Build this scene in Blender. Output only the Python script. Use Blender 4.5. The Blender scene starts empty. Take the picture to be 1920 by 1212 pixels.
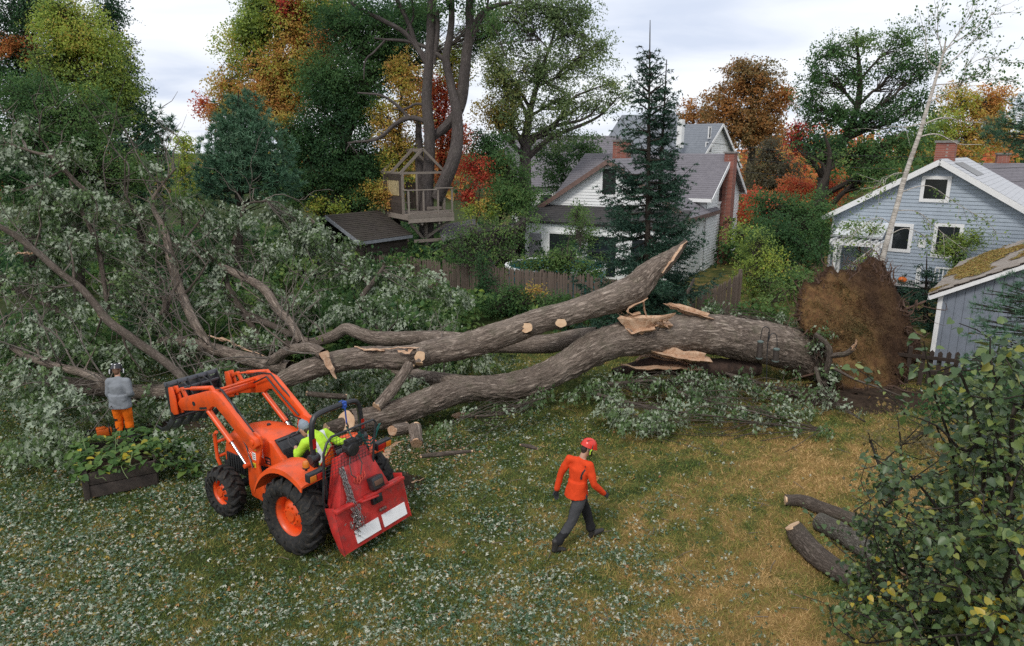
import bpy, bmesh, math, random
import numpy as np
from mathutils import Vector, Matrix
random.seed(7)
RNG = np.random.default_rng(7)
S = bpy.context.scene
COL = S.collection
R = math.radians

# ---------------------------------------------------------------- camera, sky, sun, exposure
H, TH, F = 6.15, R(13.9), 1300.0          # eye height (m), pitch down, focal length in photo pixels
cd = bpy.data.cameras.new('camera')
cam = bpy.data.objects.new('camera', cd); COL.objects.link(cam)
cam.location = (0, 0, H); cam.rotation_euler = (R(90) - TH, 0, 0)
cd.sensor_width = 36; cd.sensor_fit = 'HORIZONTAL'; cd.lens = F / 1920 * 36
cd.clip_start = 0.1; cd.clip_end = 3000
S.camera = cam
SUN_EL, SUN_AZ = R(48), R(205)            # high, behind the camera and to one side, behind cloud
wd = bpy.data.worlds.new('World'); S.world = wd; wd.use_nodes = True
nt = wd.node_tree; nt.nodes.clear(); nn = nt.nodes.new; lk = nt.links.new
sky = nn('ShaderNodeTexSky'); sky.sky_type = 'NISHITA'; sky.sun_disc = False
sky.sun_elevation = SUN_EL; sky.sun_rotation = SUN_AZ; sky.dust_density = 2.0
tc = nn('ShaderNodeTexCoord'); sp = nn('ShaderNodeSeparateXYZ'); lk(tc.outputs['Generated'], sp.inputs[0])
mz = nn('ShaderNodeMath'); mz.operation = 'MAXIMUM'; lk(sp.outputs[2], mz.inputs[0]); mz.inputs[1].default_value = 0
az = nn('ShaderNodeMath'); az.operation = 'ADD'; lk(mz.outputs[0], az.inputs[0]); az.inputs[1].default_value = 0.16
dv = nn('ShaderNodeVectorMath'); dv.operation = 'DIVIDE'; cb = nn('ShaderNodeCombineXYZ')
for i in range(3): lk(az.outputs[0], cb.inputs[i])
lk(tc.outputs['Generated'], dv.inputs[0]); lk(cb.outputs[0], dv.inputs[1])
mp = nn('ShaderNodeMapping'); mp.inputs['Scale'].default_value = (0.55, 0.9, 0.0); mp.inputs['Location'].default_value = (0.7, 2.3, 0); lk(dv.outputs[0], mp.inputs[0])
nz = nn('ShaderNodeTexNoise'); nz.inputs['Scale'].default_value = 1.5; nz.inputs['Detail'].default_value = 7; nz.inputs['Roughness'].default_value = 0.5; nz.inputs['Distortion'].default_value = 0.5
lk(mp.outputs[0], nz.inputs['Vector'])
cr = nn('ShaderNodeValToRGB'); lk(nz.outputs['Fac'], cr.inputs[0])
cr.color_ramp.elements[0].position = 0.30; cr.color_ramp.elements[0].color = (5.9, 6.5, 7.8, 1)
cr.color_ramp.elements[1].position = 0.66; cr.color_ramp.elements[1].color = (9.3, 9.45, 9.6, 1)
e = cr.color_ramp.elements.new(0.46); e.color = (7.9, 8.25, 9.0, 1)
mx = nn('ShaderNodeMixRGB'); mx.inputs[0].default_value = 0.93; lk(sky.outputs[0], mx.inputs[1]); lk(cr.outputs[0], mx.inputs[2])
bg = nn('ShaderNodeBackground'); bg.inputs['Strength'].default_value = 0.1; lk(mx.outputs[0], bg.inputs[0])
wo = nn('ShaderNodeOutputWorld'); lk(bg.outputs[0], wo.inputs[0])
sl = bpy.data.lights.new('sun', 'SUN'); sl.energy = 1.5; sl.angle = R(12); sl.color = (1, 0.95, 0.88)
so = bpy.data.objects.new('sun', sl); COL.objects.link(so)
sd = Vector((math.sin(SUN_AZ) * math.cos(SUN_EL), math.cos(SUN_AZ) * math.cos(SUN_EL), math.sin(SUN_EL)))
so.rotation_euler = sd.to_track_quat('Z', 'Y').to_euler(); so.location = (0, 0, 40)
S.view_settings.view_transform = 'Standard'; S.view_settings.look = 'None'
S.view_settings.exposure = 0.3; S.view_settings.gamma = 1.0; S.view_settings.use_curve_mapping = False
S.render.engine = 'CYCLES'
cy = S.cycles; cy.max_bounces = 12; cy.diffuse_bounces = 9; cy.glossy_bounces = 2; cy.transmission_bounces = 9; cy.transparent_max_bounces = 4
cy.use_denoising = False

# ---------------------------------------------------------------- geometry helpers
CT, ST = math.cos(TH), math.sin(TH)
def ray(px, py):
    u = (px - 960) / F; v = (606 - py) / F
    return np.array([u, CT + v * ST, -ST + v * CT])
def at(px, py, Y):                       # the point of the photo's ray (px,py) that lies Y metres away
    d = ray(px, py); return np.array([0, 0, H]) + d * (Y / d[1])
def gr(px, py, z=0.0):                   # ... that lies at height z
    d = ray(px, py); return np.array([0, 0, H]) + d * ((z - H) / d[2])
def ppm(p):                              # photo pixels per metre at a point
    return F / (p[1] * CT - (p[2] - H) * ST)
def proj(P):
    P = np.asarray(P, float); x, y, z = P[..., 0], P[..., 1], P[..., 2] - H
    f = y * CT - z * ST; return 960 + F * x / f, 606 - F * (y * ST + z * CT) / f

def _hash(ix, iy, iz, seed):
    h = (ix * 374761393 + iy * 668265263 + iz * 2147483647 + seed * 974711) & 0xffffffff
    h = ((h ^ (h >> 13)) * 1274126177) & 0xffffffff
    h = ((h ^ (h >> 16)) * 2246822519) & 0xffffffff
    return ((h ^ (h >> 15)) & 0xffffff) / float(0xffffff)
def vnoise(P, seed=0):
    P = np.asarray(P, float); I = np.floor(P).astype(np.int64); f = P - I; f = f * f * (3 - 2 * f)
    out = 0
    for dx in (0, 1):
        for dy in (0, 1):
            for dz in (0, 1):
                w = (f[:, 0] if dx else 1 - f[:, 0]) * (f[:, 1] if dy else 1 - f[:, 1]) * (f[:, 2] if dz else 1 - f[:, 2])
                out = out + w * _hash(I[:, 0] + dx, I[:, 1] + dy, I[:, 2] + dz, seed)
    return out
def fbm(P, seed=0, octv=4, rough=.5):
    P = np.asarray(P, float); a, s, t = 1., 0, 0
    for i in range(octv):
        s = s + a * vnoise(P * 2 ** i + 17.3 * i, seed + i); t += a; a *= rough
    return s / t
def nrm(A): return A / np.maximum(np.linalg.norm(A, axis=-1, keepdims=True), 1e-9)

# ---------------------------------------------------------------- object helpers
def link(name, me, parent=None, mat=None, loc=None, rot=None):
    o = bpy.data.objects.new(name, me); COL.objects.link(o)
    if parent is not None: o.parent = parent
    if mat is not None and me is not None and len(me.materials) == 0: me.materials.append(mat)
    if loc is not None: o.location = loc
    if rot is not None: o.rotation_euler = rot
    return o
def tag(o, label=None, cat=None, group=None, kind=None):
    if label: o['label'] = label
    if cat: o['category'] = cat
    if group: o['group'] = group
    if kind: o['kind'] = kind
    return o
def root(name, label, cat, loc=(0, 0, 0), rz=0, group=None):
    o = bpy.data.objects.new(name, None); COL.objects.link(o); o.empty_display_size = .2
    o.location = loc; o.rotation_euler = (0, 0, rz)
    return tag(o, label, cat, group)
def copy_tree(o, parent=None):
    c = o.copy(); COL.objects.link(c)
    if parent is not None: c.parent = parent
    for ch in list(o.children): copy_tree(ch, c)
    return c
def mesh_np(name, V, T, mats=None, tone=None, uv=None, smooth=True, mi=None):
    V = np.ascontiguousarray(V, np.float32); T = np.ascontiguousarray(T, np.int32); k = T.shape[1]
    me = bpy.data.meshes.new(name); me.vertices.add(len(V)); me.vertices.foreach_set('co', V.ravel())
    me.loops.add(T.size); me.loops.foreach_set('vertex_index', T.ravel())
    me.polygons.add(len(T)); me.polygons.foreach_set('loop_start', np.arange(0, T.size, k, dtype=np.int32))
    me.polygons.foreach_set('loop_total', np.full(len(T), k, np.int32))
    me.polygons.foreach_set('use_smooth', np.full(len(T), bool(smooth)))
    if mi is not None: me.polygons.foreach_set('material_index', np.ascontiguousarray(mi, np.int32))
    if tone is not None:
        a = me.attributes.new('tone', 'FLOAT', 'POINT'); a.data.foreach_set('value', np.ascontiguousarray(tone, np.float32))
    me.update(calc_edges=True)
    if uv is not None:
        l = me.uv_layers.new(name='uv'); l.data.foreach_set('uv', np.ascontiguousarray(np.asarray(uv, np.float32)[T.ravel()]).ravel())
    for m in (mats if isinstance(mats, (list, tuple)) else [mats]):
        if m is not None: me.materials.append(m)
    return me

def rotm(rx=0, ry=0, rz=0):
    return np.array(Matrix.Rotation(rz, 3, 'Z') @ Matrix.Rotation(ry, 3, 'Y') @ Matrix.Rotation(rx, 3, 'X'))
class MB:
    """collects shapes for ONE mesh object"""
    def __init__(s): s.v, s.f, s.m, s.sm = [], [], [], []; s.cur = 0
    def add(s, V, Fs, smooth=False):
        b = len(s.v); s.v += [tuple(map(float, p)) for p in V]
        for f in Fs: s.f.append([b + i for i in f]); s.m.append(s.cur); s.sm.append(smooth)
    def box(s, c, d, rot=None):
        c = np.asarray(c, float); h = np.asarray(d, float) / 2
        P = np.array([[x, y, z] for x in (-1, 1) for y in (-1, 1) for z in (-1, 1)]) * h
        if rot is not None: P = P @ (rotm(*rot) if len(np.shape(rot)) == 1 else np.asarray(rot)).T
        s.add(P + c, [(0, 1, 3, 2), (4, 6, 7, 5), (0, 4, 5, 1), (2, 3, 7, 6), (0, 2, 6, 4), (1, 5, 7, 3)]); return s
    def bar(s, a, b, w, h, up=(0, 0, 1), w2=None, h2=None):     # a beam from a to b, w wide, h along 'up'
        a, b, up = map(lambda q: np.asarray(q, float), (a, b, up)); d = nrm(b - a); x = np.cross(d, up)
        if np.linalg.norm(x) < 1e-5: x = np.cross(d, (1, 0, 0.1))
        x = nrm(x); u = np.cross(x, d); w2 = w if w2 is None else w2; h2 = h if h2 is None else h2
        P = [a + x * sx * w / 2 + u * su * h / 2 for sx, su in ((-1, -1), (1, -1), (1, 1), (-1, 1))] + [b + x * sx * w2 / 2 + u * su * h2 / 2 for sx, su in ((-1, -1), (1, -1), (1, 1), (-1, 1))]
        s.add(P, [(3, 2, 1, 0), (4, 5, 6, 7), (0, 1, 5, 4), (1, 2, 6, 5), (2, 3, 7, 6), (3, 0, 4, 7)]); return s
    def cyl(s, a, b, r, r2=None, n=14, cap=True):
        return s.tube([a, b], [r, r if r2 is None else r2], n, cap)
    def tube(s, path, r, n=8, cap=True):
        P = np.asarray(path, float); r = np.broadcast_to(np.asarray(r, float), (len(P),)); fr = frames(P)
        an = np.arange(n) * 2 * np.pi / n; V = []
        for p, q, (t, x, y) in zip(P, r, fr): V += list(p + q * (np.cos(an)[:, None] * x + np.sin(an)[:, None] * y))
        Fs = [(i * n + j, i * n + (j + 1) % n, (i + 1) * n + (j + 1) % n, (i + 1) * n + j) for i in range(len(P) - 1) for j in range(n)]
        s.add(V, Fs, True)
        if cap:
            s.add(V[:n], [tuple(range(n))[::-1]]); s.add(V[-n:], [tuple(range(n))])
        return s
    def prism(s, poly, fn, a, b):            # polygon (u,v) swept between w=a and w=b; fn(u,v,w) -> xyz
        n = len(poly); V = [fn(u, v, a) for u, v in poly] + [fn(u, v, b) for u, v in poly]
        s.add(V, [tuple(range(n)), tuple(range(2 * n - 1, n - 1, -1))] + [(i, i + n, (i + 1) % n + n, (i + 1) % n) for i in range(n)]); return s
    def lathe(s, prof, c, ax, n=24):         # prof: (radius, height along ax)
        c = np.asarray(c, float); t = nrm(np.asarray(ax, float)); x = nrm(np.cross(t, (0.3, 0.2, 1) if abs(t[2]) < .9 else (1, 0, 0))); y = np.cross(t, x)
        an = np.arange(n) * 2 * np.pi / n; V = []
        for r, h in prof: V += list(c + t * h + r * (np.cos(an)[:, None] * x + np.sin(an)[:, None] * y))
        s.add(V, [(i * n + j, i * n + (j + 1) % n, (i + 1) * n + (j + 1) % n, (i + 1) * n + j) for i in range(len(prof) - 1) for j in range(n)], True); return s
    def ball(s, c, r, n=10):
        r = np.broadcast_to(np.asarray(r, float), (3,)); V, Fs = [], []
        for i in range(n + 1):
            for j in range(2 * n):
                t, p = np.pi * i / n, np.pi * j / n
                V.append(np.asarray(c) + r * np.array([math.sin(t) * math.cos(p), math.sin(t) * math.sin(p), math.cos(t)]))
        for i in range(n):
            for j in range(2 * n): Fs.append((i * 2 * n + j, (i + 1) * 2 * n + j, (i + 1) * 2 * n + (j + 1) % (2 * n), i * 2 * n + (j + 1) % (2 * n)))
        s.add(V, Fs, True); return s
    def build(s, name, mat, parent=None, bevel=0, ang=35, segs=2, off=None, uvbox=False):
        me = bpy.data.meshes.new(name); V = s.v if off is None else [tuple(np.subtract(p, off)) for p in s.v]
        me.from_pydata(V, [], s.f)
        me.polygons.foreach_set('material_index', s.m)
        for m in (mat if isinstance(mat, (list, tuple)) else [mat]): me.materials.append(m)
        bm = bmesh.new(); bm.from_mesh(me)
        bmesh.ops.remove_doubles(bm, verts=bm.verts, dist=1e-5)
        bmesh.ops.recalc_face_normals(bm, faces=bm.faces)
        if bevel:
            es = [e for e in bm.edges if len(e.link_faces) == 2 and e.calc_face_angle(0) > R(30)]
            bmesh.ops.bevel(bm, geom=es, offset=bevel, segments=segs, affect='EDGES', profile=.5, clamp_overlap=True)
        bm.to_mesh(me); bm.free()
        me.polygons.foreach_set('use_smooth', [True] * len(me.polygons)); me.set_sharp_from_angle(angle=R(ang))
        return link(name, me, parent)

def frames(P):
    P = np.asarray(P, float); T = nrm(np.gradient(P, axis=0)) if len(P) > 2 else np.repeat(nrm((P[1] - P[0])[None]), 2, 0)
    x = np.cross(T[0], (0, 0, 1.))
    if np.linalg.norm(x) < .1: x = np.cross(T[0], (0, 1., 0))
    x = nrm(x); out = []
    for t in T:
        x = nrm(x - t * np.dot(x, t)); out.append((t, x, np.cross(t, x)))
    return out
def spline(P, n):
    """Catmull-Rom through the rows of P (any number of columns), n samples"""
    P = np.asarray(P, float)
    if len(P) < 3:
        t = np.linspace(0, 1, n)[:, None]; return P[0] * (1 - t) + P[-1] * t
    d = np.r_[0, np.cumsum(np.linalg.norm(np.diff(P[:, :3], axis=0), axis=1))]; s = np.linspace(0, d[-1], n)
    i = np.clip(np.searchsorted(d, s, side='right') - 1, 0, len(P) - 2); f = ((s - d[i]) / np.maximum(d[i + 1] - d[i], 1e-9))[:, None]
    Q = np.vstack([2 * P[0] - P[1], P, 2 * P[-1] - P[-2]]); a, b, c, e = Q[i], Q[i + 1], Q[i + 2], Q[i + 3]
    return .5 * (2 * b + (c - a) * f + (2 * a - 5 * b + 4 * c - e) * f ** 2 + (3 * b - a - 3 * c + e) * f ** 3)

class TB:
    """collects bark tubes (with metre UVs) for one mesh"""
    def __init__(s): s.V, s.T, s.U, s.n = [], [], [], 0
    def tube(s, path, rad, sides=10, seg=.12, rough=0.0, seed=0, capend=True, flat=None, wob=0.):
        Q = np.c_[np.asarray(path, float), np.asarray(rad, float)]
        L = np.linalg.norm(np.diff(Q[:, :3], axis=0), axis=1).sum(); n = max(2, min(400, int(L / seg) + 1))
        Q = spline(Q, n); P, r = Q[:, :3], np.maximum(Q[:, 3], .002)
        if wob:
            g = np.c_[np.linspace(0, L * 1.1, n), np.zeros(n), np.zeros(n)]
            P = P + wob * np.c_[fbm(g, seed + 5, 3) - .5, fbm(g + 31, seed + 6, 3) - .5, fbm(g + 77, seed + 7, 3) - .5] * np.minimum(1, np.linspace(0, 4, n))[:, None]
        an = np.arange(sides + 1) * 2 * np.pi / sides; al = np.linspace(0, L, n)
        fr = frames(P); X = np.array([f[1] for f in fr]); Y = np.array([f[2] for f in fr])
        D = np.cos(an)[None, :, None] * X[:, None] + np.sin(an)[None, :, None] * Y[:, None]
        rr = np.repeat(r[:, None], sides + 1, 1)
        if rough:
            ca = np.stack([np.cos(an)[None] * rr, np.sin(an)[None] * rr, np.repeat(al[:, None], sides + 1, 1)], -1).reshape(-1, 3)
            big = fbm(ca * np.array([1.6, 1.6, .9]), seed, 3) - .5
            w = fbm(ca * 3.0, seed + 21, 2)[:, None] * np.array([.5, .5, 0])
            rid = np.abs(fbm((ca * np.array([15, 15, 2.6])) + w * 6, seed + 9, 3) - .5) * 2
            rr = rr * (1 + .22 * big.reshape(rr.shape)) + rough * (rid.reshape(rr.shape) - .35)
            rr[:, -1] = rr[:, 0]
        V = (P[:, None] + D * rr[:, :, None]).reshape(-1, 3); k = sides + 1
        i, j = np.meshgrid(np.arange(n - 1), np.arange(sides), indexing='ij'); i, j = i.ravel(), j.ravel()
        T = np.c_[i * k + j, i * k + j + 1, (i + 1) * k + j + 1, (i + 1) * k + j]
        U = np.stack([np.repeat((an / (2 * np.pi))[None] * 2 * np.pi * r.mean(), n, 0), np.repeat(al[:, None], k, 1)], -1).reshape(-1, 2) + seed * .37
        s.V.append(V); s.T.append(T + s.n); s.U.append(U); s.n += len(V)
        if capend:
            c = s.n; s.V.append(P[-1:] + fr[-1][0] * r[-1] * .3); s.U.append(U[-1:]); s.n += 1
            b = c - k; s.T.append(np.c_[b + np.arange(sides), b + np.arange(1, k), np.full(sides, c), np.full(sides, c)])
        return P, r
    def build(s, name, mat, parent=None, off=(0, 0, 0)):
        T = np.vstack(s.T); me = mesh_np(name, np.vstack(s.V) - np.asarray(off), T, mat, uv=np.vstack(s.U))
        me.validate(); return link(name, me, parent)

SHAPES = {
 'kite': ([(0, 0, 0), (.45, .5, .1), (1, 0, -.05), (.45, -.5, .1)], [(0, 2, 1), (0, 3, 2)]),
 'needle': ([(0, .5, 0), (0, -.5, 0), (1, 0, 0)], [(0, 1, 2)]),
 'trilobe': ([(0, 0, 0), (.42, .55, .02), (.5, .16, .06), (1, 0, -.1), (.5, -.16, .06), (.42, -.55, .02)], [(0, 2, 1), (0, 4, 2), (2, 4, 3), (0, 5, 4)]),
 'maple': ([(0, 0, 0), (.14, .46, -.08), (.3, .08, .05), (.72, .46, -.10), (.5, .075, .05), (1, 0, -.16), (.5, -.075, .05), (.72, -.46, -.10), (.3, -.08, .05), (.14, -.46, -.08)],
           [(0, 2, 1), (2, 4, 3), (0, 4, 2), (4, 6, 5), (0, 6, 4), (0, 8, 6), (6, 8, 7), (0, 9, 8)]),
 'heart': ([(0, 0, 0), (-.1, .26, .03), (.18, .5, .1), (.6, .36, .06), (1, 0, -.12), (.6, -.36, .06), (.18, -.5, .1), (-.1, -.26, .03), (.45, 0, -.02)],
           [(8, 1, 0), (8, 2, 1), (8, 3, 2), (8, 4, 3), (8, 5, 4), (8, 6, 5), (8, 7, 6), (8, 0, 7)]),
}
def leaf_arrays(P, A, N, L, W, shape):
    t, f = SHAPES[shape]; t = np.array(t, float); f = np.array(f); A = nrm(A); B = nrm(np.cross(N, A)); C = np.cross(A, B)
    V = P[:, None] + t[None, :, 0, None] * (A * L[:, None])[:, None] + t[None, :, 1, None] * (B * W[:, None])[:, None] + t[None, :, 2, None] * (C * L[:, None])[:, None]
    k = len(t); T = (f[None] + (np.arange(len(P)) * k)[:, None, None]).reshape(-1, 3)
    return V.reshape(-1, 3), T, k
def leaves(name, P, A, N, L, W, shape, mat, tone, parent=None, off=(0, 0, 0)):
    V, T, k = leaf_arrays(P, A, N, L, W, shape)
    return link(name, mesh_np(name, V - np.asarray(off), T, mat, tone=np.repeat(tone, k), smooth=shape == 'heart'), parent)
# ---------------------------------------------------------------- materials
MC = {}
class NT:
    def __init__(s, name):
        s.m = bpy.data.materials.new(name); s.m.use_nodes = True; s.t = s.m.node_tree; s.b = s.t.nodes['Principled BSDF']; s.o = s.t.nodes['Material Output']
    def n(s, typ, **kw):
        x = s.t.nodes.new('ShaderNode' + typ)
        for k, v in kw.items(): setattr(x, k, v)
        return x
    def l(s, a, b): s.t.links.new(a, b)
    def coord(s, which='Object', scale=(1, 1, 1)):
        c = s.n('TexCoord'); m = s.n('Mapping'); m.inputs['Scale'].default_value = scale; s.l(c.outputs[which], m.inputs[0]); return m.outputs[0]
    def noise(s, vec, scale, detail=4, rough=.55, dist=0):
        x = s.n('TexNoise'); x.inputs['Scale'].default_value = scale; x.inputs['Detail'].default_value = detail; x.inputs['Roughness'].default_value = rough; x.inputs['Distortion'].default_value = dist
        if vec is not None: s.l(vec, x.inputs['Vector'])
        return x.outputs['Fac']
    def ramp(s, fac, stops, interp='LINEAR'):
        r = s.n('ValToRGB'); cr = r.color_ramp; cr.interpolation = interp
        while len(cr.elements) < len(stops): cr.elements.new(.5)
        for e, (p, c) in zip(cr.elements, stops): e.position = p; e.color = (*c, 1) if len(c) == 3 else c
        s.l(fac, r.inputs[0]); return r.outputs[0]
    def math(s, op, a, b=None, clamp=False):
        x = s.n('Math', operation=op, use_clamp=clamp)
        for i, q in enumerate((a, b)):
            if q is None: continue
            if isinstance(q, (int, float)): x.inputs[i].default_value = q
            else: s.l(q, x.inputs[i])
        return x.outputs[0]
    def mix(s, fac, a, b, mode='MIX'):
        x = s.n('MixRGB', blend_type=mode)
        for i, q in enumerate((fac, a, b)):
            if isinstance(q, (int, float)): x.inputs[i].default_value = q
            elif isinstance(q, tuple): x.inputs[i].default_value = (*q, 1)
            else: s.l(q, x.inputs[i])
        return x.outputs[0]
    def bump(s, h, strength=.4, dist=.02):
        x = s.n('Bump'); x.inputs['Strength'].default_value = strength; x.inputs['Distance'].default_value = dist; s.l(h, x.inputs['Height']); s.l(x.outputs[0], s.b.inputs['Normal'])
    def col(s, c): s.l(c, s.b.inputs['Base Color']); return s
    def rgh(s, v): s.b.inputs['Roughness'].default_value = v; return s
G3 = lambda v: (v, v, v)
def plain(name, rgb, rough=.5, metal=0, var=.25, scale=6, bump=0, bscale=60, dirt=None, dirtamt=.35, spec=.5, rgb2=None):
    if name in MC: return MC[name]
    t = NT(name); c = t.coord(); f = t.noise(c, scale, 5)
    lo = tuple(x * (1 - var) for x in rgb); hi = tuple(min(1, x * (1 + var)) for x in (rgb2 or rgb))
    k = t.ramp(f, [(.3, lo), (.7, hi)])
    if dirt is not None:
        d = t.ramp(t.noise(c, scale * 2.3, 8, .65), [(.5, G3(0)), (.72, G3(dirtamt))]); k = t.mix(d, k, dirt)
    t.col(k).rgh(rough); t.b.inputs['Metallic'].default_value = metal; t.b.inputs['Specular IOR Level'].default_value = spec
    if bump: t.bump(t.noise(c, bscale, 4), bump, .01)
    MC[name] = t.m; return t.m
def leafmat(name, stops, back=None, trans=.25, rough=.55, spec=.3):
    """stops: colours along the leaf's own 'tone' value"""
    if name in MC: return MC[name]
    t = NT(name); a = t.n('Attribute', attribute_name='tone'); k = t.ramp(a.outputs['Fac'], stops)
    kk = k
    if back is not None:
        g = t.n('NewGeometry'); bk = t.mix(.3, back, k); kk = t.mix(g.outputs['Backfacing'], k, bk)
    t.col(kk).rgh(rough); t.b.inputs['Specular IOR Level'].default_value = spec
    tr = t.n('BsdfTranslucent'); t.l(t.mix(.5, k, kk), tr.inputs[0]); ms = t.n('MixShader'); ms.inputs[0].default_value = trans
    t.l(t.b.outputs[0], ms.inputs[1]); t.l(tr.outputs[0], ms.inputs[2]); t.l(ms.outputs[0], t.o.inputs[0])
    MC[name] = t.m; return t.m
def barkmat(name, dark, mid, light, sx=11, sy=1.7, moss=.25, bump=.9, scale=1.0, mossc=(.055, .07, .03)):
    if name in MC: return MC[name]
    t = NT(name); c = t.n('TexCoord'); m = t.n('Mapping'); m.inputs['Scale'].default_value = (sx * scale, sy * scale, 1); t.l(c.outputs['UV'], m.inputs[0])
    n1 = t.noise(m.outputs[0], 1.6, 6, .62, .9); n2 = t.noise(m.outputs[0], 4.5, 4, .6, .4)
    rid = t.math('ABSOLUTE', t.math('SUBTRACT', n1, .5)); h = t.math('ADD', t.math('MULTIPLY', rid, 3.2), t.math('MULTIPLY', n2, .45))
    k = t.ramp(h, [(.14, dark), (.42, mid), (.85, light)])
    o = t.coord('Object'); big = t.noise(o, 1.1, 5, .6)
    k = t.mix(t.ramp(big, [(.4, G3(0)), (.75, G3(.35))]), k, light)
    if moss: k = t.mix(t.ramp(t.noise(o, 2.7, 6, .7), [(.52, G3(0)), (.75, G3(moss * 2))]), k, mossc)
    t.col(k).rgh(.9); t.b.inputs['Specular IOR Level'].default_value = .2
    t.bump(h, bump, .03); MC[name] = t.m; return t.m
def woodmat(name, a, b, scale=1., rough=.8, axis=0):
    if name in MC: return MC[name]
    t = NT(name); s = [14, 14, 14]; s[axis] = 1.2; c = t.coord('Object', tuple(q * scale for q in s)); n = t.noise(c, 1.5, 6, .6, .4)
    k = t.ramp(n, [(.25, a), (.75, b)]); big = t.noise(t.coord('Object'), 1.3, 4)
    oi = t.n('ObjectInfo'); k = t.mix(t.math('MULTIPLY', oi.outputs['Random'], .45), k, tuple(x * .55 for x in a))
    k = t.mix(t.ramp(big, [(.4, G3(0)), (.75, G3(.35))]), k, tuple(x * .6 for x in a)); t.col(k).rgh(rough); t.b.inputs['Specular IOR Level'].default_value = .25
    t.bump(n, .4, .01); MC[name] = t.m; return t.m

ORANGE = plain('tractor_orange_paint', (.72, .085, .014), .36, var=.14, scale=3, dirt=(.13, .07, .045), dirtamt=.5)
WINCHRED = plain('winch_red_paint', (.42, .022, .02), .42, var=.22, scale=4, dirt=(.11, .05, .045), dirtamt=.75, rgb2=(.5, .035, .03))
BLACKM = plain('black_steel', (.02, .021, .024), .42, var=.3, dirt=(.09, .075, .06), dirtamt=.25)
GREYST = plain('grey_blue_steel', (.075, .085, .1), .5, var=.25, dirt=(.12, .1, .08), dirtamt=.3)
RUBBER = plain('tyre_rubber', (.018, .018, .018), .8, var=.35, scale=9, dirt=(.085, .066, .046), dirtamt=.6, bump=.3, spec=.3)
CHROME = plain('bright_steel', (.62, .63, .65), .2, metal=1, var=.1)
CHAINM = plain('worn_chain_steel', (.3, .28, .27), .4, metal=.9, var=.4, scale=30, dirt=(.12, .05, .03), dirtamt=.5)
WHITEP = plain('white_panel', (.8, .8, .8), .4, var=.04, dirt=(.5, .45, .4), dirtamt=.2)
AMBER = plain('amber_lens', (.6, .17, .02), .15, var=.1)
REDL = plain('red_lens', (.4, .015, .012), .15, var=.1)
SMV = plain('fluorescent_orange', (.85, .17, .015), .4, var=.06)
CUTW = None
def _cut():
    t = NT('cut_wood_rings'); c = t.coord('Object'); ln = t.n('VectorMath', operation='LENGTH'); t.l(c, ln.inputs[0])
    w = t.math('SINE', t.math('ADD', t.math('MULTIPLY', ln.outputs['Value'], 420), t.math('MULTIPLY', t.noise(c, 9, 4), 9)))
    k = t.ramp(t.math('ADD', t.math('MULTIPLY', w, .25), .5), [(.2, (.52, .34, .2)), (.8, (.66, .48, .32))])
    k = t.mix(t.ramp(t.noise(c, 7, 5), [(.42, G3(0)), (.7, G3(.55))]), k, (.4, .22, .11)); t.col(k).rgh(.75); return t.m
CUTW = _cut()
def _split():
    t = NT('torn_wood'); c = t.coord('Object', (3, 3, 3)); n = t.noise(c, 2.2, 7, .7, 1.2)
    k = t.ramp(n, [(.25, (.17, .08, .04)), (.45, (.42, .25, .15)), (.7, (.6, .44, .31))]); t.col(k).rgh(.8)
    t.bump(t.noise(t.coord('Object', (20, 20, 20)), 1.5, 6), .7, .02); return t.m
SPLIT = _split()
BARK = barkmat('silver_maple_bark', (.026, .02, .017), (.18, .14, .112), (.42, .35, .292), sx=11, sy=1.7, moss=.22, bump=1.0)
BARKB = barkmat('branch_bark', (.028, .022, .018), (.095, .075, .06), (.2, .165, .14), sx=13, sy=3, moss=.2)
BARKW = barkmat('weathered_twig', (.07, .058, .048), (.17, .145, .122), (.28, .25, .22), sx=20, sy=4, moss=.1)
LICH = barkmat('lichen_bark', (.035, .029, .024), (.1, .088, .072), (.23, .22, .19), sx=14, sy=6, moss=.35, mossc=(.13, .16, .11))
BARKT = barkmat('grey_tree_bark', (.04, .034, .032), (.09, .076, .072), (.15, .13, .122), sx=8, sy=1.2, moss=.12)
BARKD = barkmat('dark_bark', (.018, .015, .013), (.045, .037, .03), (.085, .07, .058), moss=.2)
BIRCHM = barkmat('birch_bark', (.09, .075, .065), (.5, .46, .41), (.62, .58, .53), sx=.8, sy=9, moss=0, bump=.3)
# ---------------------------------------------------------------- ground, grass, litter
def sstep(a, b, x):
    t = np.clip((x - a) / (b - a), 0, 1); return t * t * (3 - 2 * t)
def gz(x, y):
    x = np.atleast_1d(np.asarray(x, float)); y = np.atleast_1d(np.asarray(y, float)) * np.ones_like(x)
    return (fbm(np.c_[x * .35, y * .35, x * 0], 3, 3) - .5) * .12 + (fbm(np.c_[x * 2.2, y * 2.2, x * 0], 4, 2) - .5) * .03
def dry(x, y):                            # how straw-brown the lawn is
    p = np.c_[x, y, x * 0]
    n = fbm(p * .45, 41, 4) - .5; m = fbm(p * 1.9, 47, 3) - .5
    q = fbm(p * 5.5, 49, 3) - .5
    d = .37 + .45 * n + .55 * m + 1.1 * q + .045 * np.clip(x + .5, -4, 6) - .04 * np.clip(y - 9, -2, 6)
    d = d + .3 * np.exp(-(((x - 6.0) / 2.6) ** 2 + ((y - 13.2) / 1.7) ** 2)) + .2 * np.exp(-(((x - 3.2) / 2.0) ** 2 + ((y - 8.6) / 1.8) ** 2))
    return np.clip(d, 0, 1)
xs = np.r_[-1800, -700, -300, -140, -80, -50, np.arange(-32, 32.01, .3), 50, 80, 140, 300, 700, 1800]
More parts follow.
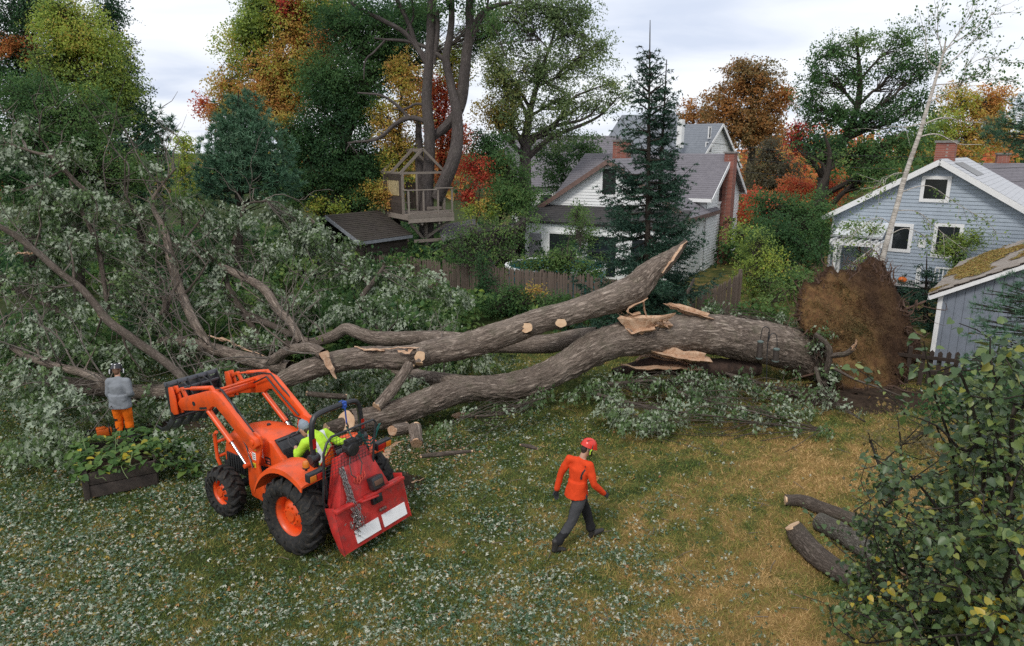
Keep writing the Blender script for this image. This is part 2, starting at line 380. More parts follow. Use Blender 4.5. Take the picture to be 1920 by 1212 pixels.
ys = np.r_[-300, -100, -40, -12, np.arange(-2, 46.01, .3), 60, 80, 120, 200, 400, 900, 2400]
gx, gy = np.meshgrid(xs, ys, indexing='ij'); gp = np.c_[gx.ravel(), gy.ravel()]
ghz = gz(gp[:, 0], gp[:, 1]) * np.where((np.abs(gp[:, 0]) < 32) & (gp[:, 1] > -3) & (gp[:, 1] < 46), 1, 0)
ni, nj = len(xs), len(ys); ii, jj = np.meshgrid(np.arange(ni - 1), np.arange(nj - 1), indexing='ij'); ii, jj = ii.ravel(), jj.ravel()
GT = np.c_[ii * nj + jj, (ii + 1) * nj + jj, (ii + 1) * nj + jj + 1, ii * nj + jj + 1]
def _gm():
    t = NT('lawn_soil_and_thatch'); a = t.n('Attribute', attribute_name='tone'); c = t.coord()
    f = t.noise(c, 26, 6, .7); f2 = t.noise(c, 5, 5, .65)
    k = t.math('ADD', a.outputs['Fac'], t.math('MULTIPLY', t.math('SUBTRACT', f, .5), 1.1)); k = t.math('ADD', k, t.math('MULTIPLY', t.math('SUBTRACT', f2, .5), .7))
    col = t.ramp(k, [(.1, (.032, .044, .014)), (.4, (.085, .088, .026)), (.62, (.16, .112, .04)), (.95, (.24, .15, .056))])
    t.col(col).rgh(.95); t.b.inputs['Specular IOR Level'].default_value = .1; t.bump(f, .6, .03); return t.m
ground = tag(link('lawn', mesh_np('lawn', np.c_[gp, ghz], GT, _gm(), tone=dry(gp[:, 0], gp[:, 1]))), kind='structure')

GRASSM = leafmat('grass_blade', [(.0, (.075, .125, .03)), (.3, (.185, .21, .05)), (.52, (.3, .255, .07)), (.74, (.38, .255, .095)), (1., (.56, .38, .17))], trans=.15, rough=.7, spec=.2)
def lawn_pts(n, ymin=6.2, ymax=21, bias=1.6):
    """points on the lawn, denser where it is nearer"""
    y = ymin + (ymax - ymin) * RNG.random(n) ** bias; x = (RNG.random(n) * 2 - 1) * (.79 * y + .8); return x, y
n = 360000; x, y = lawn_pts(n)
k = (dry(x, y) + RNG.normal(0, .2, n)); g = np.c_[x, y, gz(x, y) - .004]
an = RNG.random(n) * 6.283; tilt = np.clip(RNG.normal(.95, .35, n), .05, 1.45)
A = np.c_[np.cos(an) * np.sin(tilt), np.sin(an) * np.sin(tilt), np.cos(tilt)]
leaves('grass', g, A, RNG.normal(0, 1, (n, 3)), RNG.uniform(.04, .115, n), RNG.uniform(.008, .016, n) * np.clip(y / 10, .8, 1.8), 'needle', GRASSM, np.clip(k, 0, 1))
tag(bpy.data.objects['grass'], kind='stuff')

LITTER = leafmat('litter_leaf', [(.0, (.03, .075, .035)), (.24, (.07, .13, .07)), (.3, (.13, .2, .14)), (.6, (.33, .365, .27)), (.84, (.56, .56, .46)), (.88, (.42, .3, .05)), (.94, (.35, .17, .06)), (1., (.3, .12, .05))], trans=.12, rough=.55, spec=.35)
n = 190000; x, y = lawn_pts(n, 6.3, 20, 1.2)
q = np.c_[x, y, x * 0]
den = .22 + 1.5 * (fbm(q * .5, 61, 4) - .42) + 1.1 * (fbm(q * 2.1, 67, 3) - .5) + .9 * (fbm(q * 6, 69, 2) - .5) + .075 * np.clip(-x, -3, 7) - .06 * np.clip(x - 1.5, 0, 8) + .02 * np.clip(11 - y, 0, 4)
keep = RNG.random(n) < np.clip(den, .02, 1) ** 1.5 * 1.05
x, y = x[keep], y[keep]; n = len(x)
P = np.c_[x, y, gz(x, y) + RNG.uniform(.012, .05, n)]
an = RNG.random(n) * 6.283; A = np.c_[np.cos(an), np.sin(an), RNG.normal(0, .4, n)]; N = np.c_[RNG.normal(0, .6, (n, 2)), np.ones(n)]
L = np.clip(RNG.normal(.055, .018, n), .028, .12); tn = np.where(RNG.random(n) < .46, RNG.uniform(.3, .86, n) ** 1.15, np.where(RNG.random(n) < .87, RNG.uniform(0, .28, n), RNG.uniform(.86, 1, n)))
sz = L * ppm(np.c_[x, y, x * 0].T) if False else L * F / (y * CT + H * ST)
px, py = proj(P); ok = (px > 0) & (px < 1920) & (py < 1212)
near = np.argsort(-np.where(ok, sz, 0))[:280]; rest = np.setdiff1d(np.arange(n), near)
leaves('fallen_leaves', P[rest], A[rest], N[rest], L[rest], L[rest] * RNG.uniform(.6, 1.0, len(rest)), 'maple', LITTER, tn[rest])
tag(bpy.data.objects['fallen_leaves'], kind='stuff')
protos = []
for v in (.05, .2, .4, .55, .68, .78, .89, .96):
    V, T, kk = leaf_arrays(np.zeros((1, 3)), np.array([[1., 0, RNG.normal(0, .1)]]), np.array([[RNG.normal(0, .2), RNG.normal(0, .2), 1]]), np.ones(1), np.array([RNG.uniform(.8, 1.1)]), 'maple')
    protos.append((v, mesh_np('fallen_leaf', V, T, LITTER, tone=np.full(len(V), v), smooth=False)))
for i in near:
    me = min(protos, key=lambda q: abs(q[0] - tn[i]))[1]
    o = link('fallen_leaf', me, ground, loc=P[i], rot=(RNG.normal(0, .3), RNG.normal(0, .3), an[i])); o.scale = (L[i],) * 3

# bare, churned soil beside the tractor and under the uprooted end
SOIL = plain('dark_soil', (.035, .024, .017), .95, var=.5, scale=7, bump=.8, bscale=30, spec=.1)
def soil(name, c, rx, ry, h, seed):
    m = 26; V, T = [c + np.array([0, 0, h])], []
    for i in range(1, m + 1):
        for j in range(40):
            a = j / 40 * 6.283; rr = i / m * (.72 + .56 * float(fbm(np.array([[math.cos(a) * 1.4, math.sin(a) * 1.4, 3.]]), seed, 3)[0]))
            V.append(c + np.array([rx * rr * math.cos(a), ry * rr * math.sin(a), 0]))
    V = np.array(V); rr = np.r_[0, np.repeat(np.arange(1, m + 1) / m, 40)]
    V[:, 2] = gz(V[:, 0], V[:, 1]) - .03 + (h + .03) * (1 - rr ** 2) + (fbm(V * 5, seed + 3, 4) - .5) * .14 * (1 - rr ** 3)
    for i in range(m):
        for j in range(40):
            if i == 0: T.append((0, 1 + j, 1 + (j + 1) % 40, 0))
            else: T.append((1 + (i - 1) * 40 + j, 1 + i * 40 + j, 1 + i * 40 + (j + 1) % 40, 1 + (i - 1) * 40 + (j + 1) % 40))
    me = mesh_np(name, V, np.array(T), SOIL); me.validate(); return tag(link(name, me), kind='structure')
soil('soil_patch', gr(745, 905), .75, .5, .06, 5)
soil('soil_patch', gr(1600, 745), 2.6, 1.3, .10, 15)
soil('soil_patch', gr(330, 800), .9, .45, .08, 25)
# ---------------------------------------------------------------- buildings
WHITES = plain('white_siding_paint', (.8, .81, .81), .55, var=.05, scale=2, dirt=(.5, .5, .47), dirtamt=.25)
WHITET = plain('white_trim_paint', (.78, .78, .78), .5, var=.04)
BLUES = plain('blue_grey_siding_paint', (.35, .405, .47), .6, var=.07, scale=2, dirt=(.22, .26, .32), dirtamt=.3)
SHEDB = plain('shed_board_paint', (.19, .215, .26), .6, var=.12, scale=1.5, dirt=(.09, .11, .13), dirtamt=.45)
GLASS = plain('window_glass', (.02, .024, .028), .06, var=.4, scale=1, spec=.6)
def roofmat(name, a, b, c=None, camt=.5):
    t = NT(name); v = t.coord('Object', (1, 1, 1)); w = t.n('TexWhiteNoise'); 
    n = t.noise(v, 3.2, 6, .65); n2 = t.noise(t.coord('Object', (6, 6, 14)), 1.8, 3)
    k = t.ramp(t.math('ADD', t.math('MULTIPLY', n, .5), t.math('MULTIPLY', n2, .5)), [(.32, a), (.66, b)])
    if c is not None: k = t.mix(t.ramp(t.noise(v, 1.7, 6, .7), [(.44, G3(0)), (.62, G3(camt))]), k, c)
    t.col(k).rgh(.85); t.bump(t.noise(v, 60, 3), .3, .01); t.t.nodes.remove(w); return t.m
ROOFG = roofmat('grey_shingle', (.125, .14, .16), (.2, .215, .24)); ROOFP = roofmat('purple_grey_shingle', (.115, .108, .122), (.19, .178, .195))
ROOFD = roofmat('dark_shingle', (.03, .03, .032), (.06, .056, .056)); ROOFM = roofmat('mossy_brown_shingle', (.026, .021, .018), (.052, .041, .034), (.04, .038, .022), .35)
ROOFL = roofmat('pale_shingle', (.34, .35, .37), (.5, .51, .53))
BRICKM = None
def _brick():
    t = NT('red_brick'); m = t.coord('Object'); c = t.n('TexCoord'); g = t.n('NewGeometry'); s1 = t.n('SeparateXYZ'); t.l(m, s1.inputs[0])
    u = t.math('ADD', s1.outputs[0], s1.outputs[1]); cv = t.n('CombineXYZ'); t.l(u, cv.inputs[0]); t.l(s1.outputs[2], cv.inputs[1])
    b = t.n('TexBrick'); b.inputs['Scale'].default_value = 1; b.inputs['Brick Width'].default_value = .22; b.inputs['Row Height'].default_value = .075; b.inputs['Mortar Size'].default_value = .007
    b.inputs['Color1'].default_value = (.23, .06, .04, 1); b.inputs['Color2'].default_value = (.32, .1, .065, 1); b.inputs['Mortar'].default_value = (.3, .26, .23, 1); t.l(cv.outputs[0], b.inputs['Vector'])
    t.col(t.mix(t.ramp(t.noise(m, 3, 5), [(.4, G3(0)), (.7, G3(.5))]), b.outputs[0], (.13, .06, .05))).rgh(.9); t.bump(b.outputs['Fac'], -.5, .01); return t.m
BRICKM = _brick()
def lapped(name, A, B, C, D, n, mat, parent, off, lap=.016, cut=None, jit=0, breaks=0):
    """overlapping courses between the bottom edge A-B and the top edge D-C; each course's lower edge stands proud"""
    A, B, C, D = map(lambda q: np.asarray(q, float), (A, B, C, D)); nr = nrm(np.cross(B - A, (D + C) / 2 - (A + B) / 2)); m = MB(); rs = random.Random(len(name) + n)
    for i in range(n):
        t0, t1 = i / n, (i + 1) / n; a, b, d, c = A + (D - A) * t0, B + (C - B) * t0, A + (D - A) * t1, B + (C - B) * t1
        k = max(1, breaks); 
        for q in range(k):
            u0, u1 = q / k, (q + 1) / k; p = lap * (1 + rs.uniform(-jit, jit)); dr = (d - a) * rs.uniform(-jit, jit) * .25
            a2, b2 = a + (b - a) * u0 + nr * p + dr, a + (b - a) * u1 + nr * p + dr; d2, c2 = d + (c - d) * u0 + nr * .003, d + (c - d) * u1 + nr * .003
            m.add([a2, b2, c2, d2, a + (b - a) * u0, a + (b - a) * u1], [(0, 1, 2, 3), (4, 5, 1, 0)])
    o = m.build(name, mat, parent, off=off); return tag(o, kind='stuff')
def slab(name, A, B, C, D, th, mat, parent, off):
    A, B, C, D = map(lambda q: np.asarray(q, float), (A, B, C, D)); nr = nrm(np.cross(B - A, D - A)); m = MB(); V = [A, B, C, D] + [q - nr * th for q in (A, B, C, D)]
    m.add(V, [(0, 1, 2, 3), (7, 6, 5, 4), (0, 4, 5, 1), (1, 5, 6, 2), (2, 6, 7, 3), (3, 7, 4, 0)]); return m.build(name, mat, parent, off=off)
def window(parent, off, c, e, n, w, h, fr=.1, bars=1, mat=None, vb=0):
    c, e, n = map(lambda q: np.asarray(q, float), (c, e, n)); up = np.array([0, 0, 1.]); m = MB()
    for s in (-1, 1):
        m.bar(c + e * s * (w / 2 + fr / 2) - up * (h / 2 + fr) + n * .03, c + e * s * (w / 2 + fr / 2) + up * (h / 2 + fr) + n * .03, fr, .07, n)
        m.bar(c - e * w / 2 + up * s * (h / 2 + fr / 2) + n * .032, c + e * w / 2 + up * s * (h / 2 + fr / 2) + n * .032, fr, .07, n) if False else m.box(c + up * s * (h / 2 + fr / 2) + n * .032, (w, .074, fr), np.column_stack([e, n, up]))
    for b in range(bars): m.box(c + up * (h * ((b + 1) / (bars + 1) - .5)) + n * .014, (w, .03, .035), np.column_stack([e, n, up]))
    for b in range(vb): m.box(c + e * (w * ((b + 1) / (vb + 1) - .5)) + n * .014, (.035, .032, h), np.column_stack([e, n, up]))
    f = m.build('window', mat or WHITET, parent, off=off)
    g = MB().box(c + n * .03, (w, .03, h), np.column_stack([e, n, up])).build('pane', GLASS, f, off=off); return f
def wallbox(name, pts, z0, z1, mat, parent, off):
    m = MB(); m.prism([(p[0], p[1]) for p in pts], lambda u, v, w: (u, v, w), z0, z1); return m.build(name, mat, parent, off=off)
UP = np.array([0, 0, 1.])
def onplane(px, py, P, n):
    d = ray(px, py); c = np.array([0, 0, H]); return c + d * (np.dot(np.asarray(P) - c, n) / np.dot(d, n))
def gable_house(r, off, apex, e, n, w, eave, depth, wallm, roofm, rows=26, rrows=22, over=.35, front_siding=True, base=0., trim=WHITET, both=False):
    """gable end centred under apex; e = to the right along it, n = outwards; the roof runs back along -n"""
    ap = np.asarray(apex, float); L = np.array([*(ap - e * w)[:2], eave]); Rr = np.array([*(ap + e * w)[:2], eave]); b = -n
    L0, R0 = np.array([*L[:2], base]), np.array([*Rr[:2], base])
    m = MB(); m.add([L0, R0, Rr, ap, L, L0 + b * depth, R0 + b * depth, Rr + b * depth, ap + b * depth, L + b * depth], [(0, 1, 2, 3, 4), (9, 8, 7, 6, 5), (0, 4, 9, 5), (1, 6, 7, 2), (0, 5, 6, 1)])
    m.build('wall', wallm, r, off=off + n * .012)
    if front_siding:
        o = n * .006
        lapped('clapboard', L0 + o, R0 + o, Rr + o, L + o, int((eave - base) / .15), wallm, r, off, lap=.03); lapped('clapboard', L + o, Rr + o, ap + o, ap + o, int((ap[2] - eave) / .15), wallm, r, off, lap=.03)
    sl = (ap[2] - eave) / w
    for s in (-1, 1):
        ev = ap + e * s * (w + over) - UP * sl * (w + over); f = n * over
        q = [ev + f + UP * .1, ap + f + UP * .1, ap + b * (depth + over) + UP * .1, ev + b * (depth + over) + UP * .1]
        if s > 0: q = q[::-1]
        slab('roof', *q, .09, roofm, r, off)
        A_, B_, C_, D_ = (ev + b * (depth + over), ev + f, ap + f, ap + b * (depth + over)) if s < 0 else (ev + f, ev + b * (depth + over), ap + b * (depth + over), ap + f)
        u = UP * .104
        lapped('shingles', A_ + u, B_ + u, C_ + u, D_ + u, rrows, roofm, r, off, lap=.014)
        m = MB(); m.bar(ev + f + n * .03 - UP * .02, ap + f + n * .03 - UP * .02 + e * s * .0, .035, .22, UP); m.build('rake_board', trim, r, off=off)
        m = MB(); m.bar(ev + f + e * s * .02, ev + b * (depth + over) + e * s * .02, .04, .18, UP); m.build('fascia', trim, r, off=off)
    return L, Rr, L0, R0
def chimney(parent, off, c, e, w, d, z0, z1, name='chimney'):
    n = np.array([-e[1], e[0], 0]); Mx = np.column_stack([e, n, UP])
    o = MB().box((c[0], c[1], (z0 + z1) / 2), (w, d, z1 - z0), Mx).build(name, BRICKM, parent, off=off)
    MB().box((c[0], c[1], z1 + .05), (w + .12, d + .12, .1), Mx).build('chimney_cap', plain('cap_stone', (.2, .19, .18), .9), o, off=off); return o

# --- white house
a30 = R(30); e = np.array([math.cos(a30), -math.sin(a30), 0]); n = np.array([-math.sin(a30), -math.cos(a30), 0])
P1 = at(1145, 302, 35.5); off = np.array([P1[0], P1[1], 0])
wh = root('white_house', 'white clapboard house with purple grey roof and brick chimneys behind the spruce', 'house', off)
L, Rr, L0, R0 = gable_house(wh, off, P1, e, n, 3.95, 3.2, 5, WHITES, ROOFP, trim=plain('weathered_brown_trim', (.16, .1, .085), .7))
c = onplane(1143, 341, P1, n); window(wh, off, c, e, n, .72, 1.25, .12, 0)
AE = at(1363, 292, 39.5)                     # apex of the end wall that looks to the side
e2, n2 = -n, e                               # that gable's own right and outward directions
gable_house(wh, off, AE, e2, n2, 3.7, 3.9, 8.2, WHITES, ROOFP)
c = onplane(1350, 352, AE, n2); window(wh, off, c, e2, n2, .8, 1.5, .12, 1)
cc = AE + n2 * .32 - e2 * .4; chimney(wh, off, cc, e2, .78, .52, 0, AE[2] + .12)
cc = at(1166, 285, 41); chimney(wh, off, cc, e, .8, .8, 4.2, at(1166, 266, 41)[2])
PW = P1 + n * 1.9                            # porch in front of the gable
a, b = PW - e * 4.1, PW + e * 4.2; a[2] = b[2] = 2.72; c_, d_ = P1 + e * 4.2 + n * .02, P1 - e * 4.1 + n * .02; c_[2] = d_[2] = 3.42
slab('porch_roof', a, b, c_, d_, .12, ROOFD, wh, off); lapped('porch_shingles', a + UP * .004, b + UP * .004, c_ + UP * .004, d_ + UP * .004, 9, ROOFD, wh, off)
q0, q1 = PW - e * 3.9 - n * .25, PW + e * 4.0 - n * .25
m = MB(); m.bar(q0 + UP * (1.3 - q0[2]), q1 + UP * (1.3 - q1[2]), .14, 2.6, UP); m.build('porch_wall', WHITES, wh, off=off)
for (t, w, h, zc, bars, vb) in ((.6, .7, 1.95, 1.1, 0, 0), (2.2, 1.5, 1.95, 1.15, 0, 1), (4.3, 1.5, 1.95, 1.15, 0, 1), (6.3, .9, 1.2, 1.5, 1, 0)):
    p = q0 + e * t; p[2] = zc; p = p + n * .085
    if t < 1:
        o = MB().box(p, (w, .05, h), np.column_stack([e, n, UP])).build('door', plain('grey_door', (.3, .29, .31), .5), wh, off=off)
        MB().ball(p + e * .27 + n * .05 - UP * .05, .035, 5).build('handle', BLACKM, o, off=off)
    else: window(wh, off, p, e, n, w, h, .09, bars, vb=vb)
# --- houses beyond it
P2 = at(1349, 234, 62); a_ = R(42); e = np.array([math.cos(a_), -math.sin(a_), 0]); n = np.array([-math.sin(a_), -math.cos(a_), 0]); off = np.array([P2[0], P2[1], 0])
fh = root('grey_roofed_house', 'tall white house with slate grey roof, only its top showing above the white house', 'house', off)
gable_house(fh, off, P2, -n, e, 4.0, 5.0, 9.5, WHITES, ROOFG, rrows=24)
for (px, py, w, h, vb) in ((1328, 277, .95, .75, 1), (1330, 249, .3, .8, 0)): window(fh, off, onplane(px, py, P2, e), -n, e, w, h, .09, 0, vb=vb)
P3 = at(1180, 214, 66); L3 = P3 + e * 6.5
Rg = [at(1268, 214, 67), at(1166, 216, 69)]; Ev = [at(1300, 300, 61), at(1112, 300, 63)]
slab('roof', Ev[1], Ev[0], Rg[0], Rg[1], .15, ROOFG, fh, off); lapped('shingles', Ev[1] + UP * .004, Ev[0] + UP * .004, Rg[0] + UP * .004, Rg[1] + UP * .004, 26, ROOFG, fh, off)
Bk = [p * [1, 1, 0] + (p - np.array([0, 0, H])) * [1, 1, 0] * .1 + UP * 5 for p in Rg]; slab('roof', Rg[1], Rg[0], Bk[0], Bk[1], .15, ROOFG, fh, off)
m = MB(); m.add([Ev[0] * [1, 1, 0], Ev[1] * [1, 1, 0], Bk[1] * [1, 1, 0], Bk[0] * [1, 1, 0], Ev[0] - UP * .2, Ev[1] - UP * .2, Bk[1] - UP * .2, Bk[0] - UP * .2], [(0, 1, 5, 4), (1, 2, 6, 5), (2, 3, 7, 6), (3, 0, 4, 7)]); m.add([Ev[0] - UP * .2, Bk[0] - UP * .2, Rg[0] - UP * .2], [(0, 1, 2)]); m.build('wall', WHITES, fh, off=off)
cw_ = at(1276, 250, 60); MB().bar(cw_ - UP * 1.2, cw_ + UP * 1.1, .45, .45, n).build('white_chimney', WHITES, fh, off=off)
P4 = at(1120, 255, 58); off = np.array([P4[0], P4[1], 0]); e = np.array([.97, .24, 0]); n = np.array([.24, -.97, 0])
lh = root('neighbour_house', 'long dark roofed white house partly hidden by the pale green maple', 'house', off)
A, B = P4 - e * 8 + n * 4.5, P4 + e * 2 + n * 4.5; A[2] = B[2] = 3.6; C, D = P4 + e * 2, P4 - e * 8
slab('roof', A, B, C, D, .12, ROOFP, lh, off); lapped('shingles', A + UP * .004, B + UP * .004, C + UP * .004, D + UP * .004, 24, ROOFP, lh, off)
A2, B2 = A - n * .4, B - n * .4; lapped('clapboard', A2 * [1, 1, 0], B2 * [1, 1, 0], B2 - UP * .1, A2 - UP * .1, 28, WHITES, lh, off)
m = MB(); m.bar((A2 + B2) / 2 - (B2 - A2) / 2 - UP * 1.8 - n * .3, (A2 + B2) / 2 + (B2 - A2) / 2 - UP * 1.8 - n * .3, .5, 3.5, UP); m.build('wall', WHITES, lh, off=off)
for s in (.25, .5, .75): window(lh, off, A2 + (B2 - A2) * s - UP * 1.3 + n * .03, e, n, .9, 1.4)

# --- blue house
a38 = R(38); e = np.array([math.cos(a38), -math.sin(a38), 0]); n = np.array([-math.sin(a38), -math.cos(a38), 0]); EB, NB = e, n
PB = at(1765, 303, 30); off = np.array([PB[0], PB[1], 0])
bh = root('blue_house', 'pale blue clapboard gable house with white trim behind the leaning birch', 'house', off)
L, Rr, L0, R0 = gable_house(bh, off, PB, e, n, 4.05, 3.35, 9, BLUES, ROOFL)
for (px, py, w, h, bars) in ((1754, 355, .82, .82, 0), (1689, 446, .62, .98, 1), (1776, 452, .8, 1.2, 1)): window(bh, off, onplane(px, py, PB, n), e, n, w, h, .14, bars)
cc = PB - n * 2.2 - e * .15; chimney(bh, off, cc, e, .75, .62, 4.6, at(1757, 268, 31.6)[2])
q = PB - n * 1.3 + e * .35; sl = (PB[2] - 3.35) / 4.05
A_, B_ = q + e * .9 - UP * (sl * 1.25 - .14), q + e * .9 - n * 3 - UP * (sl * 1.25 - .14); C_, D_ = q - n * 3 - UP * (sl * .35 - .14), q - UP * (sl * .35 - .14)
slab('skylight', A_, B_, C_, D_, .05, plain('skylight_dark', (.03, .03, .032), .3), bh, off)
v = MB().box(onplane(1729, 457, PB, n) + n * .03, (.28, .05, .34), np.column_stack([e, n, UP])).build('vent_plate', WHITET, bh, off=off)
m = MB(); s0 = L + n * .05 - e * .05; m.tube([s0, s0 - UP * .25 + e * .12, s0 - UP * 2.9 + e * .12], .045, 8); m.build('downpipe', WHITET, bh, off=off)
ps = onplane(1577, 424, PB, n) + n * .05; pe = onplane(1668, 424, PB, n) + n * .05      # low white porch roof over the entry
z_ = ps[2]; A, B = ps + n * 1.3, pe + n * 1.3; A[2] = B[2] = z_ - .25; pe[2] = ps[2] = z_ + .25
slab('porch_roof', A, B, pe, ps, .1, plain('white_metal_roof', (.6, .62, .64), .4), bh, off)
# deck with rail, pumpkin, arbor
dk = onplane(1722, 530, PB, n); dz = .62; off2 = np.array([*(PB + n * 1.4)[:2], 0])
dd = root('porch_deck', 'low deck with white railing along the blue house wall', 'deck', off2)
for i in range(12):
    q = PB + n * (.12 + i * .15); MB().bar(np.r_[(q - e * 3.0)[:2], dz], np.r_[(q + e * 3.4)[:2], dz], .14, .035, UP).build('plank', plain('deck_board', (.3, .29, .29), .8, var=.2), dd, off=off2)
m = MB()
for px0, px1 in ((1718, 1724), (1752, 1790)):
    p0, p1 = [onplane(px, 520, PB + n * 1.85, n) for px in (px0, px1)]; p0[2] = p1[2] = 0
    rl = MB(); rl.bar(p0 + UP * (dz + .9), p1 + UP * (dz + .9), .09, .06, UP); rl.bar(p0 + UP * (dz + .12), p1 + UP * (dz + .12), .06, .05, UP); rl.build('rail', WHITET, dd, off=off2)
    k = max(2, int(np.linalg.norm(p1 - p0) / .13))
    for i in range(k + 1):
        q = p0 + (p1 - p0) * i / k; MB().bar(q + UP * (dz + .0), q + UP * (dz + .88), .05, .04, e).build('baluster', WHITET, dd, off=off2)
pu = onplane(1693, 518, PB + n * 1.2, n); pu[2] = dz + .17
def pumpkin(c, r):
    t = tag(root('pumpkin', 'small orange pumpkin on the deck of the blue house', 'pumpkin', c - UP * r * .8), None); m = MB(); V, Fs = [], []
    for i in range(13):
        for j in range(40):
            th, ph = math.pi * i / 12, 2 * math.pi * j / 40; rr = r * (1 - .1 * abs(math.sin(ph * 5)) ** .5 * math.sin(th)); V.append((rr * math.sin(th) * math.cos(ph), rr * math.sin(th) * math.sin(ph), r * .8 + .8 * r * math.cos(th) * (1 - .15 * math.cos(th) ** 8)))
    for i in range(12):
        for j in range(40): Fs.append((i * 40 + j, (i + 1) * 40 + j, (i + 1) * 40 + (j + 1) % 40, i * 40 + (j + 1) % 40))
    m.add(V, Fs, True); m.build('body', plain('pumpkin_skin', (.6, .13, .01), .5), t); MB().tube([(0, 0, r * 1.4), (0, .01, r * 1.7), (.02, .02, r * 1.9)], [.03, .022, .026], 7).build('stalk', plain('stalk', (.1, .09, .04), .8), t)
pumpkin(pu, .17)
ac = onplane(1603, 500, PB + n * 1.7, n); ac[2] = 0; off3 = ac.copy()
ar = root('garden_arbor', 'white garden arbor topped with a creeper at the corner of the blue house', 'arbor', off3)
w = .78
for sx in (-1, 1):
    for sy in (-.4, .4): MB().bar(ac + e * sx * w + n * sy, ac + e * sx * w + n * sy + UP * 2.2, .13, .13, e).build('post', WHITET, ar, off=off3)
    for k in range(5): MB().bar(ac + e * sx * w - n * .4 + UP * (.35 + k * .38), ac + e * sx * w + n * .4 + UP * (.35 + k * .38), .03, .05, UP).build('slat', WHITET, ar, off=off3)
for sy in (-.42, .42): MB().bar(ac - e * 1.05 + n * sy + UP * 2.26, ac + e * 1.05 + n * sy + UP * 2.26, .06, .16, UP).build('beam', WHITET, ar, off=off3)
for k in range(8): q = ac + e * (-.95 + k * .27); MB().bar(q - n * .65 + UP * 2.38, q + n * .65 + UP * 2.38, .05, .08, UP).build('slat', WHITET, ar, off=off3)

# --- grey house far behind the blue one
P5 = at(1850, 306, 48); off = np.array([P5[0], P5[1], 0]); e5 = np.array([.9, -.43, 0]); n5 = np.array([-.43, -.9, 0])
gh = root('dark_roofed_house', 'house with dark grey shingle roof showing past the ridge of the blue house', 'house', off)
A, B = P5 - e5 * 3 + n5 * 4, P5 + e5 * 9 + n5 * 4; A[2] = B[2] = 3.4; C, D = P5 + e5 * 9, P5 - e5 * 3
slab('roof', A, B, C, D, .12, ROOFP, gh, off); lapped('shingles', A + UP * .004, B + UP * .004, C + UP * .004, D + UP * .004, 22, ROOFP, gh, off)
MB().bar(A - n5 * .4 - UP * 1.75, B - n5 * .4 - UP * 1.75, .3, 3.4, UP).build('wall', plain('grey_wall', (.3, .31, .33), .7), gh, off=off)
chimney(gh, off, P5 + e5 * .9 - n5 * .3, e5, .7, .7, 4.5, at(1885, 290, 48)[2])

# --- shed with the shingle roof in front of the blue house
OC = gr(1762, 548, 2.2); off = np.array([OC[0], OC[1], 0]); e, n = EB, NB
sd_ = root('garden_shed', 'grey blue board shed with needle littered shingle roof and white rake', 'shed', off)
dep, wid, tp = 7.2, 4.2, .53; b = -n
m = MB(); p0, p1 = OC.copy(), OC + e * wid; ap = OC + e * wid / 2; p0[2] = p1[2] = 2.2; ap[2] = 2.2 + tp * wid / 2
g0, g1 = p0 * [1, 1, 0], p1 * [1, 1, 0]
m.add([g0, g1, p1, ap, p0, g0 + b * dep, g1 + b * dep, p1 + b * dep, ap + b * dep, p0 + b * dep], [(0, 1, 2, 3, 4), (9, 8, 7, 6, 5), (0, 4, 9, 5), (1, 6, 7, 2)]); m.build('wall', SHEDB, sd_, off=off - b * .0)
k = 20
for i in range(k):
    q = p0 + e * (i + .5) * wid / k; hh = 2.2 + tp * min((i + .5) * wid / k, wid - (i + .5) * wid / k)
    MB().bar(q * [1, 1, 0] + n * .012, q * [1, 1, 0] + n * .012 + UP * (hh + .02), wid / k - .014, .024, n).build('board', SHEDB, sd_, off=off)
for s in (0, 1): MB().bar((g0, g1)[s] + n * .03 + e * (.05 - .1 * s), (g0, g1)[s] + n * .03 + e * (.05 - .1 * s) + UP * 2.25, .12, .05, n).build('corner_board', WHITET, sd_, off=off)
for s in (-1, 1):
    ev = ap + e * s * (wid / 2 + .22) - UP * tp * (wid / 2 + .22); q = [ev + n * .2 + UP * .05, ap + n * .2 + UP * .05, ap + b * (dep + .2) + UP * .05, ev + b * (dep + .2) + UP * .05]
    slab('roof', *(q[::-1] if s > 0 else q), .06, ROOFM, sd_, off)
    MB().bar(ev + n * .225 - UP * .05, ap + n * .225 - UP * .03, .03, .11, UP).build('rake_board', WHITET, sd_, off=off)
    MB().bar(ev + n * .2 + e * s * .02 - UP * .03, ev + b * (dep + .2) + e * s * .02 - UP * .03, .03, .14, UP).build('fascia', WHITET, sd_, off=off)
def shingm():
    t = NT('cedar_shingle'); oi = t.n('ObjectInfo'); c = t.coord(); k = t.ramp(t.noise(t.coord('Object', (20, 4, 4)), 2, 5), [(.3, (.22, .19, .165)), (.7, (.36, .32, .28))])
    k = t.mix(t.math('MULTIPLY', oi.outputs['Random'], .5), k, (.19, .15, .12)); t.col(k).rgh(.9); return t.m
SHM = shingm(); SHT = leafmat('needle_litter', [(0, (.16, .09, .03)), (.4, (.34, .2, .06)), (.75, (.32, .27, .07)), (1, (.2, .22, .06))], trans=.05)
ev = ap - e * (wid / 2 + .22) - UP * tp * (wid / 2 + .22) + UP * .056; sv = nrm(e + UP * tp); nv = nrm(np.cross(b, sv)); nv = nv if nv[2] > 0 else -nv
slen = (wid / 2 + .22) * math.hypot(1, tp); rows = 13; colsn = 22; rh = slen / rows; cw = (dep + .4) / colsn
mb = MB().box((0, 0, 0), (cw * .95, rh * 1.25, .022)); sh0 = mb.build('shingle', SHM, sd_); shm = sh0.data
Ms = np.column_stack([b, sv, nv])
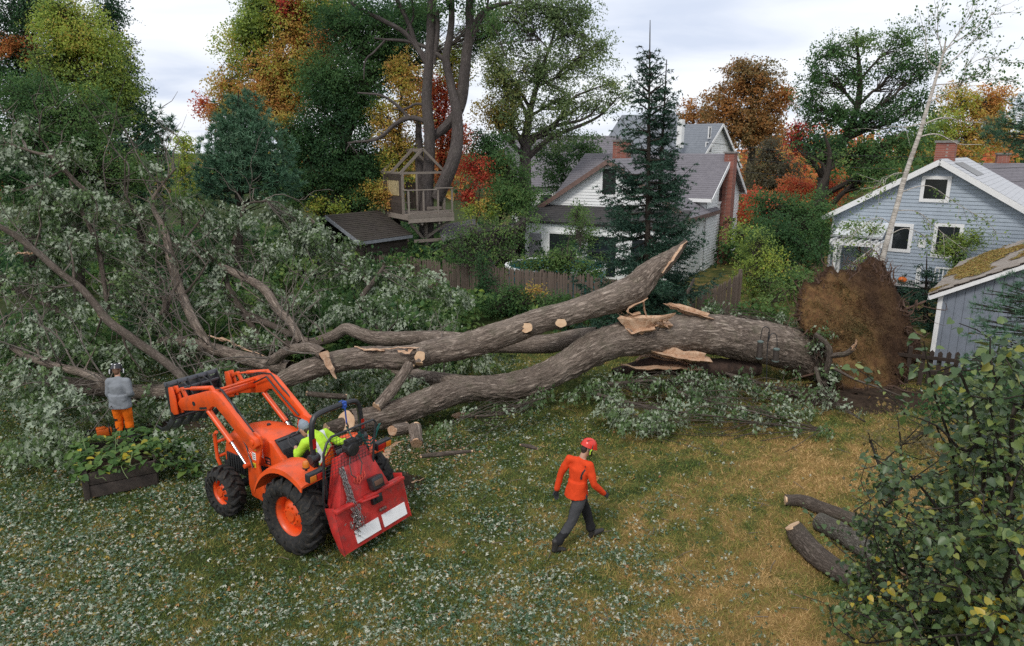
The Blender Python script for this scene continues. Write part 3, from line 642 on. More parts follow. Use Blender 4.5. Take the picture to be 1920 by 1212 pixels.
for i in range(rows):
    for j in range(colsn):
        o = sh0 if (i + j == 0) else link('shingle', shm, sd_)
        pos = ev + n * .2 + b * (j + .5 + (.5 if i % 2 else 0) * .96 - .25) * cw + sv * (i + .5) * rh + nv * (.026 + RNG.uniform(-.004, .006))
        M4 = Matrix.Translation(Vector(pos - off)) @ Matrix([list(r_) for r_ in Ms]).to_4x4() @ Matrix.Rotation(-.045 + RNG.normal(0, .008), 4, 'X') @ Matrix.Rotation(RNG.normal(0, .012), 4, 'Z')
        o.matrix_local = M4
k = 16000; uu, vv = RNG.random(k), RNG.random(k); dn = fbm(np.c_[uu * 6, vv * 3, uu * 0], 88, 4); keep = (dn - .25 * np.abs(vv - .4)) > .44; uu, vv = uu[keep], vv[keep]; k = len(uu)
P = ev + n * .2 + b * (uu * (dep + .4))[:, None] + sv * (vv * slen)[:, None] + nv * .058; an = RNG.random(k) * 6.283
leaves('needle_litter', P, np.cos(an)[:, None] * b + np.sin(an)[:, None] * sv + nv * .1, np.repeat(nv[None], k, 0) + RNG.normal(0, .2, (k, 3)), RNG.uniform(.06, .13, k), RNG.uniform(.02, .05, k), 'kite', SHT, RNG.random(k), sd_, off); tag(sd_.children[-1], kind='stuff')

# --- picket fence across the back, and the low dark one by the shed
FENCEM = woodmat('grey_brown_picket', (.1, .075, .06), (.22, .17, .14), axis=2)
def picket_fence(name, label, pts, hs, pitch, w, mat, off, rail=(.35, .8), rnd=.05):
    r = root(name, label, 'fence', off); pm = {}
    pts = [np.array([*p, 0.]) for p in pts]
    for (a, b, h0, h1) in [(pts[i], pts[i + 1], hs[i], hs[i + 1]) for i in range(len(pts) - 1)]:
        L = np.linalg.norm(b - a); d = (b - a) / L; nn_ = np.array([d[1], -d[0], 0]); k = int(L / pitch)
        for z in rail: MB().bar(a + UP * (z * h0) - nn_ * .04, b + UP * (z * h1) - nn_ * .04, .05, .09, UP).build('rail', mat, r, off=off)
        for i in range(max(1, int(L / 2.4)) + 1):
            q = a + (b - a) * min(1, i * 2.4 / L) - nn_ * .11; MB().bar(q, q + UP * (h0 + (h1 - h0) * min(1, i * 2.4 / L) + .03), .1, .1, d).build('post', mat, r, off=off)
        for i in range(k):
            q = a + d * (i + .5) * pitch; h = h0 + (h1 - h0) * (i + .5) / k
            key = 'p'
            if key not in pm: pm[key] = MB().prism([(-w / 2, 0), (w / 2, 0), (w / 2, .94), (0, 1.0), (-w / 2, .94)], lambda u, v, q_: (u, q_, v), -.011, .011).build('picket', mat, r).data; o = bpy.data.objects[[c.name for c in r.children][-1]]
            else: o = link('picket', pm[key], r)
            o.location = q - off; o.rotation_euler = (RNG.normal(0, .012), RNG.normal(0, .014), math.atan2(d[1], d[0])); o.scale = (1, 1, h * (1 + RNG.uniform(-rnd, rnd) * .5))
    return r
fp = [(-8.5, 33.0), (-2.96, 29.3), (2.82, 25.8), (5.9, 23.0)]
picket_fence('picket_fence', 'weathered picket fence with pointed tops between the yard and the pool', fp, [1.62] * 4, .115, .095, FENCEM, np.array([0, 27.5, 0]))
picket_fence('picket_fence', 'weathered picket fence section curving taller beside the spruce', [(5.95, 23.05), (7.2, 23.9), (8.4, 24.9)], [1.5, 1.6, 1.95], .115, .095, FENCEM, np.array([7, 24, 0]))
q0, q1 = gr(1700, 720), gr(1960, 740); picket_fence('picket_fence', 'low dark brown picket fence in front of the grey blue shed', [q0[:2], q1[:2]], [1.0, 1.0], .2, .11, woodmat('dark_picket', (.03, .022, .018), (.07, .05, .04), axis=2), (q0 + q1) / 2 * [1, 1, 0])
# --- pool
pc = np.array([2.0, 31.2, 0]); po = root('above_ground_pool', 'round turquoise above ground pool with white rim behind the picket fence', 'pool', pc)
m = MB(); m.lathe([(2.25, 0), (2.25, 1.1)], (0, 0, 0), UP, 40); m.lathe([(2.2, 1.1), (2.2, 0)], (0, 0, 0), UP, 40); m.build('pool_wall', plain('turquoise_liner', (.02, .2, .26), .35, var=.2), po)
MB().lathe([(2.15, 1.13), (2.15, 1.17), (2.33, 1.17), (2.33, 1.09), (2.15, 1.13)], (0, 0, 0), UP, 40).build('rim', WHITET, po)
m = MB(); m.add([(2.2 * math.cos(i * .157), 2.2 * math.sin(i * .157), .95) for i in range(40)], [tuple(range(40))]); m.build('pool_water', plain('pool_water', (.03, .16, .2), .05), po)
# --- brown shed under the tree house
OLDW = woodmat('old_grey_board', (.06, .047, .04), (.13, .1, .085), axis=0); OLDV = woodmat('tree_house_wood', (.2, .165, .14), (.36, .31, .265), axis=0)
A, B = np.array([-6.7, 30.4, 2.3]), np.array([-4.75, 33.1, 2.3]); D, C = np.array([-8.46, 31.6, 3.35]), np.array([-6.5, 34.3, 3.35]); off = np.array([-6.9, 32.2, 0])
os_ = root('brown_shed', 'old brown board shed with mossy shingle roof below the tree house', 'shed', off)
slab('roof', A, B, C, D, .1, ROOFM, os_, off); lapped('shingles', A + UP * .004, B + UP * .004, C + UP * .004, D + UP * .004, 15, ROOFM, os_, off, lap=.02, jit=.4, breaks=18)
D2 = 2 * D - A; C2 = 2 * C - B; D2[2] = C2[2] = 2.3; slab('roof', D, C, C2, D2, .1, ROOFM, os_, off)
MB().bar(A - UP * .08, B - UP * .08, .04, .14, UP).build('fascia', plain('grey_fascia', (.2, .21, .23), .6), os_, off=off); MB().bar(A - UP * .07, D - UP * .07, .04, .15, UP).build('rake_board', plain('grey_fascia', (.2, .21, .23), .6), os_, off=off)
ins = nrm((D - A) * [1, 1, 0]) * .35; a2, b2 = A * [1, 1, 0] + ins, B * [1, 1, 0] + ins; L_ = np.linalg.norm(b2 - a2)
for i in range(11):
    z = .1 + i * .2; MB().bar(a2 + UP * z, b2 + UP * z, .03, .185, UP).build('plank', OLDW, os_, off=off)
d2 = D2 * [1, 1, 0] - ins; m = MB(); m.bar((a2 + UP * 1.05), (d2 + UP * 1.05), .04, 2.1, UP); m.bar(b2 + UP * 1.05, C2 * [1, 1, 0] - ins + UP * 1.05, .04, 2.1, UP); m.build('wall', plain('dark_wall', (.025, .022, .02), .9), os_, off=off)
# --- open lean-to with hanging tools
A, B = gr(905, 432, 2.5), gr(1022, 406, 2.75); off = np.array([*((A + B) / 2)[:2], 0]); bk = np.array([-.35, .94, 0]) * 2.2
ls = root('lean_to', 'open lean-to with thin black roof against the white house yard', 'shelter', off)
slab('roof', A, B, B + bk - UP * .35, A + bk - UP * .35, .07, ROOFD, ls, off)
for t in (.05, .5, .95): q = A + (B - A) * t; MB().bar(q * [1, 1, 0] + bk * .06, q + bk * .06 - UP * .08, .12, .12, (1, 0, 0)).build('post', OLDW, ls, off=off)
for i in range(10): z = .12 + i * .2; MB().bar(A * [1, 1, 0] + bk * .9 + UP * z, B * [1, 1, 0] + bk * .9 + UP * z, .03, .19, UP).build('plank', OLDW, ls, off=off)
for t, cl, nm in ((.72, (.03, .3, .3), 'teal watering can hanging'), (.82, (.5, .42, .03), 'yellow bucket hanging'), (.9, (.25, .25, .28), 'grey tub hanging')):
    q = A + (B - A) * t - UP * .35 + bk * .1; o = MB().lathe([(.02, .22), (.13, .2), (.11, -.05), (.0, -.06)], q, UP, 14).build('hanging_bucket', plain(nm[:6], cl, .4)); tag(o, nm + ' under the lean-to roof', 'bucket')
A, B = gr(832, 452, 2.0), gr(905, 436, 2.0); bk = np.array([-.3, .95, 0]) * 1.6 + UP * .55; off = np.array([*((A + B) / 2)[:2], 0])
ws = root('wood_store', 'low wood store with slate coloured roof beside the tree house legs', 'shed', off)
slab('roof', A, B, B + bk, A + bk, .08, ROOFP, ws, off); lapped('shingles', A + UP * .004, B + UP * .004, B + bk + UP * .004, A + bk + UP * .004, 10, ROOFP, ws, off)
for i in range(9): z = .12 + i * .2; MB().bar(A * [1, 1, 0] + bk * .15 * [1, 1, 0] + UP * z, B * [1, 1, 0] + bk * .15 * [1, 1, 0] + UP * z, .03, .19, UP).build('plank', OLDW, ws, off=off)

# --- tree house
D0 = at(766, 404, 32.5); e = np.array([.84, .54, 0]); b = np.array([-.54, .84, 0]); off = D0.copy()
th = root('tree_house', 'unfinished grey wooden tree house with open rafters and railed deck', 'tree house', off)
def T(x, y, z): return e * x + b * y + UP * z
def tb(name, a, c, w, h, up=UP, mat=OLDV, par=None): return MB().bar(T(*a), T(*c), w, h, up).build(name, mat, par or th)
Wd, Dp, hf = 2.35, 2.7, .55
for i in range(19): tb('plank', (0, .07 + i * .142, 0), (Wd, .07 + i * .142, 0), .135, .035)
tb('rim_board', (-.02, -.03, -.07), (Wd + .02, -.03, -.07), .04, .19); tb('rim_board', (-.02, -.035, -.27), (Wd + .02, -.035, -.27), .04, .19)
tb('rim_board', (-.02, 0, -.12), (-.02, Dp, -.12), .04, .24); tb('rim_board', (Wd + .02, 0, -.12), (Wd + .02, Dp, -.12), .04, .24)
for x in (.04, .8, 1.56, Wd - .04): tb('rail_post', (x, .02, 0), (x, .02, 1.12), .07, .07, e)
tb('rail', (0, .02, 1.14), (1.5, .02, 1.14), .1, .04); tb('rail', (1.42, .02, 1.2), (Wd, .02, 1.2), .1, .04); tb('rail', (0, .02, .12), (Wd, .02, .12), .04, .09)
tb('rail', (0, .02, 1.14), (0, hf, 1.14), .06, .05)
for y in (hf, Dp):
    for x in (.0, 2.15): tb('corner_post', (x, y, 0), (x, y, 1.85), .1, .1, e)
    tb('top_plate', (-.06, y, 1.9), (2.25, y, 1.9), .09, .1)
for x in (.72,): tb('stud', (x, hf, 0), (x, hf, 1.85), .09, .06, e)
for x in (0, 2.15): tb('top_plate', (x, hf, 1.9), (x, Dp, 1.9), .1, .09)
for y in (hf, (hf + Dp) / 2, Dp):
    tb('rafter', (-.14, y, 1.86), (1.08, y, 3.0), .055, .12, UP); tb('rafter', (2.3, y, 1.86), (1.08, y, 3.0), .055, .12, UP)
tb('ridge_board', (1.08, hf, 2.95), (1.08, Dp, 2.95), .04, .14)
for i in range(5): tb('wall_board', (-.03, hf, .1 + i * .16), (-.03, Dp, .1 + i * .16), .03, .15, UP, OLDW)
for i in range(2): tb('wall_board', (-.03, hf, 1.62 + i * .16), (-.03, Dp, 1.62 + i * .16), .03, .15, UP, OLDW)
for i in range(8): tb('slat', (-.03, hf + .45 + i * .17, .85), (-.03, hf + .45 + i * .17, 1.55), .09, .025, e, plain('yellowed_slat', (.45, .36, .2), .8))
for y in (hf + .17, Dp - .17): tb('wall_board', (-.032, y, .84), (-.032, y, 1.56), .3, .03, e, OLDW)
for i in range(4): tb('back_board', (1.25 + i * .22, Dp + .04, .05), (1.25 + i * .22, Dp + .04, 1.4), .2, .025, b, OLDW)
tb('bench', (.15, Dp - .5, .42), (1.1, Dp - .5, .42), .35, .04); tb('bench', (1.3, .7, .22), (2.1, .7, .22), .05, .14)
for x, y in ((.1, .15), (Wd - .1, .15)): tb('brace', (x, y, -.36), (1.05, y + .5, -1.25), .12, .09, b)
tb('brace', (.1, Dp - .2, -.26), (.9, Dp - .6, -1.5), .1, .08, b); tb('joist', (.35, .2, -1.26), (1.9, .2, -1.26), .09, .14); tb('joist', (.7, 0, -.42), (.7, Dp, -.42), .09, .16); tb('joist', (1.6, 0, -.42), (1.6, Dp, -.42), .09, .16)
tb('leg', (1.3, .9, -off[2]), (1.25, .8, -.4), .14, .14, e)
# ---------------------------------------------------------------- standing trees and shrubs
AUT = [(0, (0.028, 0.062, 0.042)), (0.12, (0.045, 0.112, 0.045)), (0.25, (0.095, 0.189, 0.059)), (0.38, (0.196, 0.287, 0.087)), (0.48, (0.37, 0.47, 0.08)), (0.58, (0.596, 0.408, 0.108)), (0.68, (0.596, 0.272, 0.09)), (0.78, (0.64, 0.216, 0.085)), (0.87, (0.631, 0.125, 0.072)), (0.94, (0.504, 0.045, 0.042)), (1.0, (0.098, 0.036, 0.036))]
LEAFM = leafmat('autumn_leaf', AUT, trans=.5, rough=.6, spec=.25)
PALEM = leafmat('pale_maple_leaf', [(0, (.06, .11, .05)), (.3, (.16, .24, .1)), (.45, (.26, .33, .13)), (.6, (.4, .33, .08)), (1, (.5, .24, .05))], trans=.55)
DULLM = leafmat('dull_leaf', [(0, (.05, .05, .035)), (.3, (.12, .11, .07)), (.5, (.2, .17, .07)), (.62, (.36, .18, .06)), (.75, (.5, .22, .06)), (1, (.4, .13, .05))], trans=.45)
PINEM = leafmat('pine_needle', [(0, (.035, .085, .055)), (.5, (.078, .17, .095)), (.85, (.15, .26, .16)), (1, (.1, .07, .03))], trans=.1, rough=.5)
SPRM = leafmat('spruce_needle', [(0, (.014, .04, .03)), (.5, (.03, .076, .046)), (1, (.068, .13, .07))], trans=.08, rough=.5)
def basept(px, Y):
    return np.array([(px - 960) / F * (Y * CT + H * ST), Y, 0])
def lobes_w(lobes):
    out = []
    for q in lobes:
        px, py, Y, rx, ry = q[:5]; t = q[5] if len(q) > 5 else .25; c = at(px, py, Y); k = 1 / ppm(c)
        rd = q[6] if len(q) > 6 else .8 * min(rx, ry * 1.3) * k
        out.append((c, np.array([rx * k, rd, ry * k]), t))
    return out
def clumps(LW, cover, leafarea, per, rg, gap=.4, power=.45):
    C, O, Tn = [], [], []
    for c, r, t in LW:
        n = max(3, int(cover * math.pi * r[0] * r[2] / leafarea / per)); n2 = int(n * 1.8) + 4
        d = nrm(rg.normal(0, 1, (n2, 3))); u = rg.random(n2) ** power
        lump = .6 + .75 * fbm(d * 2.3 + c, 5, 3) if gap < .42 else .42 + 1.05 * fbm(d * 2.3 + c, 5, 3)
        p = c + d * r * (u * lump)[:, None]
        keep = fbm(p * (1.25 / max(.7, r.mean() * .38)), 9, 3) > gap + .03; p, d = p[keep][:n], d[keep][:n]
        p = p[p[:, 2] > .25]; d = d[:len(p)]
        C.append(p); O.append(d); Tn.append(t + (fbm(p * .5, 15, 3) - .5) * .26 + rg.normal(0, .025, len(p)))
    return np.vstack(C), np.vstack(O), np.concatenate(Tn)
def foliage(name, C, O, Tn, per, cr, Lf, ratio, mat, rg, parent, off, droop=.35, shape='kite', flat=.6, tj=.05, up=.5):
    n = len(C) * per; m_ = len(C); R_ = lambda v: np.repeat(v, per, 0)     # each clump is a drooping spray whose leaves share a lie
    ax = nrm(O * np.array([1, 1, .5]) + rg.normal(0, .55, (m_, 3)) - np.array([0, 0, droop * .8])); cn = nrm(np.array([0, 0, up]) + O * .75 + rg.normal(0, .42, (m_, 3)))
    ln = cr * rg.uniform(.8, 1.7, m_); t = rg.uniform(-.6, .6, n); P = R_(C) + R_(ax * ln[:, None]) * t[:, None] - np.array([0, 0, 1]) * (np.repeat(ln, per) * t * t * droop)[:, None] + np.clip(rg.normal(0, 1, (n, 3)), -1.6, 1.6) * np.array([1, 1, flat]) * cr * .27
    A = nrm(R_(ax) * .7 + rg.normal(0, .6, (n, 3)) + np.array([0, 0, -droop * .5])); N = R_(cn) + rg.normal(0, .26, (n, 3))
    L = Lf * rg.uniform(.65, 1.25, n); tone = np.repeat(Tn, per) + rg.normal(0, tj, n)
    return leaves(name, P, A, N, L, L * ratio * rg.uniform(.8, 1.2, n), shape, mat, np.clip(tone, 0, 1), parent, off)
def wiggle(a, b, rg, amp=.08, n=4):
    a, b = np.asarray(a, float), np.asarray(b, float); L = np.linalg.norm(b - a); t = np.linspace(0, 1, n)[:, None]
    return a + (b - a) * t + rg.normal(0, amp * L, (n, 3)) * np.sin(t * np.pi)
def tree(name, label, cat, base, lobes, seed, trunk=None, tr=.25, cover=2.0, Lf=None, per=16, mat=None, bark=None, group=None, gap=.4, droop=.35, limbs=True, twigs=.35, ratio=.62, power=.45, cr=None, crown='crown', lean=None, shape='kite', tj=.03):
    rg = np.random.default_rng(seed); base = np.asarray(base, float); r = root(name, label, cat, base, 0, group); LW = lobes_w(lobes); Y = base[1]
    Lf = Lf or max(.09, Y * .0034); cr = cr or .22 + .0085 * Y
    C, O, Tn = clumps(LW, cover * 1.6, Lf * Lf * ratio * .5, per, rg, gap, power)
    tb_ = TB(); cen = np.array([q[0] for q in LW]); top = cen[cen[:, 2].argmax()]
    if trunk is None:
        m = cen.mean(0); hi = max(q[0][2] + q[1][2] * .4 for q in LW)
        trunk = [(*base, tr), (*(base * .75 + np.array([m[0], m[1], 0]) * .25 + UP * hi * .3), tr * .8), (*(np.array([m[0], m[1], 0]) + UP * hi * .62), tr * .5), (*(np.array([top[0], top[1], 0]) + UP * hi), tr * .1)]
    trunk = np.array(trunk); tp, trr = tb_.tube(trunk[:, :3], trunk[:, 3], 9, .4, .015 if tr > .2 else 0, seed)
    if limbs:
        for c, rr, t in LW:
            dz = np.abs(tp[:, 2] - max(base[2] + .6, c[2] - 1.0 * np.linalg.norm((tp - c)[:, :2], axis=1).min() - .25 * rr[2])); i = int(dz.argmin()); a = tp[i]; b = c + UP * rr[2] * .3
            if np.linalg.norm(b - a) < .3: continue
            q, qr = tb_.tube(wiggle(a, b, rg, .07), np.linspace(trr[i] * .6, .02, 4), 6, .35)
            near = np.where((np.abs(C - c) < rr * 1.05).all(1))[0]
            for j in rg.permutation(near)[:int(len(near) * twigs) if len(near) < 400 else 140]:
                k = rg.integers(len(q) // 3, len(q)); tb_.tube(wiggle(q[k], C[j], rg, .08, 3), [max(.012, qr[k] * .45), .012, .006], 4, 1.0, capend=False)
    tb_.build('trunk', bark or BARKD, r, off=base)
    o = foliage(crown, C, O, Tn, per, cr, Lf, ratio, mat or LEAFM, rg, r, base, droop, shape, tj=tj); tag(o, kind='stuff')
    return r
def needles(C, D, per, L, W, rg, spread=.8):
    n = len(C) * per; d = np.repeat(D, per, 0); A = nrm(d + rg.normal(0, spread, (n, 3))); P = np.repeat(C, per, 0) + A * (L * .05)
    return P, A, rg.normal(0, 1, (n, 3)), L * rg.uniform(.7, 1.2, n), np.full(n, W)
def pine(name, label, base, lobes, seed, per=18, L=.24, W=.036, cover=1.7, tr=.22, mat=None, twigs=.3, top=None):
    rg = np.random.default_rng(seed); base = np.asarray(base, float); r = root(name, label, 'tree', base); LW = lobes_w(lobes)
    C, O, Tn = clumps(LW, cover * 1.5, L * W * .5, per, rg, .22, .42); cen = np.array([q[0] for q in LW]); m = cen.mean(0); hi = top or max(q[0][2] + q[1][2] * .95 for q in LW)
    tb_ = TB(); tp, trr = tb_.tube([base, [m[0] * .5 + base[0] * .5, m[1], hi * .5], [m[0], m[1], hi]], [tr, tr * .6, .02], 8, .4)
    for j in rg.permutation(len(C))[:int(len(C) * twigs) if len(C) < 700 else 220]:
        i = int(np.abs(tp[:, 2] - (C[j][2] - .35 * np.linalg.norm((C[j] - m)[:2]))).argmin()); tb_.tube(wiggle(tp[i], C[j], rg, .05, 3), [max(.015, trr[i] * .3), .015, .008], 4, 1., capend=False)
    tb_.build('trunk', BARKD, r, off=base)
    P, A, N, l, w = needles(C, nrm(O + np.array([0, 0, .55])), per, L, W, rg); 
    tag(leaves('crown', P, A, N, l, w, 'needle', mat or PINEM, np.clip(np.repeat(.42 + (fbm(C * .8, 3, 3) - .5) * .9, per) + rg.normal(0, .13, len(P)), 0, 1), r, base), kind='stuff'); return r
def spruce(name, label, base, leaders, wid, seed, gap=.225, per=15, nl=.11, nw=.033, low=.4, curve=.75, mat=None):
    """leaders: list of (x,y,z top, start height) ; wid(z fraction) -> branch length"""
    rg = np.random.default_rng(seed); base = np.asarray(base, float); r = root(name, label, 'tree', base); tb_ = TB(); PP, AA = [], []
    for top, z0, sc in leaders:
        top = np.asarray(top, float); a = base + (top - base) * 0; a = np.array([*(base[:2] + (top[:2] - base[:2]) * (1 if z0 > 1 else 0)), z0 if z0 > 1 else 0]); hgt = top[2]
        tb_.tube([a, a * .5 + top * .5, top], [.15 * sc, .075 * sc, .012], 8, .4, .01, seed)
        z = max(low, z0 + .2)
        while z < hgt - .8:
            f = (hgt - z) / (hgt - low); k = rg.integers(4, 7) if f > .12 else 4
            for q in range(k):
                L = wid(f) * sc * rg.uniform(.62, 1.14); an = rg.random() * 6.283; h = np.array([math.cos(an), math.sin(an), 0])
                c0 = a + (top - a) * ((z - a[2]) / (top[2] - a[2])); rise = (.75 - 1.05 * f) * L; n = max(4, int(L / .13)); t = np.linspace(0, 1, n)
                pth = c0 + h * (L * t)[:, None] + UP * (rise * t - .16 * L * np.sin(t * np.pi) + .16 * L * t ** 3)[:, None] + rg.normal(0, .015, (n, 3))
                tb_.tube(pth, np.linspace(.022 * sc + .006, .004, n), 4, .5, capend=False)
                side = np.cross(h, UP)
                for i in range(1, n):
                    if t[i] < .12: continue
                    for sgn in (-1, 1, 0):
                        bl = (.5 * L * (1 - t[i]) + .12) * rg.uniform(.5, 1.1) if sgn else .14
                        dd = nrm(h * (.75 if sgn else 1) + side * sgn * .8 + UP * rg.normal(-.06, .16)); m = max(2, int(bl / .055)); s = np.linspace(.1, 1, m)
                        PP.append(pth[i] + dd * (bl * s)[:, None] - UP * (.10 * bl * s ** 2)[:, None]); AA.append(np.repeat(dd[None], m, 0))
            z += gap * (1.3 - .55 * f) * rg.uniform(.7, 1.3)
    tb_.build('trunk', BARKD, r, off=base); C = np.vstack(PP); D = np.vstack(AA); pr = 4
    P, A, N, l, w = needles(C, D * .9, pr, nl, nw, rg, .62)
    tag(leaves('crown', P, A, N, l, w, 'needle', mat or SPRM, np.clip(np.repeat(.4 + (fbm(C * 1.1, 8, 3) - .5) * .8, pr) + rg.normal(0, .16, len(P)), 0, 1), r, base), kind='stuff'); return r

# left group
tree('dark_oak_tree', 'tall dark green oak tree with some rusty leaves at the edge of the yard', 'tree', basept(60, 33), [(20, 40, 33, 85, 80, .1), (90, 10, 33, 60, 50, .09), (20, 150, 33, 70, 70, .12), (30, 85, 32.4, 50, 30, .68), (205, 20, 34, 35, 45, .1), (228, 100, 34, 26, 60, .1), (245, 170, 34, 34, 50, .13), (255, 215, 34, 40, 25, .22)], 11, tr=.4, cover=1.9)
tree('yellow_green_maple', 'yellow green maple turning colour between darker trees', 'tree', basept(150, 28.5), [(135, 55, 28.5, 80, 62, .46), (185, 95, 28.5, 62, 62, .45), (110, 110, 28.5, 52, 58, .43), (165, 165, 28.3, 74, 52, .38), (225, 165, 28.6, 48, 42, .39), (115, 25, 28.5, 44, 36, .47), (85, 150, 28.5, 40, 50, .38), (240, 215, 28.8, 40, 26, .36)], 12, tr=.25, cover=1.9, tj=.035)
tree('green_ash_tree', 'mid green feathery leaved tree behind the fallen crown', 'tree', basept(100, 25), [(55, 190, 25, 80, 55, .22), (150, 215, 24.8, 80, 60, .3), (55, 260, 24.6, 80, 60, .2), (160, 290, 24.4, 80, 55, .24), (20, 330, 24.4, 80, 60, .17), (240, 320, 24.5, 60, 40, .26), (90, 340, 24, 90, 50, .15)], 13, tr=.22, cover=2.1)
pine('white_pine', 'dark blue green pine with a ragged top next to the sky gap', basept(270, 29), [(250, 250, 29, 62, 48), (290, 240, 29, 36, 36), (225, 300, 28.6, 70, 60), (290, 300, 28.6, 40, 55), (240, 370, 28.4, 90, 50), (318, 235, 29.5, 14, 22)], 14, cover=1.6)
tree('small_olive_tree', 'small olive yellow tree in the gap below the open sky', 'tree', basept(345, 44), [(345, 275, 44, 24, 35, .42), (340, 330, 43, 30, 40, .44), (352, 380, 42, 30, 30, .3)], 15, tr=.12, cover=2)
pine('round_pine', 'dense rounded blue green pine in front of the orange maple', basept(450, 29), [(452, 230, 29, 62, 52), (420, 285, 29, 56, 52), (490, 280, 29, 60, 60), (455, 330, 28.6, 100, 50), (400, 345, 28.6, 50, 40), (520, 340, 28.8, 50, 45), (462, 195, 29, 36, 24), (440, 250, 28.7, 50, 45), (480, 255, 28.7, 50, 45), (450, 300, 28.4, 60, 40)], 16, cover=2.3)
tree('orange_maple', 'large maple turning orange and gold with dark red patches', 'tree', basept(560, 41), [(505, 25, 41, 66, 54, .46), (460, 95, 41, 60, 62, .46), (560, 130, 40.6, 80, 60, .52), (600, 30, 41, 70, 60, .5), (490, 200, 41, 70, 50, .56), (425, 165, 41, 36, 50, .56), (402, 205, 41, 22, 40, .64), (560, 40, 40.6, 60, 50, .5), (545, 12, 40, 30, 22, .9), (575, 100, 39.8, 60, 50, .58), (500, 155, 40.2, 60, 56, .62), (620, 20, 40.4, 60, 45, .36), (480, 50, 41, 50, 50, .42), (610, 80, 39.6, 40, 32, .74), (540, 190, 40, 60, 40, .58), (380, 195, 41.2, 12, 26, .86), (520, -20, 41, 60, 40, .48)], 17, tr=.45, cover=2.0, tj=.035)
tree('dark_green_maple', 'broad dark green maple with a few yellow sprays behind the tree house', 'tree', basept(630, 36), [(640, 160, 36, 75, 65, .15), (760, 50, 39, 55, 65, .17), (740, 120, 39, 50, 50, .19), (640, 60, 37.5, 60, 60, .18), (800, 30, 40, 40, 50, .2), (900, 60, 42, 45, 60, .3), (600, 150, 36.4, 50, 50, .2), (710, 60, 37.5, 75, 70, .16), (610, 240, 35.6, 75, 60, .17), (670, 210, 36.4, 55, 60, .15), (640, 310, 35.2, 85, 55, .18), (680, 300, 35.2, 45, 60, .16), (560, 270, 35.6, 45, 70, .17), (650, 375, 34.8, 80, 35, .22), (560, 350, 35, 60, 45, .2), (690, 140, 37, 50, 50, .18), (715, 365, 34.6, 36, 30, .55), (630, 385, 34.2, 60, 20, .52), (520, 225, 35.4, 28, 16, .56)], 18, tr=.4, cover=2.2)
tree('yellow_maple', 'golden yellow maple glowing behind the tree house trunk', 'tree', basept(745, 35.6), [(755, 140, 35.4, 34, 42, .56), (765, 205, 35.4, 40, 36, .57), (735, 255, 35.2, 36, 46, .56), (770, 280, 35.6, 34, 36, .57), (740, 315, 35.2, 34, 36, .54), (715, 215, 35.6, 26, 26, .55)], 19, tr=.25, cover=1.9)
tree('scarlet_maple', 'scarlet orange tree showing between the grey limbs', 'tree', basept(825, 42), [(790, 160, 43, 40, 50, .6), (850, 120, 43, 40, 50, .5), (825, 175, 42, 30, 36, .8), (820, 235, 42, 34, 45, .82), (855, 260, 42, 34, 40, .8), (835, 310, 42, 40, 40, .83)], 20, tr=.2, cover=2)
tree('pale_green_maple', 'tall loose pale green maple leaning over the white house', 'tree', basept(990, 41), [(960, 50, 41, 60, 60, .34), (1040, 30, 41, 60, 50, .36), (1080, 60, 41, 55, 40, .37), (1010, 130, 40.5, 65, 55, .36), (1090, 120, 41, 60, 36, .35), (1150, 160, 41, 34, 22, .34), (1125, 85, 41, 46, 20, .36), (1060, 190, 40.5, 70, 36, .35), (1130, 195, 41, 50, 22, .32), (1165, 180, 41, 20, 14, .33), (1090, 10, 41, 40, 30, .36), (945, 160, 40, 45, 60, .5), (925, 120, 40, 35, 50, .42), (960, 225, 40, 60, 40, .36), (920, 215, 40, 40, 36, .62), (1040, 250, 41, 60, 36, .27), (985, 10, 41, 60, 30, .28)], 21,
     trunk=[(*basept(985, 41), .42), (*at(985, 300, 41), .34), (*at(990, 230, 41), .22), (*at(1010, 150, 41), .13), (*at(1040, 60, 41), .07), (*at(1060, -20, 41), .04)], mat=PALEM, cover=1.3, bark=BARKT, gap=.43, twigs=.2, tj=.035)
tree('dark_understory_tree', 'low dark green tree in front of the long dark roofed house', 'tree', basept(1060, 46), [(1040, 290, 46, 50, 40, .2), (1095, 280, 47, 40, 36, .23), (1060, 340, 45, 50, 26, .2), (1115, 300, 48, 20, 26, .3)], 22, tr=.15, cover=1.5)
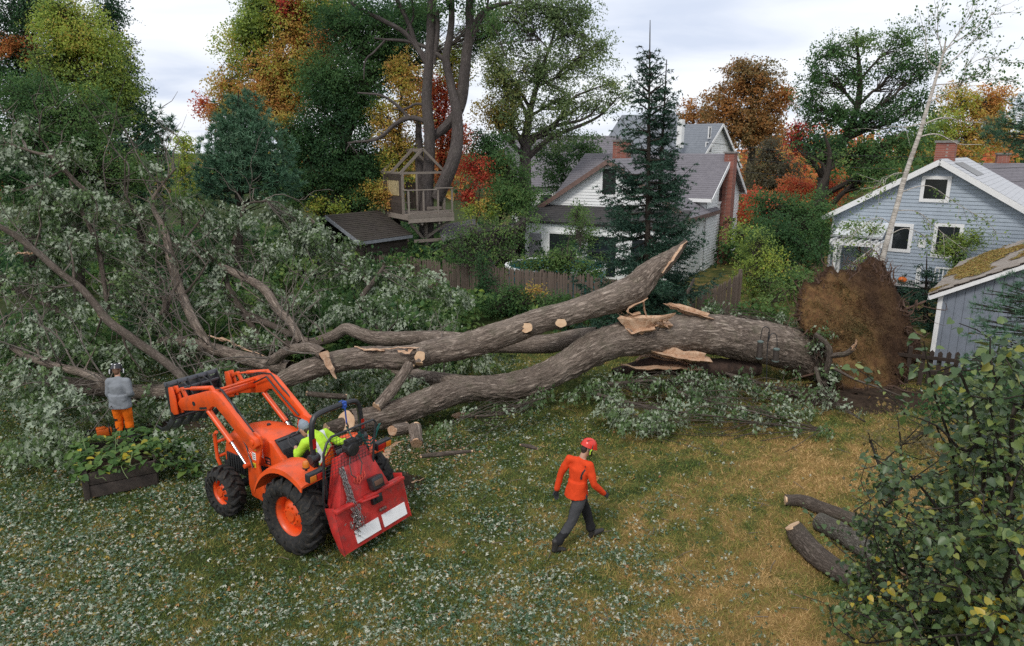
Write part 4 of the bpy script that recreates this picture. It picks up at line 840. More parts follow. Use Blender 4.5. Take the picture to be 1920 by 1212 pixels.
# tree that carries the tree house
tt = root('tree_house_tree', 'tall grey limbed tree growing up through the tree house', 'tree', basept(797, 34.3)); off = np.array(tt.location); tb_ = TB()
def pxl(pts, Y=34.3): return [at(p[0], p[1], Y + (p[3] if len(p) > 3 else 0)) for p in pts], [p[2] / F * (Y + .6) for p in pts]
for pts in ([(800, 520, 15), (800, 400, 13), (803, 330, 11), (806, 260, 10), (800, 180, 9), (806, 90, 8), (810, 0, 7), (812, -60, 5)],
            [(820, 372, 12, -.1), (850, 300, 12, -.4), (858, 230, 10, -.2), (846, 160, 8), (836, 110, 7), (846, 50, 6), (848, -40, 5)],
            [(806, 262, 7, .3), (838, 235, 9, .4), (862, 200, 10, .3), (872, 130, 9), (880, 60, 8), (882, -40, 6)],
            [(862, 205, 9, .1), (868, 150, 8.5, .1), (876, 80, 8)],
            [(790, 420, 8, .8), (786, 300, 8, .8), (784, 230, 5, .8), (782, 205, 2.5, .8)],
            [(806, 235, 4.5), (790, 225, 4.5), (765, 221, 4.5), (740, 234, 4), (715, 256, 3.2), (690, 265, 2.6), (652, 268, 1.4)], [(690, 265, 2), (660, 268, 1.6), (648, 285, .9)], [(652, 268, 1.2), (668, 285, .9), (680, 310, .6)],
            [(766, 221, 3), (745, 198, 3), (715, 180, 2.4), (670, 175, 1.5)], [(804, 200, 3), (780, 195, 2.6), (760, 205, 2), (735, 205, 1)],
            [(800, 120, 5), (785, 95, 5), (758, 62, 4.5), (720, 40, 4), (680, 20, 3.4), (655, 0, 3), (640, -25, 2)], [(800, 110, 5), (780, 85, 4.5), (768, 50, 4.2), (755, 20, 4), (738, -10, 3)],
            [(833, 112, 4.5), (800, 90, 3.6), (762, 77, 3), (720, 74, 2), (700, 72, 1.2)], [(722, 76, 2), (700, 100, 1.8), (685, 115, 1.6), (682, 150, .9)],
            [(820, 20, 4), (818, 80, 4.5), (812, 120, 4)], [(876, 70, 5), (900, 30, 4.5), (925, 12, 4), (960, 5, 2)], [(880, 90, 4), (895, 50, 3), (912, 20, 2.4), (918, -30, 1.4)], [(850, 30, 3), (838, 0, 2.5), (830, -30, 2)],
            [(760, 64, 2.2), (775, 30, 2), (770, -10, 1.4)], [(905, 28, 2), (930, 60, 1.5), (950, 110, 1)]):
    p, q = pxl(pts); tb_.tube(p, q, 11 if q[0] > .1 else 6, .2, .02 if q[0] > .12 else 0, int(pts[0][0]), wob=.06)
tb_.build('trunk', BARKT, tt, off=off)
rg = np.random.default_rng(5); C, O, Tn = clumps(lobes_w([(780, -40, 33.6, 120, 50, .2), (900, -30, 33.6, 100, 45, .22), (840, 10, 34, 70, 25, .17), (760, 20, 34.5, 60, 25, .17), (930, 40, 33.6, 50, 30, .24), (690, 10, 34, 50, 30, .2)]), .8, .13 * .13 * .31, 14, rg, .42)
tag(foliage('crown', C, O, Tn, 14, .6, .15, .62, LEAFM, rg, tt, off), kind='stuff')
# shrubs by the tree house and fence
def bush(name, label, lobes, seed, base=None, cover=1.6, Lf=None, mat=None, group=None, **k):
    c = at(*lobes[0][:3]); b = np.array([c[0], c[1], 0]) if base is None else base
    return tree(name, label, 'shrub', b, lobes, seed, tr=.05, cover=cover, Lf=Lf, mat=mat, group=group, crown='foliage', **k)
bush('burning_bush', 'bright crimson bush beside the tree house deck', [(885, 315, 35, 30, 30, .9), (900, 340, 35, 26, 26, .9), (880, 365, 35, 36, 26, .88), (905, 300, 35, 16, 18, .92), (915, 335, 35, 14, 10, .91)], 31, cover=1.0, power=.7)
bush('green_shrub_tree', 'tall rounded green shrub between crimson bush and white house', [(930, 290, 36, 40, 40, .2), (910, 270, 36.4, 34, 30, .18), (955, 330, 35, 45, 45, .24), (985, 370, 34.4, 36, 40, .27), (950, 375, 34, 45, 36, .26)], 32, cover=1.9)
bush('yellow_shrub', 'low yellow and orange shrub under the crimson bush', [(905, 385, 34, 26, 16, .58), (880, 392, 34, 20, 14, .5), (930, 398, 33.6, 26, 14, .44), (920, 375, 34.3, 18, 12, .66)], 33, cover=1.6)
bush('conifer_shrub', 'dark upright evergreen shrub in front of the picket fence', [(905, 540, 26.6, 20, 45, .12), (905, 500, 26.8, 12, 25, .14), (908, 580, 26.4, 28, 30, .13)], 34, cover=2.2)
bush('fence_shrub', 'mid green leafy shrub with pale flower heads against the fence', [(960, 560, 25.6, 40, 32, .27), (1000, 575, 25.2, 36, 24, .3), (930, 585, 25.4, 36, 26, .24), (1040, 572, 24.8, 36, 26, .26), (1000, 545, 25.6, 16, 12, .62)], 35, cover=1.8)
bush('fence_creeper', 'sprawling green creeper spilling over fence by the pool', [(1070, 490, 28.4, 50, 26, .27), (1030, 490, 28.6, 46, 24, .3), (1000, 500, 28.8, 36, 16, .3), (1110, 505, 27.8, 36, 30, .22), (1090, 440, 32.6, 36, 40, .3), (1085, 400, 33, 22, 22, .34), (1060, 470, 31, 24, 20, .28)], 36, cover=1.4)
tree('apple_tree', 'small apple tree with bare grey twigs beside the fence', 'tree', basept(952, 28), [(935, 440, 28, 50, 36, .3), (985, 420, 28, 36, 30, .3), (900, 470, 28, 40, 36, .28), (960, 480, 28, 40, 30, .3), (880, 430, 28, 36, 30, .3), (840, 470, 28, 40, 30, .28)], 37, tr=.09, cover=.55, bark=BARKT, twigs=.9, gap=.3)
bush('fence_end_shrub', 'loose olive shrub with yellowing leaves beyond the fence end', [(1420, 470, 27, 36, 50, .36), (1400, 520, 26, 30, 40, .46), (1440, 540, 25.4, 40, 36, .34), (1385, 440, 28, 24, 34, .4), (1450, 500, 26, 30, 36, .4)], 38, cover=1.1, twigs=.8)
bush('hydrangea_bush', 'large dark green hydrangea bush with pink flower heads by blue house', [(1470, 400, 33, 60, 40, .2), (1520, 420, 32, 45, 45, .22), (1450, 450, 31, 60, 45, .2), (1510, 470, 30.5, 50, 40, .2), (1430, 385, 33.6, 30, 26, .25), (1540, 380, 34, 20, 30, .28), (1450, 385, 32.6, 10, 8, .88), (1480, 520, 28, 40, 30, .24)], 39, cover=2.1)
bush('broadleaf_shrub', 'light green broad leaved shrub behind the trunk near its roots', [(1470, 560, 22.5, 36, 30, .3), (1500, 530, 22.8, 30, 30, .27), (1440, 590, 22, 40, 24, .26), (1530, 590, 22, 36, 26, .26), (1405, 585, 22.4, 30, 20, .24), (1335, 580, 22.8, 30, 16, .24)], 40, cover=1.6, Lf=.15)
bush('red_maple_bush', 'low scarlet bush glowing past the end of the white house', [(1410, 375, 44, 32, 28, .85), (1440, 385, 44, 26, 22, .82), (1400, 400, 43, 20, 22, .84)], 41, cover=1.9)
bush('orange_bush', 'spreading orange red bush below the dark bare trunk', [(1500, 355, 48, 40, 22, .8), (1560, 355, 47, 40, 26, .82), (1540, 390, 46, 40, 22, .76), (1480, 345, 49, 26, 16, .72)], 42, cover=1.8)
bush('grey_brown_shrub', 'grey brown half bare shrub in front of the rusty oak', [(1440, 290, 52, 40, 36, .3), (1470, 320, 51, 36, 30, .3), (1420, 330, 51, 36, 30, .4), (1450, 345, 50, 40, 16, .3)], 43, cover=1.5, mat=DULLM, twigs=.8)
tree('rusty_oak', 'broad rusty orange oak standing far beyond the white house', 'tree', basept(1400, 70), [(1390, 160, 70, 50, 46, .6), (1430, 160, 70, 45, 45, .52), (1350, 200, 70, 45, 40, .6), (1410, 220, 69, 60, 45, .66), (1465, 190, 69, 28, 30, .7), (1380, 250, 69, 50, 40, .6), (1440, 245, 69, 40, 36, .6), (1400, 130, 70, 40, 22, .6), (1475, 175, 69, 16, 12, .72)], 44, tr=.5, cover=2.0, mat=DULLM, tj=.035)
tree('orange_oak', 'small distant orange brown tree above the grey roof', 'tree', basept(1300, 80), [(1300, 210, 80, 30, 24, .62), (1330, 215, 80, 20, 24, .58), (1280, 225, 82, 20, 18, .5)], 45, tr=.3, cover=2.0, mat=DULLM)
tree('dark_spreading_oak', 'wide dark green oak with sky showing through its open crown', 'tree', basept(1570, 46), [(1560, 100, 46, 45, 36, .24), (1620, 80, 46, 45, 32, .27), (1690, 75, 46, 40, 32, .28), (1530, 150, 46, 40, 36, .2), (1600, 140, 46, 50, 30, .2), (1680, 130, 46, 50, 34, .23), (1740, 120, 46, 40, 40, .26), (1520, 200, 46, 40, 40, .16), (1570, 210, 45.5, 45, 40, .17), (1640, 215, 45.5, 60, 40, .18), (1720, 200, 46, 50, 40, .22), (1500, 260, 45.5, 28, 36, .95), (1540, 270, 45, 50, 36, .15), (1620, 280, 45, 60, 40, .24), (1700, 270, 45, 50, 40, .26), (1650, 330, 44, 60, 30, .24)], 46,
     trunk=[(*basept(1548, 46), .42), (*at(1545, 330, 46), .34), (*at(1590, 250, 46), .26), (*at(1612, 170, 46), .18), (*at(1605, 60, 46), .05)], cover=1.35, gap=.43, tj=.035)
tree('gold_oak', 'golden orange tree rising past the blue house chimney', 'tree', basept(1830, 58), [(1800, 190, 58, 40, 40, .58), (1845, 200, 58, 40, 45, .64), (1875, 190, 58, 24, 40, .66), (1770, 240, 57, 40, 36, .5), (1830, 250, 57, 50, 36, .62), (1880, 250, 57, 30, 34, .56), (1800, 285, 56, 50, 20, .6), (1740, 250, 56, 30, 30, .4)], 47, tr=.3, cover=1.9, tj=.035)
tree('bare_crooked_tree', 'dark crooked half bare tree with broken limb near orange bush', 'tree', basept(1535, 38), [(1540, 290, 38, 30, 20, .3), (1490, 270, 38, 24, 14, .2), (1580, 300, 38, 24, 20, .36)], 48, trunk=[(*basept(1537, 38), .24), (*at(1535, 370, 38), .2), (*at(1548, 335, 38), .16), (*at(1556, 290, 38), .12), (*at(1545, 250, 38), .05)], cover=.5, twigs=.9)
bush('bright_green_shrub', 'bright yellow green shrub under the blue house window', [(1795, 455, 28.2, 28, 22, .42), (1775, 470, 28, 24, 16, .4), (1825, 450, 28.4, 20, 18, .43), (1800, 490, 27.8, 20, 26, .3)], 49, cover=1.6, twigs=.7)  # bright yellow green is the leaves' own colour
bush('arbor_creeper', 'green creeper trained over the white arbor', [(1603, 424, 30.3, 40, 9, .38), (1640, 430, 30.3, 16, 12, .35), (1610, 470, 30.2, 8, 30, .28)], 50, cover=1.3)
# birch leaning in front of the blue house
B0 = basept(1650, 23.5); bt = root('leaning_birch', 'slender white barked birch leaning in front of the blue house', 'tree', B0); off = B0; tb_ = TB(); rg = np.random.default_rng(77)
def bpx(pts, Y=23.5): return [at(p[0], p[1], Y + (p[3] if len(p) > 3 else 0)) for p in pts], [p[2] / F * Y * .72 for p in pts]
p, q = bpx([(1643, 545, 7.5), (1652, 500, 7), (1672, 420, 6.5), (1694, 340, 6), (1722, 260, 5.2), (1740, 200, 4.4), (1755, 150, 3.5), (1768, 105, 2.4), (1775, 70, 1.4)]); tb_.tube(p, q, 10, .15, 0, 3, wob=.05)
tips = []
for pts in ([(1728, 235, 2.2), (1770, 222, 1.6), (1805, 230, 1.1), (1850, 232, .6)], [(1720, 258, 2.2), (1755, 254, 1.8), (1800, 272, 1.2), (1842, 272, .6)], [(1730, 232, 1.6), (1700, 240, 1.1), (1668, 238, .6)], [(1747, 190, 2), (1785, 170, 1.6), (1805, 150, 1.2), (1812, 120, .8)], [(1752, 160, 1.6), (1790, 158, 1.1), (1830, 140, .6)], [(1765, 110, 1.6), (1790, 70, 1.1), (1830, 20, .6), (1834, 8, .4)], [(1770, 95, 1.6), (1820, 60, 1.1), (1860, 30, .8), (1885, 8, .5)], [(1758, 140, 1.6), (1800, 100, 1.1), (1850, 60, .7), (1880, 50, .4)], [(1768, 100, 1.2), (1755, 60, .9), (1760, 25, .5)], [(1812, 125, .8), (1850, 110, .6), (1900, 120, .4)], [(1760, 130, 1.2), (1735, 110, .8), (1735, 60, .5)], [(1790, 165, .9), (1850, 150, .6), (1905, 155, .4)],
            [(1690, 360, 1.4), (1740, 350, 1), (1790, 380, .8), (1840, 410, .6), (1870, 440, .4)], [(1680, 395, 1.4), (1720, 400, 1), (1770, 440, .8), (1810, 470, .5)], [(1668, 440, 1.2), (1700, 430, .9), (1740, 450, .7), (1770, 490, .5)], [(1672, 420, 1.2), (1640, 410, .8), (1600, 440, .5)], [(1700, 325, 1.2), (1670, 330, .8), (1640, 355, .5)], [(1664, 455, 1.2), (1630, 470, .9), (1590, 500, .5)]):
    p, q = bpx(pts); pp, _ = tb_.tube(p, q, 5, .12, 0, 1, wob=.12); thin = pts[0][1] < 200 or pts[0][1] > 320
    for k in range(14 if thin else 3):
        i = rg.integers(len(pp) // 4, len(pp)); up = pts[0][1] < 200; ln = rg.uniform(.3, 1.1); d = nrm(nrm(pp[-1] - pp[0]) + rg.normal(0, .5, 3) + (UP * .35 if up else -UP * .45)); tw = wiggle(pp[i], pp[i] + d * ln, rg, .06, 4); tb_.tube(tw, [.008, .006, .005, .003], 3, .3, capend=False)
        tips += [tw[1], tw[2], tw[3]]
tb_.build('trunk', BIRCHM, bt, off=off); tips = np.array(tips); tips = tips[rg.random(len(tips)) < .8]
tag(foliage('crown', tips, nrm(rg.normal(0, 1, tips.shape) - UP * .3), np.full(len(tips), .24) + np.where(tips[:, 2] < 6, .12, 0), 4, .2, .1, .6, LEAFM, rg, bt, off, .5), kind='stuff')
# spruces and near pine
sb = basept(1212, 22.6); spruce('tall_spruce', 'tall dark spruce with two leaders in front of the white house', sb, [(at(1219, 38, 22.6), 0, 1.0), (at(1250, 112, 22.9), 4.6, .62)], lambda f: 2.95 * f ** 1.15 + .1, 51)
s2 = basept(1735, 24.5); spruce('young_spruce', 'young dark spruce beside the porch deck and shed', s2, [(at(1738, 472, 24.5), 0, .7)], lambda f: 1.75 * f ** .8, 52, gap=.26)
pine('shed_side_pine', 'soft needled pine whose boughs hang before the shed boards', basept(2010, 14.5), [(1890, 575, 14.5, 70, 36), (1850, 620, 14.3, 50, 26), (1920, 650, 14, 80, 40), (1850, 680, 14.1, 60, 24), (1900, 720, 14, 70, 30), (1965, 560, 14.5, 80, 60), (1905, 525, 14.8, 36, 18), (1990, 450, 14.5, 60, 60)], 53, per=18, L=.13, W=.009, cover=.75, tr=.13)
pine('overhanging_pine', 'dark pine bough reaching in beside the golden oak', basept(2080, 24), [(1890, 235, 24, 45, 30), (1935, 200, 24, 50, 34), (1860, 250, 24, 26, 16), (1910, 275, 24, 40, 22), (2000, 250, 24, 80, 60)], 54, per=16, L=.2, W=.018, cover=1.3, tr=.2)
# far woods and rough growth between the yards
rg = np.random.default_rng(90); LW = []
for i in range(260):
    y = rg.uniform(85, 190); x = rg.uniform(-1.0, 1.0) * y * .95; h = rg.uniform(4.5, 7.5) + (3.0 if abs(x / y + .1) > .45 else 0) - (2.4 if -.55 < x / y < -.38 or .08 < x / y < .3 else 0); LW.append((np.array([x, y, h * .5]), np.array([rg.uniform(4, 7), 3.5, h * .55]), rg.choice([.2, .25, .3, .55, .62, .7, .15])))
C, O, Tn = clumps(LW, 1.1, .85 * .85 * .3, 14, rg, .2, .4); tag(foliage('far_woods', C, O, Tn, 14, 1.3, .85, .6, LEAFM, rg, None, (0, 0, 0)), kind='stuff')
LW = []
for i in range(150):
    y = rg.uniform(29, 48); x = rg.uniform(-.8, .02) * y; LW.append((np.array([x, y, .7]), np.array([rg.uniform(1, 2.2), 1.2, rg.uniform(.8, 1.7)]), rg.choice([.12, .15, .2, .25, .3])))
for i in range(90):
    y = rg.uniform(36, 70); x = rg.uniform(.27, .8) * y; LW.append((np.array([x, y, .7]), np.array([rg.uniform(1, 2.4), 1.2, rg.uniform(.8, 2.0)]), rg.choice([.15, .2, .25, .3, .5])))
for i in range(70):
    x = rg.uniform(-15, -1.5); y = rg.uniform(18.5, 25); LW.append((np.array([x, y, .5]), np.array([rg.uniform(.8, 1.5), .9, rg.uniform(.6, 1.5)]), rg.choice([.14, .2, .26, .3])))
for i in range(40):
    x = rg.uniform(-6, 6); y = 28.6 - (x + 2) * .62 + rg.uniform(-2.6, -.7); LW.append((np.array([x, y, .25]), np.array([rg.uniform(.6, 1.3), .6, rg.uniform(.35, .75)]), rg.choice([.17, .22, .26, .3])))
C, O, Tn = clumps(LW, 1.5, .23 * .23 * .3, 14, rg, .3, .4); tag(foliage('undergrowth', C, O, Tn, 14, .5, .23, .6, LEAFM, rg, None, (0, 0, 0)), kind='stuff')
# overhead wires
def wire(label, a, b, sag):
    t = np.linspace(0, 1, 30)[:, None]; P = a + (b - a) * t - UP * (sag * 4 * t * (1 - t)); o = MB().tube(P, .012, 4).build('overhead_wire', plain('wire', (.02, .02, .02), .5)); tag(o, label, 'wire', 'overhead wires')
for z, lb in ((0, 'upper overhead wire crossing before the bare crooked tree'), (22, 'middle overhead wire crossing before the bare crooked tree'), (46, 'lowest overhead wire crossing before the bare crooked tree')):
    wire(lb, at(1330, 268 + z, 40), at(2000, 285 + z * 1.1, 40), .5)
# ---------------------------------------------------------------- the uprooted silver maple
def px3(pts):
    """(px, py, Y, r px) rows -> points and radii in metres"""
    P = np.array([at(a, b, c) for a, b, c, d in pts]); return P, np.array([d / ppm(p) for p, (a, b, c, d) in zip(P, pts)])
SILV = leafmat('silver_maple_leaf', [(0, (.045, .085, .03)), (.45, (.1, .165, .055)), (.8, (.17, .235, .085)), (.93, (.17, .19, .08)), (1, (.3, .22, .05))], back=(.46, .52, .40), trans=.35, rough=.5, spec=.35)
fo = np.array([8.2, 18.4, 0]); ft = root('fallen_tree', 'huge uprooted silver maple lying across the lawn with its root plate tipped up', 'fallen tree', fo)
tp, tr_ = px3([(1592, 690, 18.75, 50), (1572, 686, 18.68, 46), (1545, 680, 18.55, 42), (1500, 662, 18.3, 40), (1444, 646, 18.0, 40), (1390, 637, 17.75, 40), (1340, 629, 17.5, 40), (1290, 627, 17.3, 37), (1240, 630, 17.05, 35), (1190, 634, 16.85, 34), (1147, 642, 16.6, 33), (1105, 660, 16.4, 32), (1064, 684, 16.2, 29), (1012, 711, 16.0, 27), (943, 728, 15.65, 26), (873, 730, 15.3, 25), (804, 752, 14.9, 25), (752, 772, 14.5, 25), (700, 786, 14.15, 24), (655, 790, 13.8, 23)])
b_ = TB(); P_, r_ = b_.tube(tp, tr_, 100, .04, .075, 3); b_.build('trunk', BARK, ft, off=fo)
def cutface(c, d, r, parent, off, name='cut_face', mat=None, squash=.92, rough=.02):
    """a sawn end: a slightly uneven disc facing d, with its bark edge"""
    d = nrm(np.asarray(d, float)); x = nrm(np.cross(d, (0.1, 0.2, 1))); y = np.cross(x, d); n = 26; V = [np.zeros(3)]; m = MB()
    for k, rr in ((1, .5), (2, 1.)):
        for j in range(n):
            a = j / n * 6.283; q = r * rr * (1 + .1 * math.sin(a * 2 + c[0] * 7) + .05 * math.sin(5 * a + c[1])); V.append(x * q * math.cos(a) + y * q * squash * math.sin(a))
    for j in range(n): V.append(V[1 + n + j] - d * .03)
    F_ = [(0, 1 + j, 1 + (j + 1) % n) for j in range(n)] + [(1 + k * n + j, 1 + k * n + n + j, 1 + k * n + n + (j + 1) % n, 1 + k * n + (j + 1) % n) for k in (0, 1) for j in range(n)]
    m.add(V, F_); o = m.build(name, mat or CUTW, parent); o.location = c - off; return o
def shard(pts, w, th, mat, parent, off, seed, name='splinter'):
    """a jagged torn slab along the polyline"""
    rg = np.random.default_rng(seed); P = spline(np.array(pts, float), 12) + rg.normal(0, .012, (12, 3)); fr = frames(P); m = MB(); V = []
    for i, (p, (t, x, y)) in enumerate(zip(P, fr)):
        f = i / 11; ww = w * (1 - .8 * f ** 1.6) * rg.uniform(.75, 1.2); hh = th * (1 - .6 * f) * rg.uniform(.7, 1.3)
        V += [p - x * ww / 2 + t * rg.normal(0, .03), p - x * ww * .2 + y * hh, p + x * ww * .25 + y * hh * .8 + t * rg.normal(0, .03), p + x * ww / 2, p - y * hh * .4]
    F_ = [(i * 5 + j, i * 5 + (j + 1) % 5, (i + 1) * 5 + (j + 1) % 5, (i + 1) * 5 + j) for i in range(11) for j in range(5)] + [(0, 1, 2, 3, 4), (59, 58, 57, 56, 55)]
    m.add(V, F_); return m.build(name, mat, parent, off=off)
cutface(P_[-1] + nrm(P_[-1] - P_[-2]) * .07, nrm(P_[-1] - P_[-2]) + np.array([0, -.35, .5]), .25, ft, fo)
# pale torn wood where the two stems parted
for k, (pts, w, th) in enumerate([([at(1330, 596, 17.35), at(1300, 588, 17.2), at(1272, 578, 17.2), at(1246, 570, 17.3)], .5, .06), ([at(1255, 607, 16.8), at(1215, 603, 16.7), at(1185, 596, 16.7), at(1160, 598, 16.75)], .5, .1),
        ([at(1228, 612, 16.5), at(1205, 618, 16.42), at(1185, 624, 16.4), at(1172, 612, 16.5)], .35, .08), ([at(1240, 600, 17.0), at(1220, 606, 16.8), at(1202, 604, 16.6), at(1190, 590, 16.6)], .3, .07), ([at(1330, 672, 16.9), at(1280, 668, 16.75), at(1230, 660, 16.65), at(1210, 650, 16.7)], .7, .09), ([at(1310, 690, 17.0), at(1250, 688, 16.8), at(1200, 690, 16.7), at(1165, 684, 16.6)], .5, .08), ([at(1290, 676, 17.3), at(1240, 670, 17.2), at(1210, 664, 17.2), at(1190, 676, 17.2)], .5, .08)]):
    shard(pts, w, th, SPLIT, ft, fo, 60 + k)
def plate(poly, Y, th, parent, off, seed):
    rg = np.random.default_rng(seed); c = np.mean(poly, axis=0); ring_ = []
    for i in range(len(poly)):
        a, b = np.array(poly[i], float), np.array(poly[(i + 1) % len(poly)], float)
        for t in (0, .33, .66): ring_.append(a + (b - a) * t + rg.normal(0, 1.6, 2))
    k = len(ring_); V = [at(p[0], p[1], Y + rg.normal(0, .02)) for p in ring_] + [at(*(c + (p - c) * .55), Y - th * rg.uniform(.3, 1.0)) for p in ring_] + [at(p[0], p[1], Y + th) for p in ring_]; m = MB()
    m.add(V, [(i, (i + 1) % k, k + (i + 1) % k, k + i) for i in range(k)] + [tuple(range(k, 2 * k))] + [(i, 2 * k + i, 2 * k + (i + 1) % k, (i + 1) % k) for i in range(k)] + [tuple(range(3 * k - 1, 2 * k - 1, -1))]); return m.build('torn_face', SPLIT, parent, off=off)
plate([(1246, 570), (1275, 569), (1332, 588), (1322, 597), (1285, 592), (1264, 580)], 17.25, .10, ft, fo, 1)
plate([(1157, 598), (1180, 591), (1230, 593), (1268, 588), (1250, 601), (1222, 610), (1204, 627), (1182, 619)], 16.45, .10, ft, fo, 2)
plate([(1226, 652), (1262, 648), (1325, 664), (1318, 676), (1270, 676), (1238, 668)], 16.75, .12, ft, fo, 3)
rs = np.random.default_rng(61)
for k in range(22):
    a = at(1165 + rs.uniform(0, 90), 600 + rs.uniform(-4, 18), 16.55 + rs.uniform(-.1, .25)); d = np.array([-.6, rs.normal(0, .3), rs.uniform(-.1, .7)]) * rs.uniform(.15, .4); shard([a, a + d * .5, a + d * .8 + UP * .03, a + d], .07, .02, SPLIT, ft, fo, 80 + k)
# hollow, rotten underside
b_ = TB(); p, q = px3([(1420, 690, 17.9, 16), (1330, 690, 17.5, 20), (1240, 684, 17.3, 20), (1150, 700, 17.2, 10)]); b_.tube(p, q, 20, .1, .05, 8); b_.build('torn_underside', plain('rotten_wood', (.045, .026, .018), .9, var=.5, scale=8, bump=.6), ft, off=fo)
# limbs and branches (photo traces)
LIMBS = {
 'limb': [[(1120, 628, 17.2, 16), (1078, 634, 17.35, 17), (1029, 645, 17.4, 18), (977, 645, 17.5, 18), (908, 645, 17.55, 17), (838, 636, 17.6, 15), (800, 634, 17.7, 14), (735, 636, 17.8, 14), (700, 634, 17.9, 13.5), (671, 624, 18, 12), (648, 617, 18.1, 11.5), (625, 630, 18.1, 11), (582, 643, 18.1, 9.5), (555, 632, 18.2, 8.5)],
          [(880, 720, 15.6, 15), (829, 713, 16, 15), (790, 707, 16.4, 14), (740, 693, 16.9, 13), (690, 690, 17.3, 12)],
          [(545, 690, 16.0, 13), (490, 680, 16.5, 13), (440, 667, 17.0, 12), (393, 653, 17.4, 11), (333, 639, 17.8, 9), (300, 640, 18.1, 7)],
          [(393, 653, 17.4, 8), (365, 607, 17.8, 8.5), (342, 556, 18.2, 8.5), (323, 500, 18.5, 8), (314, 454, 18.7, 7), (305, 426, 18.9, 5.5), (286, 385, 19.0, 4), (296, 357, 19, 3), (330, 315, 19, 1.6)],
          [(565, 640, 18.1, 8.5), (540, 600, 18.3, 8.5), (522, 583, 18.5, 8.5), (494, 542, 18.8, 8), (444, 514, 19.2, 7), (397, 491, 19.5, 6.5), (365, 475, 19.6, 5.5), (318, 455, 19.6, 4.5), (300, 417, 19.4, 4), (250, 399, 19.2, 4.2), (203, 389, 19, 4.5), (176, 371, 18.8, 4.4), (139, 339, 18.6, 4.2), (102, 299, 18.4, 4), (60, 285, 18.2, 2.8), (9, 267, 18, 1.8)],
          [(352, 722, 14.9, 7.5), (323, 690, 15.3, 8), (259, 643, 15.6, 8), (203, 602, 15.9, 7.5), (176, 565, 16.2, 7), (152, 537, 16.4, 6.5), (125, 519, 16.6, 6.5), (88, 491, 16.8, 6.2), (46, 456, 17, 5.5), (0, 424, 17.2, 5), (-60, 390, 17.4, 4)],
          [(230, 735, 15.0, 10), (199, 717, 15.2, 9), (152, 699, 15.4, 8), (92, 683, 15.6, 7), (46, 667, 15.8, 6), (9, 643, 16, 5), (-40, 620, 16, 4)],
          [(390, 716, 16.2, 15), (314, 733, 16.2, 15), (259, 735, 16.3, 15), (199, 731, 16.4, 14), (140, 722, 16.6, 14), (83, 713, 16.8, 12), (20, 708, 17, 10)],
          [(150, 605, 17.6, 6), (92, 574, 17.8, 6), (46, 547, 18, 5.5), (0, 533, 18.2, 5), (-50, 515, 18.4, 4)],
          [(203, 583, 17.4, 4), (194, 514, 17.8, 4.5), (180, 450, 18.1, 4.5), (152, 394, 18.3, 3.5), (130, 340, 18.4, 2)],
          [(485, 632, 18.6, 5), (462, 593, 18.9, 6), (439, 556, 19.2, 5.5), (425, 510, 19.5, 4.5), (448, 426, 20, 3.6), (462, 385, 20.2, 2.6), (500, 378, 20.2, 1.5)],
          [(560, 632, 18.15, 6), (510, 612, 18.5, 6.2), (462, 590, 18.9, 6)],
          [(606, 664, 14.9, 10), (590, 655, 15.1, 10), (572, 653, 15.4, 10), (539, 658, 15.8, 9.5), (516, 674, 16.1, 10), (490, 684, 16.5, 9)],
          [(560, 700, 16.6, 10), (500, 700, 16.9, 10), (440, 697, 17.2, 9), (380, 690, 17.4, 8)],
          [(505, 648, 18.4, 7), (540, 646, 18.3, 7), (580, 648, 18.2, 7)],
          [(720, 500, 21, 3.5), (700, 530, 20.5, 4.5), (680, 560, 20.2, 5), (700, 600, 19.4, 5), (720, 632, 18.2, 6)], [(665, 505, 21, 3), (690, 530, 20.6, 4)],
          [(310, 597, 17.6, 3), (318, 560, 17.6, 3.2), (335, 530, 17.8, 2.6)], [(300, 590, 17.4, 3.5), (312, 575, 17.5, 4), (306, 555, 17.5, 3)],
          [(343, 556, 18.2, 3), (372, 520, 18.2, 2.4), (390, 490, 18.3, 1.4)], [(345, 450, 19, 2.4), (372, 420, 19.2, 2), (385, 400, 19.2, 1.2)], [(250, 398, 19.1, 2.6), (235, 360, 19, 2.2), (238, 330, 19, 1.4)],
          [(120, 318, 18.5, 2), (60, 350, 18, 1.6), (0, 362, 17.8, 1)], [(100, 298, 18.4, 2), (85, 270, 18.4, 1.6), (60, 240, 18.4, .9)]]}
ROOTB = []
bb = {}; bt_ = []
for i, pts in enumerate(LIMBS['limb']):
    p, q = px3(pts); big = q.max() > .11; b_ = TB(); pp, qq = b_.tube(p, q, 28 if big else 12, .08 if big else .14, .022 if big else .006, 100 + i, wob=0 if big else .08); rg = np.random.default_rng(300 + i)
    bt_ += [(a, b) for a, b in zip(pp, qq)]
    if i not in (0, 1, 7, 14):       # twigs off the branch
        for k in range(int(len(pp) * .16)):
            j = rg.integers(len(pp) // 4, len(pp)); d = nrm(rg.normal(0, 1, 3) + np.array([-.5, 0, .5])); ln = rg.uniform(.5, 1.7); e_ = pp[j] + d * ln
            if e_[2] < .15: continue
            b_.tube(wiggle(pp[j], e_, rg, .08, 4), np.linspace(max(.008, min(.03, qq[j] * .35)), .005, 4), 5, .3, capend=False, wob=.05)
    o = b_.build('limb' if big else 'branch', BARK if big else BARKB, ft, off=fo); bb[i] = o
o = shard([at(606, 660, 14.82), at(614, 678, 14.76), at(621, 692, 14.74), at(630, 710, 14.74)], .24, .04, SPLIT, bb[12], np.zeros(3) + fo, 71); 
